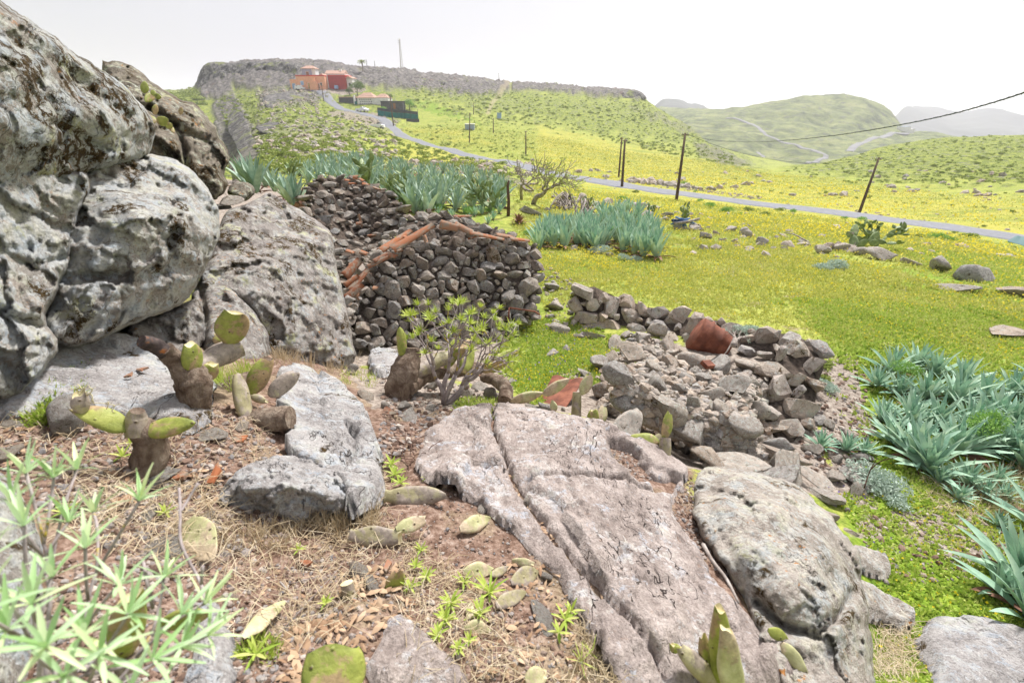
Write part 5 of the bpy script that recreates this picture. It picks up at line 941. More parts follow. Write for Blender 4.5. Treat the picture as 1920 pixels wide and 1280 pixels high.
put(BG[1],'green_shrub',1835,838,.30,'light green feathery plant among the right-hand agaves','shrub',None,dz=.2)
put(BG[2],'green_shrub',1688,725,.2,'small light green plant near the top of the agave bed','shrub',None,dz=.2)
for x,y,s,l in [(1555,505,.5,'low silvery plant spreading under the field wall'),(1650,905,.32,'silvery grey plant by the rounded tan boulder'),(1668,935,.2,'lower tuft of the silvery grey plant'),(1555,730,.22,'grey cushion plant beside the path at the wall end'),(1395,636,.24,'pale feathery plant growing out of the low wall behind the sapling'),(1130,475,.45,'feathery grey-green plant in front of the agave clump'),(1180,488,.35,'second feathery plant in front of the agave clump')]: put(BS[ars.randint(2)],'silver_plant',x,y,s,l,'plant',None,dz=.12 if y==636 else 0)
for x,y,s,l in [(1548,690,.18,'yellow-green cushion plant right of the pale block'),(1540,712,.16,'yellowish cushion plant below the first one beside the path')]: put(BU[0],'cushion_plant',x,y,s,l,'plant',None)
# shrubs dotted on the slopes
SH=[]
def slope_bushes(reg,n,smin,smax,lim,sep,group,meshes=BU):
    acc=[]
    P0=np.array(reg); x0,y0=P0.min(0); x1,y1=P0.max(0)
    for k in range(n):
        x,y=ars.uniform(x0,x1),ars.uniform(y0,y1)
        if polydist(reg,np.array([x]),np.array([y]))[0]<0: continue
        if any((a-x)**2+((b-y)*1.5)**2<sep**2 for a,b in acc): continue
        P=hit1(x,y); acc.append((x,y)); s=ars.uniform(smin,smax)*(1 if P[1]>60 else .7)
        if abs(linedist([(p[0],p[1]) for p in road_pts],np.array([P[0]]),np.array([P[1]]))[0])<3.5: continue
        put(meshes[ars.randint(len(meshes))],'shrub',x,y,s,where(x,y,'round','shrub','far' if P[1]>90 else 'dusty'),'shrub',group,P=P,sz=ars.uniform(.8,1.2))
        if len(acc)>=lim: break
LANDM+=[(580,150,'the orange house'),(637,150,'the dark red house'),(697,185,'the tiled white cottage'),(745,212,'the teal fence'),(738,240,'the bend in the road'),(565,160,'the parked van'),(883,230,'the far pole in the yellow slope'),(950,160,'the dirt track'),(1212,180,'the mesa\'s right tip'),(450,130,'the mesa cliff'),(985,265,'the thin pole on the slope'),(1165,300,'the pair of poles'),(560,270,'the grey promontory'),(440,300,'the ravine edge'),(870,290,'the road\'s long curve'),(1450,300,'the valley bottom'),(1700,300,'the right-hand slope'),(1900,280,'the slope at the right edge'),(1100,220,'the middle of the mesa slope'),(1300,260,'the end of the mesa')]
slope_bushes([(745,240),(930,300),(1000,320),(960,325),(800,290),(745,275)],400,.6,1.3,26,12,'shrubs along the road below the village')
slope_bushes([(480,200),(600,190),(740,230),(740,300),(620,290),(470,340)],600,.6,1.4,46,13,'shrubs on the grey promontory')
slope_bushes([(760,175),(960,175),(1200,190),(1280,230),(1100,225),(900,215),(770,200)],500,.8,1.9,36,13,'shrubs on the mesa slope')
slope_bushes([(1100,340),(1300,330),(1500,385),(1900,420),(1900,470),(1500,420),(1300,395),(1130,370)],500,.35,.8,34,17,'shrubs beside the road in the yellow field',BU+BG)
slope_bushes([(1480,320),(1560,302),(1680,270),(1900,255),(1900,330),(1600,335)],500,.5,1.1,32,16,'shrubs on the right-hand slope')
# countless scrub farther off, as one mass
def mass(name,label,regs,m,seed,quads=26):
    rs=np.random.RandomState(seed); Vs=[];Qs=[];o=0; base=[dome_geo(100+i,quads,.34,.6) for i in range(6)]
    for reg,n,s0,s1 in regs:
        P0=np.array(reg); x0,y0=P0.min(0); x1,y1=P0.max(0); X=rs.uniform(x0,x1,n);Y=rs.uniform(y0,y1,n); ok=polydist(reg,X,Y)>0; P=hit(X[ok],Y[ok])
        RDl=linedist([(p[0],p[1]) for p in road_pts],P[:,0],P[:,1])
        for p,rd in zip(P,RDl):
            if rd<3.4: continue
            v,q=base[rs.randint(6)]; a=rs.uniform(0,6.28); s=rs.uniform(s0,s1); v=v@np.array([[math.cos(a),math.sin(a),0],[-math.sin(a),math.cos(a),0],[0,0,1]])*s+p; Vs.append(v); Qs.append(q+o); o+=len(v)
    ob=mk(name,np.concatenate(Vs),np.concatenate(Qs),m,None,False); return tag(ob,label,None,None,'stuff')
mass('scrub','small scattered shrubs covering the slopes and the mesa top',[([(745,245),(900,215),(1000,240),(1000,320),(900,285),(800,262)],520,.25,.7),([(800,275),(1000,335),(960,350),(780,315)],160,.25,.6),([(470,180),(600,180),(745,240),(900,290),(960,330),(700,300),(480,335)],1700,.35,.9),([(760,160),(1210,186),(1290,225),(1420,315),(1300,300),(1000,235),(760,200)],2200,.5,1.1),([(1000,230),(1400,315),(1900,350),(1900,400),(1300,350),(1000,300)],420,.2,.5),([(1470,320),(1680,262),(1920,248),(1920,345),(1600,345)],750,.25,.65),([(400,180),(480,180),(480,230),(430,250)],160,.6,1.3),([(310,165),(370,165),(390,200),(330,190)],200,1,2.2),([(390,113),(520,106),(640,112),(800,134),(1000,158),(1210,167),(1210,163),(1000,151),(800,127),(640,104),(520,101)],500,.5,1.1)],MAT_BUSH,71)
def rock_mass(name,label,pix,m,seed):
    rs=np.random.RandomState(seed); pix=np.array(pix); P=hit(pix[:,0],pix[:,1]); B=MB()
    for p in P:
        s=rs.uniform(.18,.75)*(1 if p[1]>60 else .3)*(1.3 if rs.rand()<.1 else 1); V,F=ICO[1]; v=V*(1+rs.uniform(-.3,.3,(len(V),1)))*[1,.8,.7]*s; B.add(v@np.array(rotm(rs,.5).to_matrix()).T+p,T=F)
    o=B.build(name,m,smooth=False); return tag(o,label,None,None,'stuff')
PX=[(ars.uniform(480,745),ars.uniform(215,310)) for _ in range(520)]+[(ars.uniform(700,1000),ars.uniform(302,350)) for _ in range(300)]+[(ars.uniform(1000,1920),ars.uniform(320,480)) for _ in range(260)]+[(ars.uniform(480,600),ars.uniform(170,215)) for _ in range(260)]
for t in np.linspace(0,1,220): PX.append((1180+t*250+ars.normal()*4,348+t*34-9+ars.normal()*2))
for t in np.linspace(0,1,90): PX.append((800+t*200+ars.normal()*5,312+t*34+ars.normal()*3))
for t in np.linspace(0,1,120): PX.append((1600+t*300+ars.normal()*10,400+t*52+ars.normal()*4))
rock_mass('loose_rocks','scattered grey rocks on the promontory and in the yellow fields',[p for p in PX if linedist([(a,b) for a,b,_ in ROAD],np.array([p[0]]),np.array([p[1]]))[0]>5],MR_MASON2,9)
# ---------------- branching shrubs ----------------
def grow(B,start,tips,r0,rs,curl=.12,frac=.42,droop=0,seg=5,m=0,depth=0,rmin=.003):
    n=len(tips); start=np.array(start); tips=np.array(tips)
    if n==1:
        a,b=start,tips[0]; mid=(a+b)/2+rs.normal(size=3)*curl*np.linalg.norm(b-a)*.5+[0,0,-droop*np.linalg.norm(b-a)]; t=np.linspace(0,1,seg)[:,None]; P=(1-t)**2*a+2*t*(1-t)*mid+t*t*b
        B.tube(P,np.linspace(r0,max(rmin,r0*.55),seg),6,m); return
    c=tips.mean(0); node=start+(c-start)*frac*rs.uniform(.8,1.2); L=np.linalg.norm(node-start); mid=(start+node)/2+rs.normal(size=3)*curl*L+[0,0,-droop*L]
    t=np.linspace(0,1,seg)[:,None]; P=(1-t)**2*start+2*t*(1-t)*mid+t*t*node
    r1=max(rmin,r0*.84); B.tube(P,np.linspace(r0,r1,seg),7,m)
    q=tips-c; u,s_,vt=np.linalg.svd(q,full_matrices=False); k=q@vt[0]; o=np.argsort(k); h=n//2 if n<4 else int(np.clip(rs.normal(.5,.12)*n,1,n-1))
    for g in (o[:h],o[h:]): grow(B,node,tips[g],max(rmin,r1*(len(g)/n)**.42),rs,curl,frac,droop,seg,m,depth+1,rmin)
def rosette(B,P,D,n,L,w,rs,spread=(20,80),tipw=.25):
    D=np.array(D)/np.linalg.norm(D); a=np.cross(D,[.3,.5,.81]); a/=np.linalg.norm(a); b=np.cross(D,a); M=np.stack([a,b,D],1)
    pr=lambda t: np.clip(.3+1.5*t,0,1)*np.clip(1.25-t*1.05,.1,1)
    for k in range(n):
        e=R(spread[1]-(spread[1]-spread[0])*k/(n-1)+rs.uniform(-8,8)); V,Q=blade(L*rs.uniform(.75,1.15),w,e,e-R(rs.uniform(5,30)),k*2.4+rs.uniform(-.3,.3),5,.25,.002,prof=pr); B.add(V@M.T+P,Q=Q)
def shrub_thing(name,label,base,tips,r0,leafn,L,w,rs,mleaf,mstem,cat='shrub',curl=.12,frac=.42,spread=(15,85),leafp=1.,group=None,stemname='stems',rmin=.003,multi=1):
    base=np.array(base); th=empty(name,base,label,cat,group); B=MB(); tt=np.array(tips); od=np.argsort(tt[:,0]+rs.normal(size=len(tt))*.12)
    for g in np.array_split(od,multi): grow(B,base,tt[g],r0/multi**.4,rs,curl,frac,rmin=rmin)
    o=B.build(stemname,mstem,None,True,tuple(base)); o.parent=th; o.location=(0,0,0)
    B=MB()
    for t in tips:
        if rs.rand()<leafp: rosette(B,np.array(t),np.array(t)-base+[0,0,.3*np.linalg.norm(np.array(t)-base)],leafn,L,w,rs,spread)
    o=B.build('foliage',mleaf,None,True,tuple(base)); o.parent=th; o.location=(0,0,0); return th
vs=np.random.RandomState(12)
# leafy succulent shrub by the ruin
base=hit1(832,758)
tp=[(770,585),(778,600),(765,612),(790,575),(800,590),(785,625),(770,640),(812,600),(820,580),(835,585),(845,572),(850,568),(858,590),(830,612),(815,628),(842,605),(862,578),(875,585),(868,605),(850,622),(880,598),(890,580),(900,575),(905,592),(890,612),(872,628),(912,605),(920,588),(930,600),(905,622),(925,618),(940,612),(948,625),(930,636),(912,640),(955,640),(968,632),(975,648),(960,655),(940,652),(978,665),(985,655),(970,672),(950,670),(930,668),(915,658),(960,690),(940,686),(965,700),(895,645),(880,650),(905,675),(800,650),(825,650),(860,645),(780,615),(808,572),(875,568),(915,575),(935,585),(950,600),(965,615),(980,640),(885,630),(900,605),(840,630),(755,630),(762,598)]
tips=[unp(x+vs.uniform(-9,9),y+vs.uniform(-9,14),np.array(vs.uniform(3.45,4.4)+.0006*(x-860))) for x,y in tp]
shrub_thing('succulent_shrub','leafy succulent shrub with bare grey-lilac stems and yellow-green tufts before the ruin wall',base,tips,.042,22,.066,.0105,vs,MAT_VERODE,MAT_STEM,curl=.13,frac=.34,multi=5,rmin=.0045)
# blurred shrub in the lower left foreground
fb=unp(95,1420,np.array(.82))
ft=[(49,887,.95),(101,895,1.0),(144,880,1.02),(262,938,.95),(22,936,.9),(45,985,.85),(129,978,.95),(160,1026,.88),(222,1096,.85),(98,1080,.82),(307,1082,.95),(383,1131,.95),(341,1150,.88),(155,1190,.76),(13,1180,.7),(186,1227,.72),(287,1235,.78),(340,1212,.84),(-20,1045,.72),(240,1150,.8),(60,1130,.75),(120,1265,.68),(240,1295,.72),(-40,1150,.65),(175,960,1.05),(390,1190,.9),(85,1210,.66)]
ftips=[unp(x,y,np.array(d)) for x,y,d in ft]
shrub_thing('leafy_shrub','pale blue-green leafy shrub with purplish stems in the bottom left foreground',fb,ftips,.012,10,.072,.0115,np.random.RandomState(4),MAT_SHRUBLEAF,MAT_STEM,curl=.12,frac=.30,spread=(8,82),rmin=.0028,multi=3)
tw=MB(); 
for pts in ([(383,1125,.95),(375,1090,1.05),(340,1020,1.1),(338,960,1.15),(336,915,1.2)],[(338,960,1.15),(352,938,1.18),(372,905,1.2)],[(378,1095,1.0),(380,1060,1.0)],[(287,1140,.95),(275,1085,.95),(268,1050,1.0)]): tw.tube(catmull(unp(*[np.array(q) for q in zip(*pts)]),4),.0035,5)
o=tw.build('dead_twig',MAT_STEM,None,True,tuple(unp(383,1125,np.array(.95)))); tag(o,'bare purplish-grey forked twig rising from the bottom left shrub','twig')
# bare twisted shrubs behind the ruin
base=hit1(1000,383); ts=[]
ks=np.random.RandomState(8)
for _ in range(150):
    a=ks.uniform(0,1); x=1045+ks.normal()*26; y=333+ks.normal()*15+.1*(x-1040); ts.append(unp(x,y,np.array(ks.uniform(19.5,22))))
shrub_thing('twisted_shrub','wide low shrub with twisted pale limbs and yellowish leaves leaning right','%s'and base,ts,.13,7,.11,.03,ks,MAT_VERODE,MAT_WOOD,curl=.3,frac=.33,rmin=.012)
base=hit1(978,375); ts=[unp(x+ks.normal()*5,y+ks.normal()*4,np.array(ks.uniform(20,21.4))) for x,y in [(962,302),(970,310),(985,325),(1000,305),(1010,300),(1025,298),(965,330),(980,312),(990,330),(1005,320),(1020,312),(1032,305),(1040,315),(968,320),(998,335),(1012,335)] for _ in range(4)]
shrub_thing('thorny_shrub','upright twisted leafless shrub with rusty brown twigs behind the ruin',base,ts,.09,5,.08,.02,ks,MAT_VERODE,MAT_WOOD,curl=.42,frac=.36,leafp=.5,rmin=.012)
# small sapling in the wall
base=hit1(1368,680,.0)+[0,0,.25]; ts=[unp(x,y,np.array(6.5)) for x,y in [(1375,622),(1382,618),(1390,620),(1398,628),(1402,640),(1368,625),(1362,620),(1385,628)]]
shrub_thing('sapling','little bare sapling with a pale trunk standing beside the rusty drum',base,ts,.035,9,.06,.008,ks,MAT_SILVER,MAT_BARK,cat='sapling',curl=.12,frac=.55)
# dead twigs on the crest and dry stalks
def twig(label,lines,r=.004,m=None,name='dry_twig',cat='twig',group=None):
    B=MB(); 
    for l in lines:
        A=np.array([unp(x,y,np.array(d)) for x,y,d in l]); B.tube(catmull(A,4) if len(A)>2 else A,np.linspace(r,r*.5,len(catmull(A,4)) if len(A)>2 else 2),5)
    o=B.build(name,m or MAT_WOOD,None,True,tuple(unp(lines[0][0][0],lines[0][0][1],np.array(lines[0][0][2])))); return tag(o,label,cat,group)
mtw=NM('dark_twig',.9,.1); MAT_DTW=mtw.out(mtw.ramp(mtw.noise(20,4),[(.3,(.05,.028,.02)),(.7,(.17,.10,.075))]))
B_=MB(); b0=hit1(765,895); kt=np.random.RandomState(2); grow(B_,b0,[unp(x,y,np.array(d)) for x,y,d in [(725,830,2.9),(760,810,3.0),(742,822,2.9),(800,815,3.0),(830,825,2.95),(820,845,2.8),(700,860,2.8),(735,850,2.8),(790,850,2.7),(840,870,2.7),(775,800,3.1),(755,840,2.8),(715,845,2.8),(810,835,2.8)]],.006,kt,.2,.35,rmin=.0022); o=B_.build('dead_bush',MAT_DTW,None,True,tuple(b0)); tag(o,'tangle of thin dark dead twigs beside the long grey boulder','dead bush')
twig('pale bleached stick lying along the edge of the big pale boulder',[[(1318,1020,2.42),(1335,1050,2.28),(1362,1085,2.15),(1385,1130,2.02)]],.011)
twig('thin dark stick lying on the soil above the pale dried pads',[[(912,1010,2.2),(935,1025,2.14),(965,1038,2.1)]],.004,MAT_DTW)
twig('dark forked stick below the curled dry leaf',[[(972,1135,1.83),(940,1165,1.78),(910,1195,1.72),(890,1215,1.68)]],.005,MAT_DTW)
twig('thin bent twig in the straw left of the cut cactus',[[(525,1090,1.68),(545,1112,1.66),(560,1122,1.68),(600,1120,1.74)]],.004,MAT_WOOD)
twig('dark stick lying from the yellow cut pad to the lower left',[[(545,1145,1.6),(515,1175,1.55),(480,1205,1.5)]],.006,MAT_DTW)
twig('white dry stick left of the prickly pear in the field',[[(1512,452,16.5),(1490,440,17),(1470,436,17.5)]],.03,MAT_WOOD)
twig('grey bare rod leaning from the drum to the wall',[[(1378,630,6.4),(1362,660,6.3),(1342,678,6.25)]],.012,MAT_WOOD)
twig('dry thistle stalk with two brown heads by the silvery plant',[[(1620,915,4.2),(1632,880,4.25),(1645,858,4.25)],[(1632,880,4.25),(1650,865,4.2),(1682,856,4.1)]],.006,MAT_DTW)
twig('tall dry stem in front of the left foreground boulder',[[(520,1100,1.7),(600,1080,1.75)],[(530,1180,1.5),(640,1060,1.8)]],.0025,MAT_WOOD)
# grey tangle of dead wood in front of the clump
kt=np.random.RandomState(6)
for cx,cy,n_,lab,rx in [(1060,388,46,'heap of grey dead roots behind the agave clump',26),(1096,405,26,'grey fallen branches right of the dead roots',22)]:
    B_=MB(); b0=hit1(cx,cy); 
    for k in range(n_):
        x=cx+kt.normal()*rx*.55; h=abs(kt.normal())*.25; a=hit1(x,cy+kt.uniform(-4,8)); e_=np.array(b0)+[kt.normal()*.25,0,.3+kt.rand()*.45]; mid=(a+e_)/2+kt.normal(size=3)*.15; t=np.linspace(0,1,5)[:,None]; B_.tube((1-t)**2*a+2*t*(1-t)*mid+t*t*e_,.028*kt.uniform(.5,1.2),5)
    o=B_.build('dead_roots',MAT_WOOD,None,True,tuple(b0)); tag(o,lab,'dead wood')
P=hit1(953,405); B_=MB(); B_.tube(np.array([P,P+[.02,0,.6],P+[-.02,0,1.15],P+[.03,0,1.35]]),[.07,.06,.05,.04],8); o=B_.build('dead_stalk',mtw.m,None,True,tuple(P)); tag(o,'standing brown dead cactus stalk near the pale agaves','dead stalk')
# ---------------- prickly pears ----------------
def padmat(name,c0,c1,c2,cork=.0,corkc=(.36,.30,.25)):
    m=NM(name,.55,.35); n=m.noise(7,6,.65); c=m.ramp(n,[(.32,c0),(.5,c1),(.68,c2)])
    if cork: c=m.mix(m.thr(m.noise(5,7,.7,.3),.62-.22*cork,.68-.2*cork),c,m.ramp(m.noise(30,5,.7),[(.3,tuple(q*.5 for q in corkc)),(.6,corkc),(.75,tuple(min(1,q*1.4) for q in corkc))]))
    v=m.vor(26,out='Distance',rand=.35); c=m.mix(m.thr(v,.14,.07),c,(.10,.07,.04)); wr=m.noise(38,5,.7,.5); c=m.mix(.35,c,m.ramp(wr,[(.35,(.55,.5,.45)),(.5,(1,1,1)),(.65,(1.3,1.3,1.25))]),'MULTIPLY'); m.bump(m.math('ADD',m.math('ADD',n,m.math('MULTIPLY',wr,.6)),m.thr(v,.2,.05)),.6,.008); return m.out(c)
P_GREEN=padmat('green_pad',(.15,.18,.035),(.27,.30,.06),(.40,.41,.11),.62,(.42,.30,.16))
P_YEL=padmat('yellowed_pad',(.25,.24,.11),(.42,.41,.21),(.60,.58,.38),.8,(.55,.44,.30))
P_CORK=padmat('corky_pad',(.20,.18,.09),(.36,.32,.18),(.50,.46,.30),.8)
P_FAR=padmat('dull_green_pad',(.10,.15,.05),(.20,.27,.10),(.32,.38,.18),.1)
mc=NM('cut_flesh',.85,.2); MAT_CUT=mc.out(mc.ramp(mc.noise(25,6,.7),[(.3,(.45,.36,.16)),(.5,(.62,.55,.32)),(.7,(.72,.68,.50))]))
mc=NM('burnt_cut',.9,.1); MAT_BURN=mc.out(mc.ramp(mc.noise(22,6,.7),[(.3,(.015,.012,.012)),(.55,(.09,.07,.065)),(.68,(.35,.13,.04))]))
mc=NM('cactus_bark',.95,.1); f_=mc.noise(9,8,.75,.5); wv_=mc.noise(1,7,.7,1.2,vec=mc.stretch((26,26,9))); mc.bump(mc.math('ADD',f_,wv_),1,.03)
MAT_CBARK=mc.out(mc.ramp(f_,[(.30,(.06,.038,.028)),(.45,(.19,.135,.10)),(.57,(.33,.26,.20)),(.70,(.50,.43,.35))]))
def pad_geo(L,W,Tk,cut=1.,nu=18,nv=16,bend=0.,neck=.25,rag=0,seed=0):
    "obovate pad along +Z, face normal +Y; cut<1 slices the top off flat (returns cap faces separately)"
    V=[]; u=np.linspace(0,cut,nu)
    for i,t in enumerate(u):
        p=math.sin(math.pi*min(1,t**.85))**.62 if 0<t<1 else 0
        p=max(p,neck*(1-t)**3,.02 if t<1 else .0); wr=W/2*p; tr=Tk/2*(p**.7)
        for j in range(nv):
            a=2*math.pi*j/nv; ca,sa=math.cos(a),math.sin(a); x=wr*ca; y=tr*sa*(1+.15*math.cos(2*a)); z=L*t+(rag*math.sin(a*3+seed)*.5+rag*math.sin(a+seed*2)) *(t/cut)**6; V.append((x,y+bend*t*t*L,z))
    F=[]
    for i in range(nu-1):
        for j in range(nv): F.append([i*nv+j,i*nv+(j+1)%nv,(i+1)*nv+(j+1)%nv,(i+1)*nv+j])
    return np.array(V),np.array(F),nv
def frame(A,B_,roll,toward):
    z=np.array(B_)-A; z/=np.linalg.norm(z); y=np.array(toward)-z*np.dot(toward,z); y/=np.linalg.norm(y); x=np.cross(y,z); c,s=math.cos(roll),math.sin(roll); x,y=x*c+y*s,-x*s+y*c; return np.stack([x,y,z],1)
class Cactus:
    def __init__(s,name,label,px,py,cat='cactus',group=None,P=None,sinkz=.0):
        s.o=np.array(P if P is not None else hit1(px,py,0)); s.o[2]-=sinkz; s.t=empty(name,s.o,label,cat,group)
    def _k(s,B,n,m,mats=None,label=None):
        o=B.build(n,m,None,True,tuple(s.o),mats); o.parent=s.t; o.location=(0,0,0)
        if label: o['label']=label
        return o
    def pad(s,x0,y0,d0,x1,y1,d1,wpx,m,cut=1.,roll=0.,tk=.13,capm=None,bend=0,rag=.01,name='pad',label=None,neck=.25):
        A=unp(x0,y0,np.array(d0)); B_=unp(x1,y1,np.array(d1)); L=np.linalg.norm(B_-A); W=wpx/FPX*(d0+d1)/2; M=frame(A,B_,roll,-(A+B_)/2)
        V,F,nv=pad_geo(L/cut,W,W*tk*.8+.010,cut,18,16,bend,neck,rag*(cut<1),x0)
        V=V+np.stack([pn(V*9+x0,3),pn(V*9+x0,4),pn(V*9+x0,5)],-1)*.012*min(1,W*8)
        mb_=MB(); mb_.add(V@M.T+A,Q=F,m=0)
        if cut<1: ring=V[-nv:]; c=ring.mean(0); inner=c+(ring-c)*.82-[0,0,.006]; CV=np.concatenate([ring,inner,[c-[0,0,.012]]]); mb_.add(CV@M.T+A,T=[[nv+j,nv+(j+1)%nv,2*nv] for j in range(nv)],Q=[[j,(j+1)%nv,nv+(j+1)%nv,nv+j] for j in range(nv)],m=1)
        return s._k(mb_,name,m,[m,capm or MAT_CUT],label)
    def limb(s,pts,m=None,name='stem',n=14,rough=.16,capm=None,label=None):
        A=np.array([np.r_[unp(x,y,np.array(d)),r/FPX*d] for x,y,d,r in pts]); C=catmull(A,7) if len(A)>2 else np.array([A[0]+(A[1]-A[0])*t for t in np.linspace(0,1,7)]); B=MB(); B.tube(C[:,:3],C[:,3],n,0,cap=False); V=B.V[0]; cen=np.repeat(C[:,:3],n,0); rr=np.repeat(C[:,3],n)
        D=V-cen; V=V+D*(fbm(V,26,4,int(pts[0][0]),.6)*rough*2+fbm(V,9,3,7)*rough)[:,None]; B.V[0]=V
        k=len(C); B.add(np.concatenate([V[-n:],[V[-n:].mean(0)+(C[-1,:3]-C[-2,:3])*.1]]),T=[[j,(j+1)%n,n] for j in range(n)],m=1); B.add(np.concatenate([V[:n],[V[:n].mean(0)]]),T=[[(j+1)%n,j,n] for j in range(n)],m=0)
        return s._k(B,name,None,[m or MAT_CBARK,capm or MAT_CBARK],label)
# burnt stump behind (centre left)
c=Cactus('cut_cactus','cut prickly pear stump with a black burnt arm and a bright green sliced pad',368,770)
c.limb([(362,790,2.45,26),(366,750,2.42,27),(362,715,2.4,30),(345,690,2.38,24),(325,670,2.34,18),(308,655,2.30,16)],name='trunk')
c.limb([(312,662,2.31,15),(295,650,2.28,14),(278,644,2.25,14),(264,640,2.22,12)],MAT_BURN,name='burnt_arm',capm=MAT_BURN)
c.pad(366,700,2.38,356,645,2.34,40,P_GREEN,.86,roll=.5,tk=.5,label='short green pad with a brown top on the trunk')
c.limb([(368,705,2.5,18),(395,675,2.6,20),(425,660,2.7,22),(452,650,2.75,17)],P_CORK,name='corky_arm',rough=.06)
c.pad(428,646,2.68,441,586,2.62,56,P_GREEN,.78,roll=.15,tk=.3,rag=.012,label='bright green pad sliced straight across')
c.pad(414,642,2.68,402,632,2.68,16,P_GREEN,.8,tk=.6)
c.pad(382,715,2.5,398,682,2.5,34,P_GREEN,.86,roll=.2,tk=.45)
# front stump with two green pads
c=Cactus('cut_cactus','cut prickly pear with two green pads spread sideways, near the dark slate stone',280,868)
c.limb([(276,885,1.98,28),(284,850,1.98,30),(280,820,1.96,27),(262,800,1.94,22),(255,790,1.93,18)],name='trunk')
c.limb([(258,815,1.93,20),(256,785,1.92,18),(258,770,1.91,12)],P_CORK,name='corky_arm',rough=.08)
c.pad(240,806,1.9,152,758,1.82,44,P_GREEN,.92,roll=.35,tk=.35,bend=-.28,rag=.02,label='curved green pad torn open with pale fibres')
c.pad(156,775,1.84,146,738,1.82,30,P_CORK,.8,roll=.2,tk=.6)
c.pad(268,808,1.94,368,792,1.95,40,P_GREEN,1.,roll=-.5,tk=.55,label='green pad with a brown upper rim pointing right')
for k in range(16):
    B_=MB(); x=150+kt.uniform(-6,22) if k<9 else kt.uniform(165,220); y=742+(0 if k<9 else (x-150)*.5); A=np.array([[x,y,1.83],[x+kt.normal()*6,y-kt.uniform(8,16),1.83],[x+kt.normal()*14,y-kt.uniform(10,24),1.83]]); 
    if k==0: FB=MB()
    Q_=unp(A[:,0],A[:,1],A[:,2]); FB.tube(catmull(Q_,4),.0014,4)
c._k(FB,'torn_fibres',MAT_CUT)
# grey stems group right of the burnt stump
c=Cactus('cut_cactus','cluster of grey cut cactus stems with one green-sided pad beside the long boulder',480,775)
c.limb([(455,800,2.55,18),(480,790,2.6,22),(520,785,2.6,24),(545,782,2.6,22)],name='fallen_trunk')
c.limb([(385,760,2.75,12),(430,725,2.9,18),(470,712,3.0,16)],name='fallen_trunk')
c.pad(462,790,2.55,446,705,2.6,34,P_CORK,.9,roll=.6,tk=.6)
c.pad(470,740,2.75,502,672,2.78,42,P_GREEN,.9,roll=.4,tk=.5,capm=MAT_CBARK,label='green-sided pad with a brown edge')
c.pad(505,742,2.75,555,698,2.85,36,P_CORK,.9,roll=.3,tk=.6,capm=MAT_CBARK)
c.pad(470,742,2.7,500,752,2.72,16,P_CORK,.95,tk=.8)
# swollen cactus by the ruin
c=Cactus('prickly_pear','old prickly pear with a swollen grey trunk and thick pads behind the shrub',757,745)
c.limb([(752,765,4.05,18),(748,735,4.05,26),(758,700,4.05,27),(768,672,4.1,22),(770,652,4.1,17)],name='trunk',rough=.08)
c.pad(756,672,4.05,750,612,4.0,20,P_GREEN,1.,roll=.9,tk=1.0,label='thin upright pad seen edge-on')
c.limb([(768,704,4.1,14),(795,690,4.2,15),(820,676,4.3,14),(845,668,4.4,12)],P_CORK,name='arm',rough=.06)
c.limb([(765,728,4.0,16),(800,705,4.3,14),(850,695,4.6,13),(900,690,4.8,12)],name='arm')
c.pad(835,690,4.4,862,630,4.5,30,P_GREEN,1,roll=.5,tk=.4); c.pad(868,700,4.4,880,635,4.55,34,P_GREEN,1,roll=.3,tk=.3); c.pad(905,698,4.7,975,655,4.9,36,P_GREEN,1,roll=.8,tk=.4); c.pad(840,668,4.35,880,655,4.4,26,P_GREEN,1,roll=.7,tk=.4)
# bent stem with pads lying to the right
c=Cactus('prickly_pear','fallen prickly pear with a bent brown stem and two green pads above the rusty sheet',950,752)
c.limb([(905,708,4.6,9),(930,712,4.5,12),(948,728,4.3,13),(946,752,4.15,13)],name='trunk')
c.pad(958,752,4.15,1020,736,4.0,20,P_YEL,1,roll=.3,tk=.8); c.pad(1018,740,4.0,1068,710,3.95,22,P_YEL,1,roll=.4,tk=.6)
c=Cactus('cut_cactus','thin upright cut cactus stem with a notched green pad on the crest',1080,782)
c.limb([(1080,785,3.85,10),(1081,760,3.85,9),(1082,735,3.85,8)],P_CORK,name='stem',rough=.06); c.pad(1090,740,3.85,1106,706,3.85,24,P_YEL,.85,roll=.3,tk=.5)
c=Cactus('cut_cactus','pair of short yellow-green cut pads on the crest edge',1115,798); c.pad(1108,798,3.75,1114,768,3.75,22,P_GREEN,.85,tk=.5); c.pad(1125,795,3.75,1132,764,3.8,20,P_YEL,.85,roll=.3,tk=.5); c.pad(1040,772,3.75,1036,752,3.75,14,P_YEL,.9,tk=.5)
c=Cactus('cut_cactus','upright cut cactus pad with an orange-brown pad lying beside it at the slab edge',1240,852)
c.limb([(1246,862,3.35,11),(1247,840,3.35,11),(1248,820,3.36,10)],P_CORK,name='stem',rough=.06); c.pad(1245,826,3.36,1256,774,3.38,22,P_GREEN,.86,roll=.7,tk=.5); c.pad(1238,828,3.4,1180,818,3.45,26,P_GREEN,1,roll=.4,tk=.5,label='brownish orange pad lying sideways'); c.pad(1225,850,3.4,1238,815,3.42,26,P_CORK,.9,tk=.4)
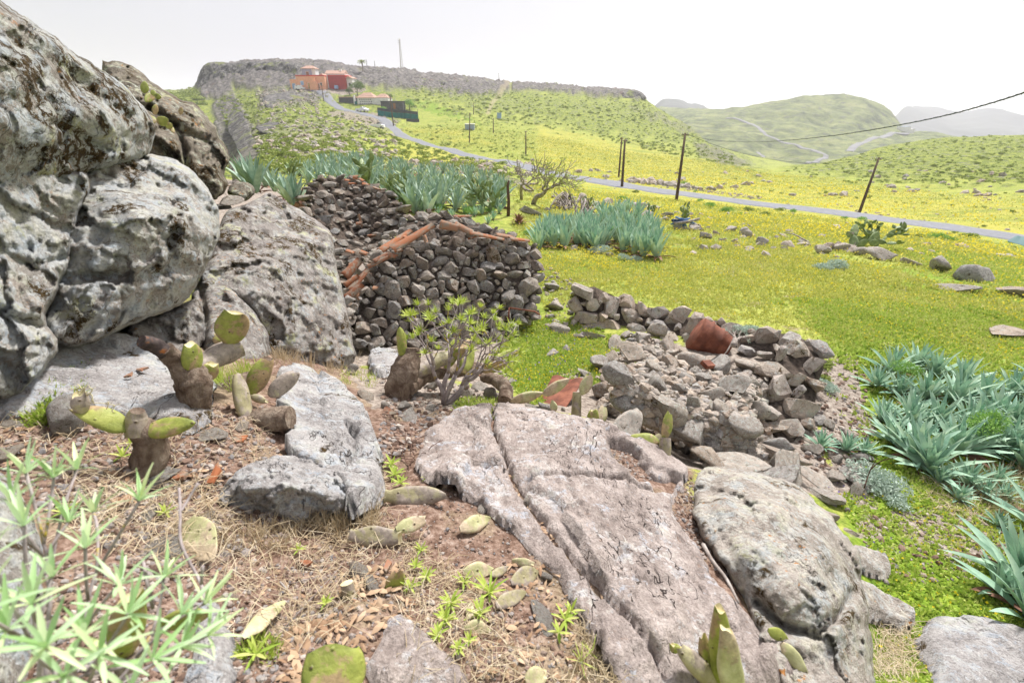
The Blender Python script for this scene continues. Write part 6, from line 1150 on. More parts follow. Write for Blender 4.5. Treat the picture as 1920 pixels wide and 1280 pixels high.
# fallen pieces on the soil
def fallen(label,x0,y0,x1,y1,w,m,cut=1.,roll=0,tk=.4,h=.02,bend=0,neck=.3):
    d0=HD(x0,y0,h); d1=HD(x1,y1,h); c=Cactus('fallen_pad',label,(x0+x1)/2,(y0+y1)/2,'cactus pad','cut cactus pieces lying on the soil'); A=unp(x0,y0,np.array(d0)); B_=unp(x1,y1,np.array(d1)); L=np.linalg.norm(B_-A); W=w/FPX*(d0+d1)/2; M=frame(A,B_,roll,np.array([0,-.6,1]))
    V,F,nv=pad_geo(L/cut,W*1.05,W*tk*.62,cut,18,16,bend,neck,.008,x0); V=V+np.stack([pn(V*14+x0,3),pn(V*14+x0,4),pn(V*14+x0,5)],-1)*.010
    B=MB().add(V@M.T+A,Q=F,m=0)
    if cut<1: ring=V[-nv:]; cc=ring.mean(0); B.add(np.concatenate([ring,[cc-[0,0,.01]]])@M.T+A,T=[[j,(j+1)%nv,nv] for j in range(nv)],m=1)
    o=B.build('fallen_pad',m,None,True,tuple(c.o),[m,MAT_CUT]); bpy.data.objects.remove(c.t); tag(o,label,'cactus pad','cut cactus pieces lying on the soil'); return o
fallen('long pale fallen cactus piece with a brown knobbly left end',722,930,838,930,36,P_CORK,.97,roll=.2,tk=.7,h=.04,bend=.12,neck=.6)
fallen('green curled pad lying on the red soil',862,992,928,968,30,P_YEL,1,roll=.25,tk=.6,h=.035,bend=-.2)
fallen('grey cut cactus piece with a squared right end in the straw',655,1002,750,1008,34,P_CORK,.8,roll=.3,tk=.7,h=.045,neck=.6)
fallen('yellow-green pad stub on the right end of the grey piece',742,992,795,975,26,P_YEL,.85,roll=.3,tk=.7,h=.075)
fallen('cream coloured dried pad above the green weeds',868,1072,922,1068,32,P_YEL,.97,roll=.1,tk=.5)
fallen('small bright yellow piece above the dried pads',960,1050,998,1056,16,P_YEL,.9,roll=.3,tk=.7)
fallen('white dried triangular pad right of the cream one',958,1092,1005,1072,34,P_CORK,.9,roll=.3,tk=.35)
fallen('brown root end joining the dried pads',918,1078,950,1066,16,P_CORK,.9,tk=.8)
fallen('yellow lumpy piece below the green weeds',870,1178,916,1178,26,P_YEL,.95,roll=.2,tk=.7)
fallen('short yellowish stub above the lumpy piece',880,1160,884,1132,16,P_YEL,.9,tk=.7)
fallen('large pale yellow fallen pad in the dry straw',352,975,398,1050,58,P_YEL,1,roll=0,tk=.14,h=.05,neck=.5)
fallen('long pale green cut pad leaning in the straw',455,1195,528,1128,30,P_YEL,.85,roll=.4,tk=.4,h=.05)
fallen('pale cut pad at the bottom edge of the picture',985,1275,1022,1262,36,P_YEL,.9,roll=.1,tk=.5)
fallen('long green and white piece wedged below the pale boulder',1465,1205,1512,1262,26,P_YEL,1,roll=.2,tk=.6,h=.14)
fallen('small green star shaped pad beside the pale boulder',1440,1180,1476,1196,20,P_GREEN,1,roll=.3,tk=.4,h=.14)
fallen('curled brown dry pad skin among the weeds',930,1135,985,1110,28,P_CORK,1,roll=.2,tk=.5)
# cut cactus at bottom centre
c=Cactus('cut_cactus','cut cactus with a tall grey stub and a broad sliced green pad at bottom',660,1230)
c.limb([(655,1230,1.62,22),(658,1190,1.64,20),(662,1160,1.66,19)],P_CORK,name='stem',rough=.06); c.limb([(662,1165,1.66,14),(658,1130,1.68,13),(650,1092,1.68,12)],P_CORK,name='stem',rough=.06,capm=MAT_CUT)
c.limb([(745,1260,1.6,22),(720,1220,1.66,30),(690,1190,1.7,30),(720,1150,1.78,24)],name='fallen_trunk'); c.limb([(690,1210,1.66,20),(715,1160,1.74,24),(728,1130,1.78,20)],P_CORK,name='stem',rough=.1)
c.pad(732,1128,1.78,748,1072,1.76,40,P_GREEN,.9,roll=.4,tk=.6,capm=MAT_CBARK)
c.pad(632,1330,1.22,626,1218,1.28,112,P_GREEN,.72,roll=.1,tk=.3,capm=MAT_BURN,rag=.012,label='broad green pad sliced flat with a blackened edge',neck=.5)
c=Cactus('cut_cactus','group of thick grey-green cactus stems at the bottom right on the slab',1340,1275)
c.pad(1352,1300,1.62,1350,1140,1.55,44,P_GREEN,.9,roll=.5,tk=.7,label='tallest green-topped stem'); c.pad(1380,1330,1.5,1362,1178,1.46,48,P_YEL,.9,roll=.5,tk=.7,label='pale scarred stem in front'); c.pad(1335,1300,1.62,1318,1190,1.62,30,P_GREEN,.9,roll=.6,tk=.7); c.pad(1345,1290,1.6,1275,1212,1.6,38,P_CORK,.9,roll=.3,tk=.7); c.pad(1270,1222,1.6,1262,1208,1.6,20,P_GREEN,.9,tk=.6)
# green cut pads behind the foreground shrub
c=Cactus('cut_cactus','cut cactus with green pads half hidden behind the bottom left shrub',236,1235); c.limb([(240,1270,1.15,22),(238,1230,1.15,20)],name='stem'); c.pad(238,1230,1.15,240,1120,1.12,64,P_GREEN,.8,roll=.4,tk=.4); c.pad(300,1170,1.2,395,1148,1.2,40,P_GREEN,1,roll=.6,tk=.4,label='brown-orange topped pad')
c=Cactus('prickly_pear','small green prickly pear rooted in the crack of the upper boulders',290,250,P=unp(292,236,np.array(4.4)))
for a in [(270,175,4.3,272,152,4.3,13),(272,190,4.2,292,175,4.3,14),(290,180,4.2,303,182,4.2,11),(289,215,4.1,293,195,4.1,11),(288,232,4.0,278,215,4.0,17),(296,232,4.0,314,222,4.0,18),(312,240,4.1,322,232,4.1,12),(318,235,4.2,326,250,4.2,9),(338,215,4.6,340,200,4.6,8),(290,180,4.2,284,168,4.2,10)]: c.pad(*a,P_GREEN,1,roll=ars.uniform(-.5,.5),tk=.25)
# branching prickly pears farther off
def opuntia(label,x,y,H,rs,n0=3,lv=4,group=None,P=None,m=None,spread=.7,name='prickly_pear'):
    P=hit1(x,y) if P is None else P; B=MB()
    def rec(A,dir_,L,lvl):
        z=np.array(dir_)/np.linalg.norm(dir_); t=rs.normal(size=3); M=frame(A,A+z,rs.uniform(-1,1),t); V,F,nv=pad_geo(L,L*rs.uniform(.42,.6),L*.09,1,8,10); B.add(V@M.T+A,Q=F); e=A+z*L*.93
        if lvl<=0: return
        for k in range(rs.choice([1,2,2,3])):
            d=z*.55+rs.normal(size=3)*spread*[1,1,.6]+[0,0,.35]; s_=(k-.7)*.35; rec(e+M[:,0]*L*.2*s_,d,L*rs.uniform(.75,.95),lvl-1)
    B.tube(np.array([P-[0,0,.1],P+[0,0,.1*H],P+[.02,0,.25*H]]),[.07*H,.06*H,.05*H],8)
    for k in range(n0): rec(P+[rs.normal()*.06*H,0,.12*H],[rs.normal()*spread,rs.normal()*spread,.8],H*.27,lv-1)
    o=B.build(name,m or P_FAR,None,True,tuple(P)); return tag(o,label,'prickly pear',group)
ks=np.random.RandomState(21)
opuntia('sprawling prickly pear standing on the field wall in the meadow',1640,466,1.25,ks,5,4,spread=.8)
c=Cactus('prickly_pear','tall pads of the prickly pear at the left of the field wall boulder',1603,466); [c.pad(*a,P_FAR,1,roll=r,tk=.2) for a,r in (((1602,465,14.5,1600,440,14.6,16),.3),((1600,442,14.6,1606,420,14.7,15),.4),((1598,445,14.6,1588,434,14.6,11),0),((1608,462,14.5,1628,450,14.4,14),.5),((1628,452,14.4,1650,436,14.5,14),.6),((1630,455,14.3,1648,455,14.3,13),.2))]
opuntia('small prickly pear growing above the blue rag',1283,416,1.1,ks,4,3)
opuntia('low prickly pear right behind the agave clump',1222,405,.9,ks,3,3)
opuntia('bare-stemmed prickly pear beside the grey fallen branches',1098,402,1.0,ks,3,3)
opuntia('prickly pear in front of the pale agaves, left of the dome-shaped shrub',755,392,1.9,ks,5,4)
opuntia('prickly pear rising just behind the collapsed wall',688,345,1.2,ks,3,3,P=unp(690,352,np.array(11.5)))
opuntia('dark prickly pear left of the collapsed wall with a drooping brown base',553,345,1.0,ks,3,3,P=unp(553,352,np.array(12)))
opuntia('prickly pear among the agaves near the dead stalk',920,398,1.6,ks,5,4)
for x,y in [(735,360),(800,355),(860,360),(905,350)]: opuntia(where(x,y,'half-hidden','prickly pear','dull'),x,y,1.5,ks,3,3,'prickly pears among the pale agaves')
B_=MB(); A=unp(556,352,np.array(12.2)); [B_.tube(np.array([A+[0,0,.1],A+[kt.normal()*.12,kt.normal()*.1,-.25],A+[kt.normal()*.2,kt.normal()*.1,-.75]]),[.05,.09,.02],6) for _ in range(9)]; o=B_.build('dead_pads',MAT_DEADAG,None,True,tuple(A)); tag(o,'hanging brown dead pads at the left of the collapsed wall','dead cactus')
# ---------------- rusty things ----------------
mr_=NM('rusty_metal',.8,.3); n_=mr_.noise(6,7,.7); mr_.bump(mr_.noise(30,4),.2,.005); MAT_RUST=mr_.out(mr_.ramp(n_,[(.3,(.07,.024,.014)),(.5,(.17,.055,.03)),(.66,(.28,.105,.06)),(.8,(.36,.20,.13))]))
mr_=NM('rust_inside',.9,.1); MAT_RUSTIN=mr_.out((.03,.015,.012))
c0=unp(1330,640,np.array(6.85)); dt=empty('rusty_drum',c0,'rusty brown steel drum lying tilted on the low stone wall','drum'); ax=Vector((.80,-.28,-.42)).normalized()
def lathe(prof,n=40,close=False):
    V=[];F=[]
    for r,z in prof:
        for j in range(n): a=2*math.pi*j/n; V.append((r*math.cos(a),r*math.sin(a),z))
    k=len(prof)
    for i in range(k-1):
        for j in range(n): F.append([i*n+j,i*n+(j+1)%n,(i+1)*n+(j+1)%n,(i+1)*n+j])
    return np.array(V),np.array(F)
Rd,Ld=.25,.23
prof=[(0.001,-Ld),(Rd-.01,-Ld),(Rd,-Ld+.01),(Rd-.004,-.125),(Rd+.02,-.10),(Rd-.004,-.075),(Rd-.004,.045),(Rd+.02,.07),(Rd-.004,.095),(Rd,Ld-.01),(Rd+.008,Ld)]
q=Vector((0,0,1)).rotation_difference(ax); V,F=lathe(prof); V=V+np.stack([pn(V*5,1),pn(V*5,2),pn(V*5,3)],-1)*.010; o=mk('shell',V,F,MAT_RUST); o.rotation_mode='QUATERNION'; o.rotation_quaternion=q; o.parent=dt
V,F=lathe([(Rd+.006,Ld),(Rd-.008,Ld),(Rd-.008,Ld-.30),(.001,Ld-.31)]); o=mk('inner_wall',V,F,MAT_RUSTIN); o.rotation_mode='QUATERNION'; o.rotation_quaternion=q; o.parent=dt
def sheet(name,pts,label,m,cat='metal sheet'):
    P=np.array([unp(x,y,np.array(d)) for x,y,d in pts]); n=9; V=[]
    for i in range(n):
        for j in range(n):
            u,v=i/(n-1),j/(n-1); p=(P[0]*(1-u)+P[1]*u)*(1-v)+(P[3]*(1-u)+P[2]*u)*v; V.append(p+[0,0,.02*math.sin(u*9)*v+.03*(u*v)])
    V=np.array(V); F=gridF(n,n); V2=V-[0,0,.012]; o=mk(name,np.concatenate([V,V2]),[np.concatenate([F,F[:,::-1]+n*n])],m,loc=tuple(V.mean(0))); return tag(o,label,cat)
sheet('metal_sheet',[(1008,760,4.7),(1058,768,4.5),(1095,716,5.2),(1036,704,5.4)],'flat rusty red-brown metal sheet lying among the stones',MAT_RUST)
B_=MB(); [B_.tube(np.array([unp(*a[:2],np.array(a[2])),unp(*b[:2],np.array(b[2]))]),.012,6) for a,b in (((955,577,7.1),(953,602,7.1)),((955,577,7.1),(1003,584,7.15)),((1003,584,7.15),(1012,590,7.1)))]; o=B_.build('rusty_bar',MAT_RUST,None,True,tuple(unp(955,600,np.array(7.1)))); tag(o,'bent rusty iron bar sticking out of the ruin wall','iron bar')
B_=MB().box((0,0,0),(.14,.1,.05)); P=hit1(1327,683,.28); o=B_.build('rusty_can',MAT_RUST,None,False); o.location=P; o.rotation_euler=(.3,.2,.5); tag(o,'small flattened rusty tin right below the drum','tin')
B_=MB(); A=hit1(1262,432); 
for a,b in (((0,0,.25),(.9,0,.42)),): B_.tube(np.array([A+a,A+[.45,0,.3],A+b]),.05,6)
o=B_.build('fallen_branch',MAT_WOOD,None,True,tuple(A)); tag(o,'short fallen branch under the blue rag','branch')
mbq=NM('blue_cloth',.8,.1); MAT_BLUE=mbq.out(mbq.ramp(mbq.noise(9,4),[(.4,(.04,.10,.30)),(.6,(.20,.32,.55))]))
B_=MB(); A=hit1(1278,432)+[0,0,.35]; [B_.tube(np.array([A,A+[kt.normal()*.15,0,.02],A+[kt.normal()*.35,0,kt.uniform(-.35,.15)]]),[.05,.05,.03],5) for _ in range(9)]; o=B_.build('rag',MAT_BLUE,None,True,tuple(A)); tag(o,'torn blue rag hung on a branch below the small prickly pear','rag')
mbq=NM('tarp_cloth',.7,.2); MAT_TARP=mbq.out((.09,.17,.17))
sheet('tarp',[(1888,452,24),(1925,462,23.5),(1925,445,24.2),(1905,442,24.4)],'folded blue-green tarp at the right edge by the road',MAT_TARP,'tarp')
# ---------------- meadow plants, straw, weeds (nobody could count them) ----------------
def polyfield(reg,n,rs,power=0,h=0):
    "points spread evenly over the world area that an outline covers"
    W=hit(*np.array(reg,float).T)[:,:2]; x0,y0=W.min(0); x1,y1=W.max(0); X=rs.uniform(x0,x1,n*5); Y=rs.uniform(y0,y1,n*5); rr=np.hypot(X,Y); ok=polydist(W,X,Y)+fbm(np.c_[X,Y,0*X],.8,3,77)*rr*.09*(rr>5)+rs.normal(size=len(X))*.035*rr*(rr>5)>0; X=X[ok];Y=Y[ok]
    if power: r=np.hypot(X,Y); k=rs.rand(len(X))<(r.min()/r)**power; X=X[k];Y=Y[k]
    X=X[:n];Y=Y[:n]; return np.c_[X,Y,T(X,Y)]
def tufts(P,rs,nb,L,w,lean=.5,grow_=0):
    "nb narrow triangles per point"
    n=len(P); P=np.repeat(P,nb,0); N=len(P); a=rs.uniform(0,6.28,N); l=L*rs.uniform(.4,1.2,N)*(1 if grow_==0 else np.clip(np.hypot(P[:,0],P[:,1])*grow_,1,9)); ww=w*rs.uniform(.6,1.4,N)*(1 if grow_==0 else np.clip(np.hypot(P[:,0],P[:,1])*grow_,1,9)); ln=lean*rs.uniform(.2,1.4,N)
    b=P+np.c_[np.cos(a)*l*.15,np.sin(a)*l*.15,np.full(N,-.005)]; t=b+np.c_[np.cos(a)*np.sin(ln)*l,np.sin(a)*np.sin(ln)*l,np.cos(ln)*l]; m=b+(t-b)*.55+np.c_[np.zeros((N,2)),l*.06]; q=rs.uniform(0,6.28,N); s=np.c_[np.cos(q),np.sin(q),np.zeros(N)]*ww[:,None]
    V=np.stack([b-s*.5,b+s*.5,m+s*.6,m-s*.6,t],1).reshape(-1,3); i=np.arange(N)*5
    return V,np.stack([i,i+1,i+2,i+3],-1),np.stack([i+3,i+2,i+4],-1)
def field(name,label,specs,m,seed):
    rs=np.random.RandomState(seed); Vs=[];Q=[];T_=[];o=0
    for reg,n,nb,L,w,lean,pw_,gr in specs:
        P=polyfield(reg,n,rs,pw_); k=fbm(P,.9,3,seed)+rs.normal(size=len(P))*.25; P=P[k>-.42]; V,q,t=tufts(P,rs,nb,L,w,lean,gr); Vs.append(V);Q.append(q+o);T_.append(t+o);o+=len(V)
    ob=mk(name,np.concatenate(Vs),[np.concatenate(Q),np.concatenate(T_)],m,None,False); return tag(ob,label,None,None,'stuff')
MAT_GRASS=leafmat('meadow_grass',[(.2,(.19,.23,.04)),(.45,(.40,.44,.08)),(.7,(.58,.59,.15)),(.95,(.68,.62,.28))],.8,.3,nsc=.8,tw=.5)
MAT_GREEN=leafmat('green_groundcover',[(.2,(.13,.22,.03)),(.45,(.31,.44,.06)),(.7,(.48,.58,.11)),(.95,(.62,.60,.24))],.75,.3,nsc=.9,tw=.5)
MAT_YEL=leafmat('yellow_flower',[(.2,(.60,.48,.02)),(.6,(.78,.64,.03)),(1,(.85,.75,.12))],.7,.3)
MAT_PUR=leafmat('purple_flower',[(.2,(.14,.08,.40)),(.8,(.32,.22,.62))],.7,.2)
MAT_STRAW=leafmat('dry_straw',[(.2,(.26,.18,.10)),(.5,(.46,.36,.22)),(.8,(.62,.53,.38)),(1,(.75,.68,.55))],.8,.2,nsc=4)
MEAD=[(1000,478),(1240,495),(1300,450),(1500,475),(1900,560),(2100,620),(2100,700),(1900,690),(1700,640),(1600,650),(1540,620),(1400,600),(1330,600),(1280,588),(1200,566),(1120,545),(1060,560),(1020,590),(1012,540)]
FARM=[(960,420),(1200,400),(1300,400),(1550,425),(1900,475),(2100,520),(2100,600),(1900,550),(1600,480),(1300,445),(1240,495),(1000,495)]
RIGHT=[(1555,640),(1700,650),(2000,700),(2300,1000),(2300,1400),(1650,1400),(1650,1180),(1620,1010),(1560,930),(1640,900),(1640,820),(1610,700)]
COURT=[(1000,600),(1075,620),(1150,650),(1190,650),(1130,740),(1090,700),(1000,760),(960,720),(940,660)]
field('meadow_grass','short yellow-green grass and weeds of the meadow',[(MEAD,26000,4,.055,.010,.7,1.0,.11),(FARM,20000,4,.06,.010,.7,1.0,.10),([(960,345),(1200,368),(1300,378),(1900,462),(2000,500),(1300,430),(960,420)],12000,3,.05,.012,.8,.6,.09),([(1000,255),(1300,300),(1500,330),(1950,375),(1950,435),(1500,385),(1300,358),(1100,335),(1000,318)],26000,3,.09,.03,.9,.3,.02),([(740,262),(900,285),(1000,318),(1000,255),(860,235),(750,245)],9000,3,.10,.03,.9,.2,.016)],MAT_GRASS,1)
field('green_groundcover','bright green leafy ground cover beside the path and in the court',[(RIGHT,24000,5,.035,.012,.9,1.2,.25),(COURT,7000,5,.045,.013,.8,0,.2),([(1500,560),(1900,600),(2000,640),(1900,680),(1560,640)],9000,4,.05,.014,.8,.8,.13),([(1720,470),(1920,490),(1920,545),(1800,520)],3500,4,.06,.016,.8,.5,.09)],MAT_GREEN,2)
def flowers(name,label,specs,m,seed):
    rs=np.random.RandomState(seed); Vs=[];Qs=[];o=0
    for reg,n,s,h,pw_ in specs:
        P=polyfield(reg,n,rs,pw_); k=fbm(P,.7,3,seed)+rs.normal(size=len(P))*.22; P=P[k>-.12]; N=len(P); r=np.hypot(P[:,0],P[:,1]); sz=s*rs.uniform(.7,1.3,N)*np.clip(r*.12,1,3.); P=P+np.c_[np.zeros((N,2)),h*rs.uniform(.5,1.5,N)*np.clip(r*.12,1,3)]
        n1_=rs.normal(size=(N,3))*[1,1,.35]+[0,0,1.2]; a=np.cross(n1_,rs.normal(size=(N,3))); a/=np.linalg.norm(a,axis=1)[:,None]; b=np.cross(n1_,a); b/=np.linalg.norm(b,axis=1)[:,None]
        V=np.stack([P+a*sz[:,None],P+b*sz[:,None],P-a*sz[:,None],P-b*sz[:,None],P-[0,0,.006]],1).reshape(-1,3); i=np.arange(N)*5+o; Qs.append(np.concatenate([np.stack([i,i+1,i+4],-1),np.stack([i+1,i+2,i+4],-1),np.stack([i+2,i+3,i+4],-1),np.stack([i+3,i,i+4],-1)])); Vs.append(V); o+=len(V)
    ob=mk(name,np.concatenate(Vs),np.concatenate(Qs),m,None,False); return tag(ob,label,None,None,'stuff')
flowers('yellow_flowers','tiny yellow flowers all over the meadow',[(MEAD,6500,.011,.05,.6),(FARM,6000,.011,.05,.6),(RIGHT,2600,.008,.03,1),(COURT,1500,.010,.05,0),([(1000,340),(1200,365),(1900,460),(1900,490),(1300,430),(1000,400)],7000,.013,.05,.4),([(1000,470),(1240,480),(1240,520),(1000,520)],1500,.012,.12,0),([(1000,255),(1300,300),(1500,330),(1950,375),(1950,435),(1500,385),(1300,358),(1100,335),(1000,318)],8000,.03,.05,.2)],MAT_YEL,3)
flowers('purple_flowers','small purple flowers among the green by the path',[(COURT,160,.010,.06,0),([(1545,900),(1640,900),(1640,960),(1560,950)],70,.007,.03,0),([(1620,1000),(1740,1010),(1740,1080),(1660,1080)],14,.008,.03,0)],MAT_PUR,4)
# straw lying about on the outcrop
rs=np.random.RandomState(17); B=MB()
def straws(reg,n,L,r,rs,up=.12):
    P=polyfield(reg,n,rs); N=len(P); a=rs.uniform(0,6.28,N); l=L*rs.uniform(.3,1.3,N); P[:,2]+=rs.uniform(.002,.03,N); d=np.c_[np.cos(a),np.sin(a),rs.normal(size=N)*up]*l[:,None]; s=np.c_[-np.sin(a),np.cos(a),rs.normal(size=N)*.5]*r; c=np.c_[np.zeros((N,2)),rs.uniform(-.01,.03,N)]+s*rs.uniform(-10,10,(N,1))
    V=np.stack([P-s,P+s,P+d*.5+c+s,P+d*.5+c-s,P+d+s*.4,P+d-s*.4],1).reshape(-1,3); i=np.arange(N)*6; return V,np.concatenate([np.stack([i,i+1,i+2,i+3],-1),np.stack([i+3,i+2,i+4,i+5],-1)])
for reg,n,L,r in [([(300,960),(430,960),(600,980),(700,950),(760,1000),(700,1080),(640,1180),(560,1220),(430,1200),(420,1110),(330,1090)],750,.12,.0011),([(120,890),(420,900),(420,1000),(300,1060),(120,1000)],700,.11,.0011),([(700,860),(720,940),(640,980),(610,970)],500,.10,.0011),([(740,980),(900,1100),(1000,1250),(1100,1290),(760,1290)],700,.08,.0011),([(1080,1140),(1180,1290),(1100,1290)],250,.07,.001),([(1640,1160),(1720,1160),(1720,1280),(1650,1280)],700,.12,.0013),([(1720,930),(1900,900),(1900,960),(1800,980)],600,.14,.0016),([(0,780),(500,790),(500,880),(0,880)],700,.07,.0011),([(690,640),(700,720),(610,720),(600,690)],200,.15,.0013)]:
    V,Q=straws(reg,n,L,r,rs); B.add(V,Q=Q)
o=B.build('dry_straw',MAT_STRAW,smooth=False); tag(o,'bleached dry grass stems matted over the soil',None,None,'stuff')
# standing dry grass
field('dry_grass','standing dry grass tufts by the rocks',[([(600,950),(700,930),(715,990),(640,1010),(560,985)],260,6,.10,.0022,.5,0,0),([(560,655),(640,640),(660,700),(590,712)],90,7,.16,.003,.4,0,0),([(520,668),(560,660),(560,685),(510,690)],60,8,.13,.003,.6,0,0),([(400,990),(560,980),(560,1030),(420,1040)],160,5,.07,.002,.7,0,0),([(1840,900),(1920,880),(1920,960),(1850,970)],200,7,.14,.003,.5,0,0),([(1090,1180),(1160,1240),(1120,1290),(1060,1280)],90,6,.05,.0016,.6,0,0)],MAT_STRAW,5)
field('green_grass','tufts of fresh green grass at the rock feet',[([(390,700),(430,690),(500,700),(470,745),(400,730)],110,7,.13,.003,.45,0,0),([(95,705),(160,690),(150,760),(110,790),(60,790)],160,7,.06,.006,.7,0,0),([(30,770),(110,760),(100,800),(40,800)],70,6,.05,.006,.8,0,0),([(660,690),(720,690),(700,730),(640,720)],60,6,.08,.004,.6,0,0),([(455,1205),(520,1195),(520,1240),(450,1240)],60,6,.05,.004,.7,0,0),([(850,750),(930,745),(930,790),(850,790)],220,6,.05,.008,.8,0,0),([(1690,1060),(1720,1060),(1720,1100),(1660,1090)],30,6,.06,.004,.7,0,0)],MAT_GREEN,6)
# brown dry leaves / bark flakes
def flakes(name,label,specs,m,seed):
    rs=np.random.RandomState(seed); Vs=[];Qs=[];o=0
    for reg,n,s in specs:
        P=polyfield(reg,n,rs); 
        for p in P:
            k=s*rs.uniform(.4,1.3); a=rotm(rs,.5).to_matrix(); v=np.array([(-1,0,0),(-.3,.5,.15),(.5,.45,.1),(1,.05,0),(.4,-.45,.15),(-.4,-.4,.1),(0,0,.25)])*k*[1,rs.uniform(.4,1),.6]; v=v@np.array(a).T+p+[0,0,.01]; Vs.append(v); i=o; Qs+= [[i,i+1,i+6],[i+1,i+2,i+6],[i+2,i+3,i+6],[i+3,i+4,i+6],[i+4,i+5,i+6],[i+5,i,i+6]]; o+=7
    ob=mk(name,np.concatenate(Vs),np.array(Qs),m,None,False); return tag(ob,label,None,None,'stuff')
flakes('dry_leaves','curled brown leaves and bark flakes among the cactus stumps',[([(360,760),(540,760),(540,870),(420,890),(340,860)],120,.014),([(300,960),(600,980),(700,1000),(600,1200),(420,1180)],90,.011),([(540,1180),(640,1150),(640,1290),(520,1290)],90,.024),([(640,1080),(760,1060),(780,1150),(700,1290),(640,1240)],140,.022),([(860,1060),(1060,1060),(1100,1290),(900,1290)],160,.018),([(180,880),(420,880),(400,960),(200,960)],120,.018),([(960,880),(1240,1290),(1180,1290),(930,900)],150,.012),([(0,800),(120,790),(120,880),(0,880)],60,.02)],leafmat('dry_leaf',[(.2,(.10,.05,.03)),(.5,(.28,.17,.10)),(.8,(.48,.34,.22)),(1,(.62,.52,.40))],.9),7)
# individual weeds
def weed(label,x,y,n,L,w,m=None,spread=(5,60),seed=0,name='weed'):
    P=hit1(x,y,.02); B=MB(); rosette(B,np.array([0,0,0.]),[0.05,.02,1],n,L,w,np.random.RandomState(int(x)+seed),spread); o=B.build(name,m or MAT_GREEN); o.location=P; return tag(o,label,'weed','small green weeds on the outcrop')
for x,y,n,L,w in [(562,838,16,.05,.008),(918,1110,14,.075,.014),(900,1150,12,.06,.014),(845,1130,16,.05,.012),(835,1160,14,.045,.014),(870,1090,10,.05,.012),(1060,1160,9,.055,.014),(1048,1185,7,.05,.016),(1070,1145,7,.05,.014),(740,890,18,.06,.016),(750,905,14,.05,.014),(735,870,12,.06,.02),(800,895,12,.035,.012),(850,890,10,.035,.012),(970,895,9,.03,.01),(1140,912,8,.03,.008),(1255,1175,9,.04,.008),(1090,1240,8,.07,.005),(1110,1225,7,.06,.005),(780,1060,14,.035,.01),(790,1030,12,.035,.012),(770,1100,14,.04,.012),(800,1080,12,.04,.014),(230,855,8,.05,.014),(245,830,6,.04,.012),(120,960,12,.05,.012),(310,960,10,.04,.012),(150,740,14,.06,.008),(440,640,10,.05,.006),(560,1030,8,.03,.01),(610,1130,8,.03,.012),(480,1225,9,.06,.014),(820,1190,12,.035,.012),(860,1215,12,.03,.012),(880,1200,9,.03,.01),(1145,870,6,.03,.008),(1170,915,6,.04,.006),(870,775,12,.06,.014),(900,765,12,.06,.014)]: weed(where(x,y,'small','weed','green'),x,y,n,L,w)
# ---------------- poles and wires ----------------
mp=NM('weathered_pole',.9,.1); MAT_POLE=mp.out(mp.ramp(mp.noise(3,5,vec=mp.stretch((4,4,.6))),[(.3,(.045,.028,.018)),(.7,(.13,.09,.06))]))
MAT_INS=NM('insulator',.4,.5).out((.5,.48,.42)); MAT_CABLE=NM('cable',.6,.3).out((.02,.035,.035))
def pole(x0,y0,x1,y1,d,label,r=.11,group='wooden utility poles along the valley',hd=None,arm=False,dt=None):
    A=hit1(x0,y0); d=A[1]*cp-A[2]*sp; B_=unp(x1,y1,np.array(dt or d)); th=empty('utility_pole',A,label,'pole',group); b=MB(); b.tube(np.array([A-[0,0,.6],A,(A+B_)/2,B_])-A,[r*1.2,r*1.15,r,r*.72],9); o=b.build('pole',MAT_POLE); o.parent=th
    u=(B_-A)/np.linalg.norm(B_-A); b=MB(); p=(B_-A)-u*.15
    b.tube(np.array([p+[-.28,0,0],p+[.28,0,0]]),.035,6); o=b.build('crossbar',MAT_POLE); o.parent=th
    for s in (-1,1): b=MB(); b.tube(np.array([p+[.22*s,0,0],p+[.22*s,0,.18]]),[.045,.06],7); o=b.build('insulator',MAT_INS); o.parent=th
    return B_
T1=pole(1268,377,1285,250,0,'tall dark pole nearest the middle of the road')
T2=pole(1610,402,1648,296,0,'leaning pole by the road on the right')
T3=pole(1166,352,1172,262,0,'right pole of the close pair beyond the twisted shrub',r=.13); T4=pole(1160,333,1166,258,0,'left pole of the close pair beyond the twisted shrub',r=.13)
T5=pole(986,292,986,246,0,'thin pole standing in the yellow field above the road',r=.13); T6=pole(880,268,881,212,0,'pole on the yellow slope right of the village',r=.13)
T7=pole(738,238,731,178,0,'tall pole at the road bend in front of the teal fence',r=.16); T8=pole(607,190,603,160,0,'pole beside the road below the orange house',r=.15)
T9=pole(925,250,925,222,0,'far pole near the foot of the dirt track',r=.14); T10=pole(888,215,888,193,0,'distant pole in the green fields',r=.14)
T11=pole(1828,252,1832,232,0,'far slanting pole on the right-hand ridge',r=.2); T12=pole(1900,252,1905,238,0,'far pole at the right edge of the ridge',r=.2)
for x,y,h,l in [(936,152,138,'small post on the mesa skyline beside the dirt track'),(688,125,112,'thin post on the skyline right of the palm'),(703,126,115,'second thin post on the skyline right of the palm')]:
    pole(x,y,x-1,h,0,l,r=.14)
def wire(pts,label,r,sag=0,m=None,name='overhead_wire'):
    P=[]
    for A,B_,s in pts:
        t=np.linspace(0,1,20)[:,None]; P.append(A+(B_-A)*t-np.array([0,0,1.])*s*4*t*(1-t))
    b=MB(); b.tube(np.concatenate([p[:-1] if i<len(P)-1 else p for i,p in enumerate(P)]),r,5,cap=False); o=b.build(name,m or MAT_CABLE,None,True,tuple(pts[0][0])); return tag(o,label,'wire')
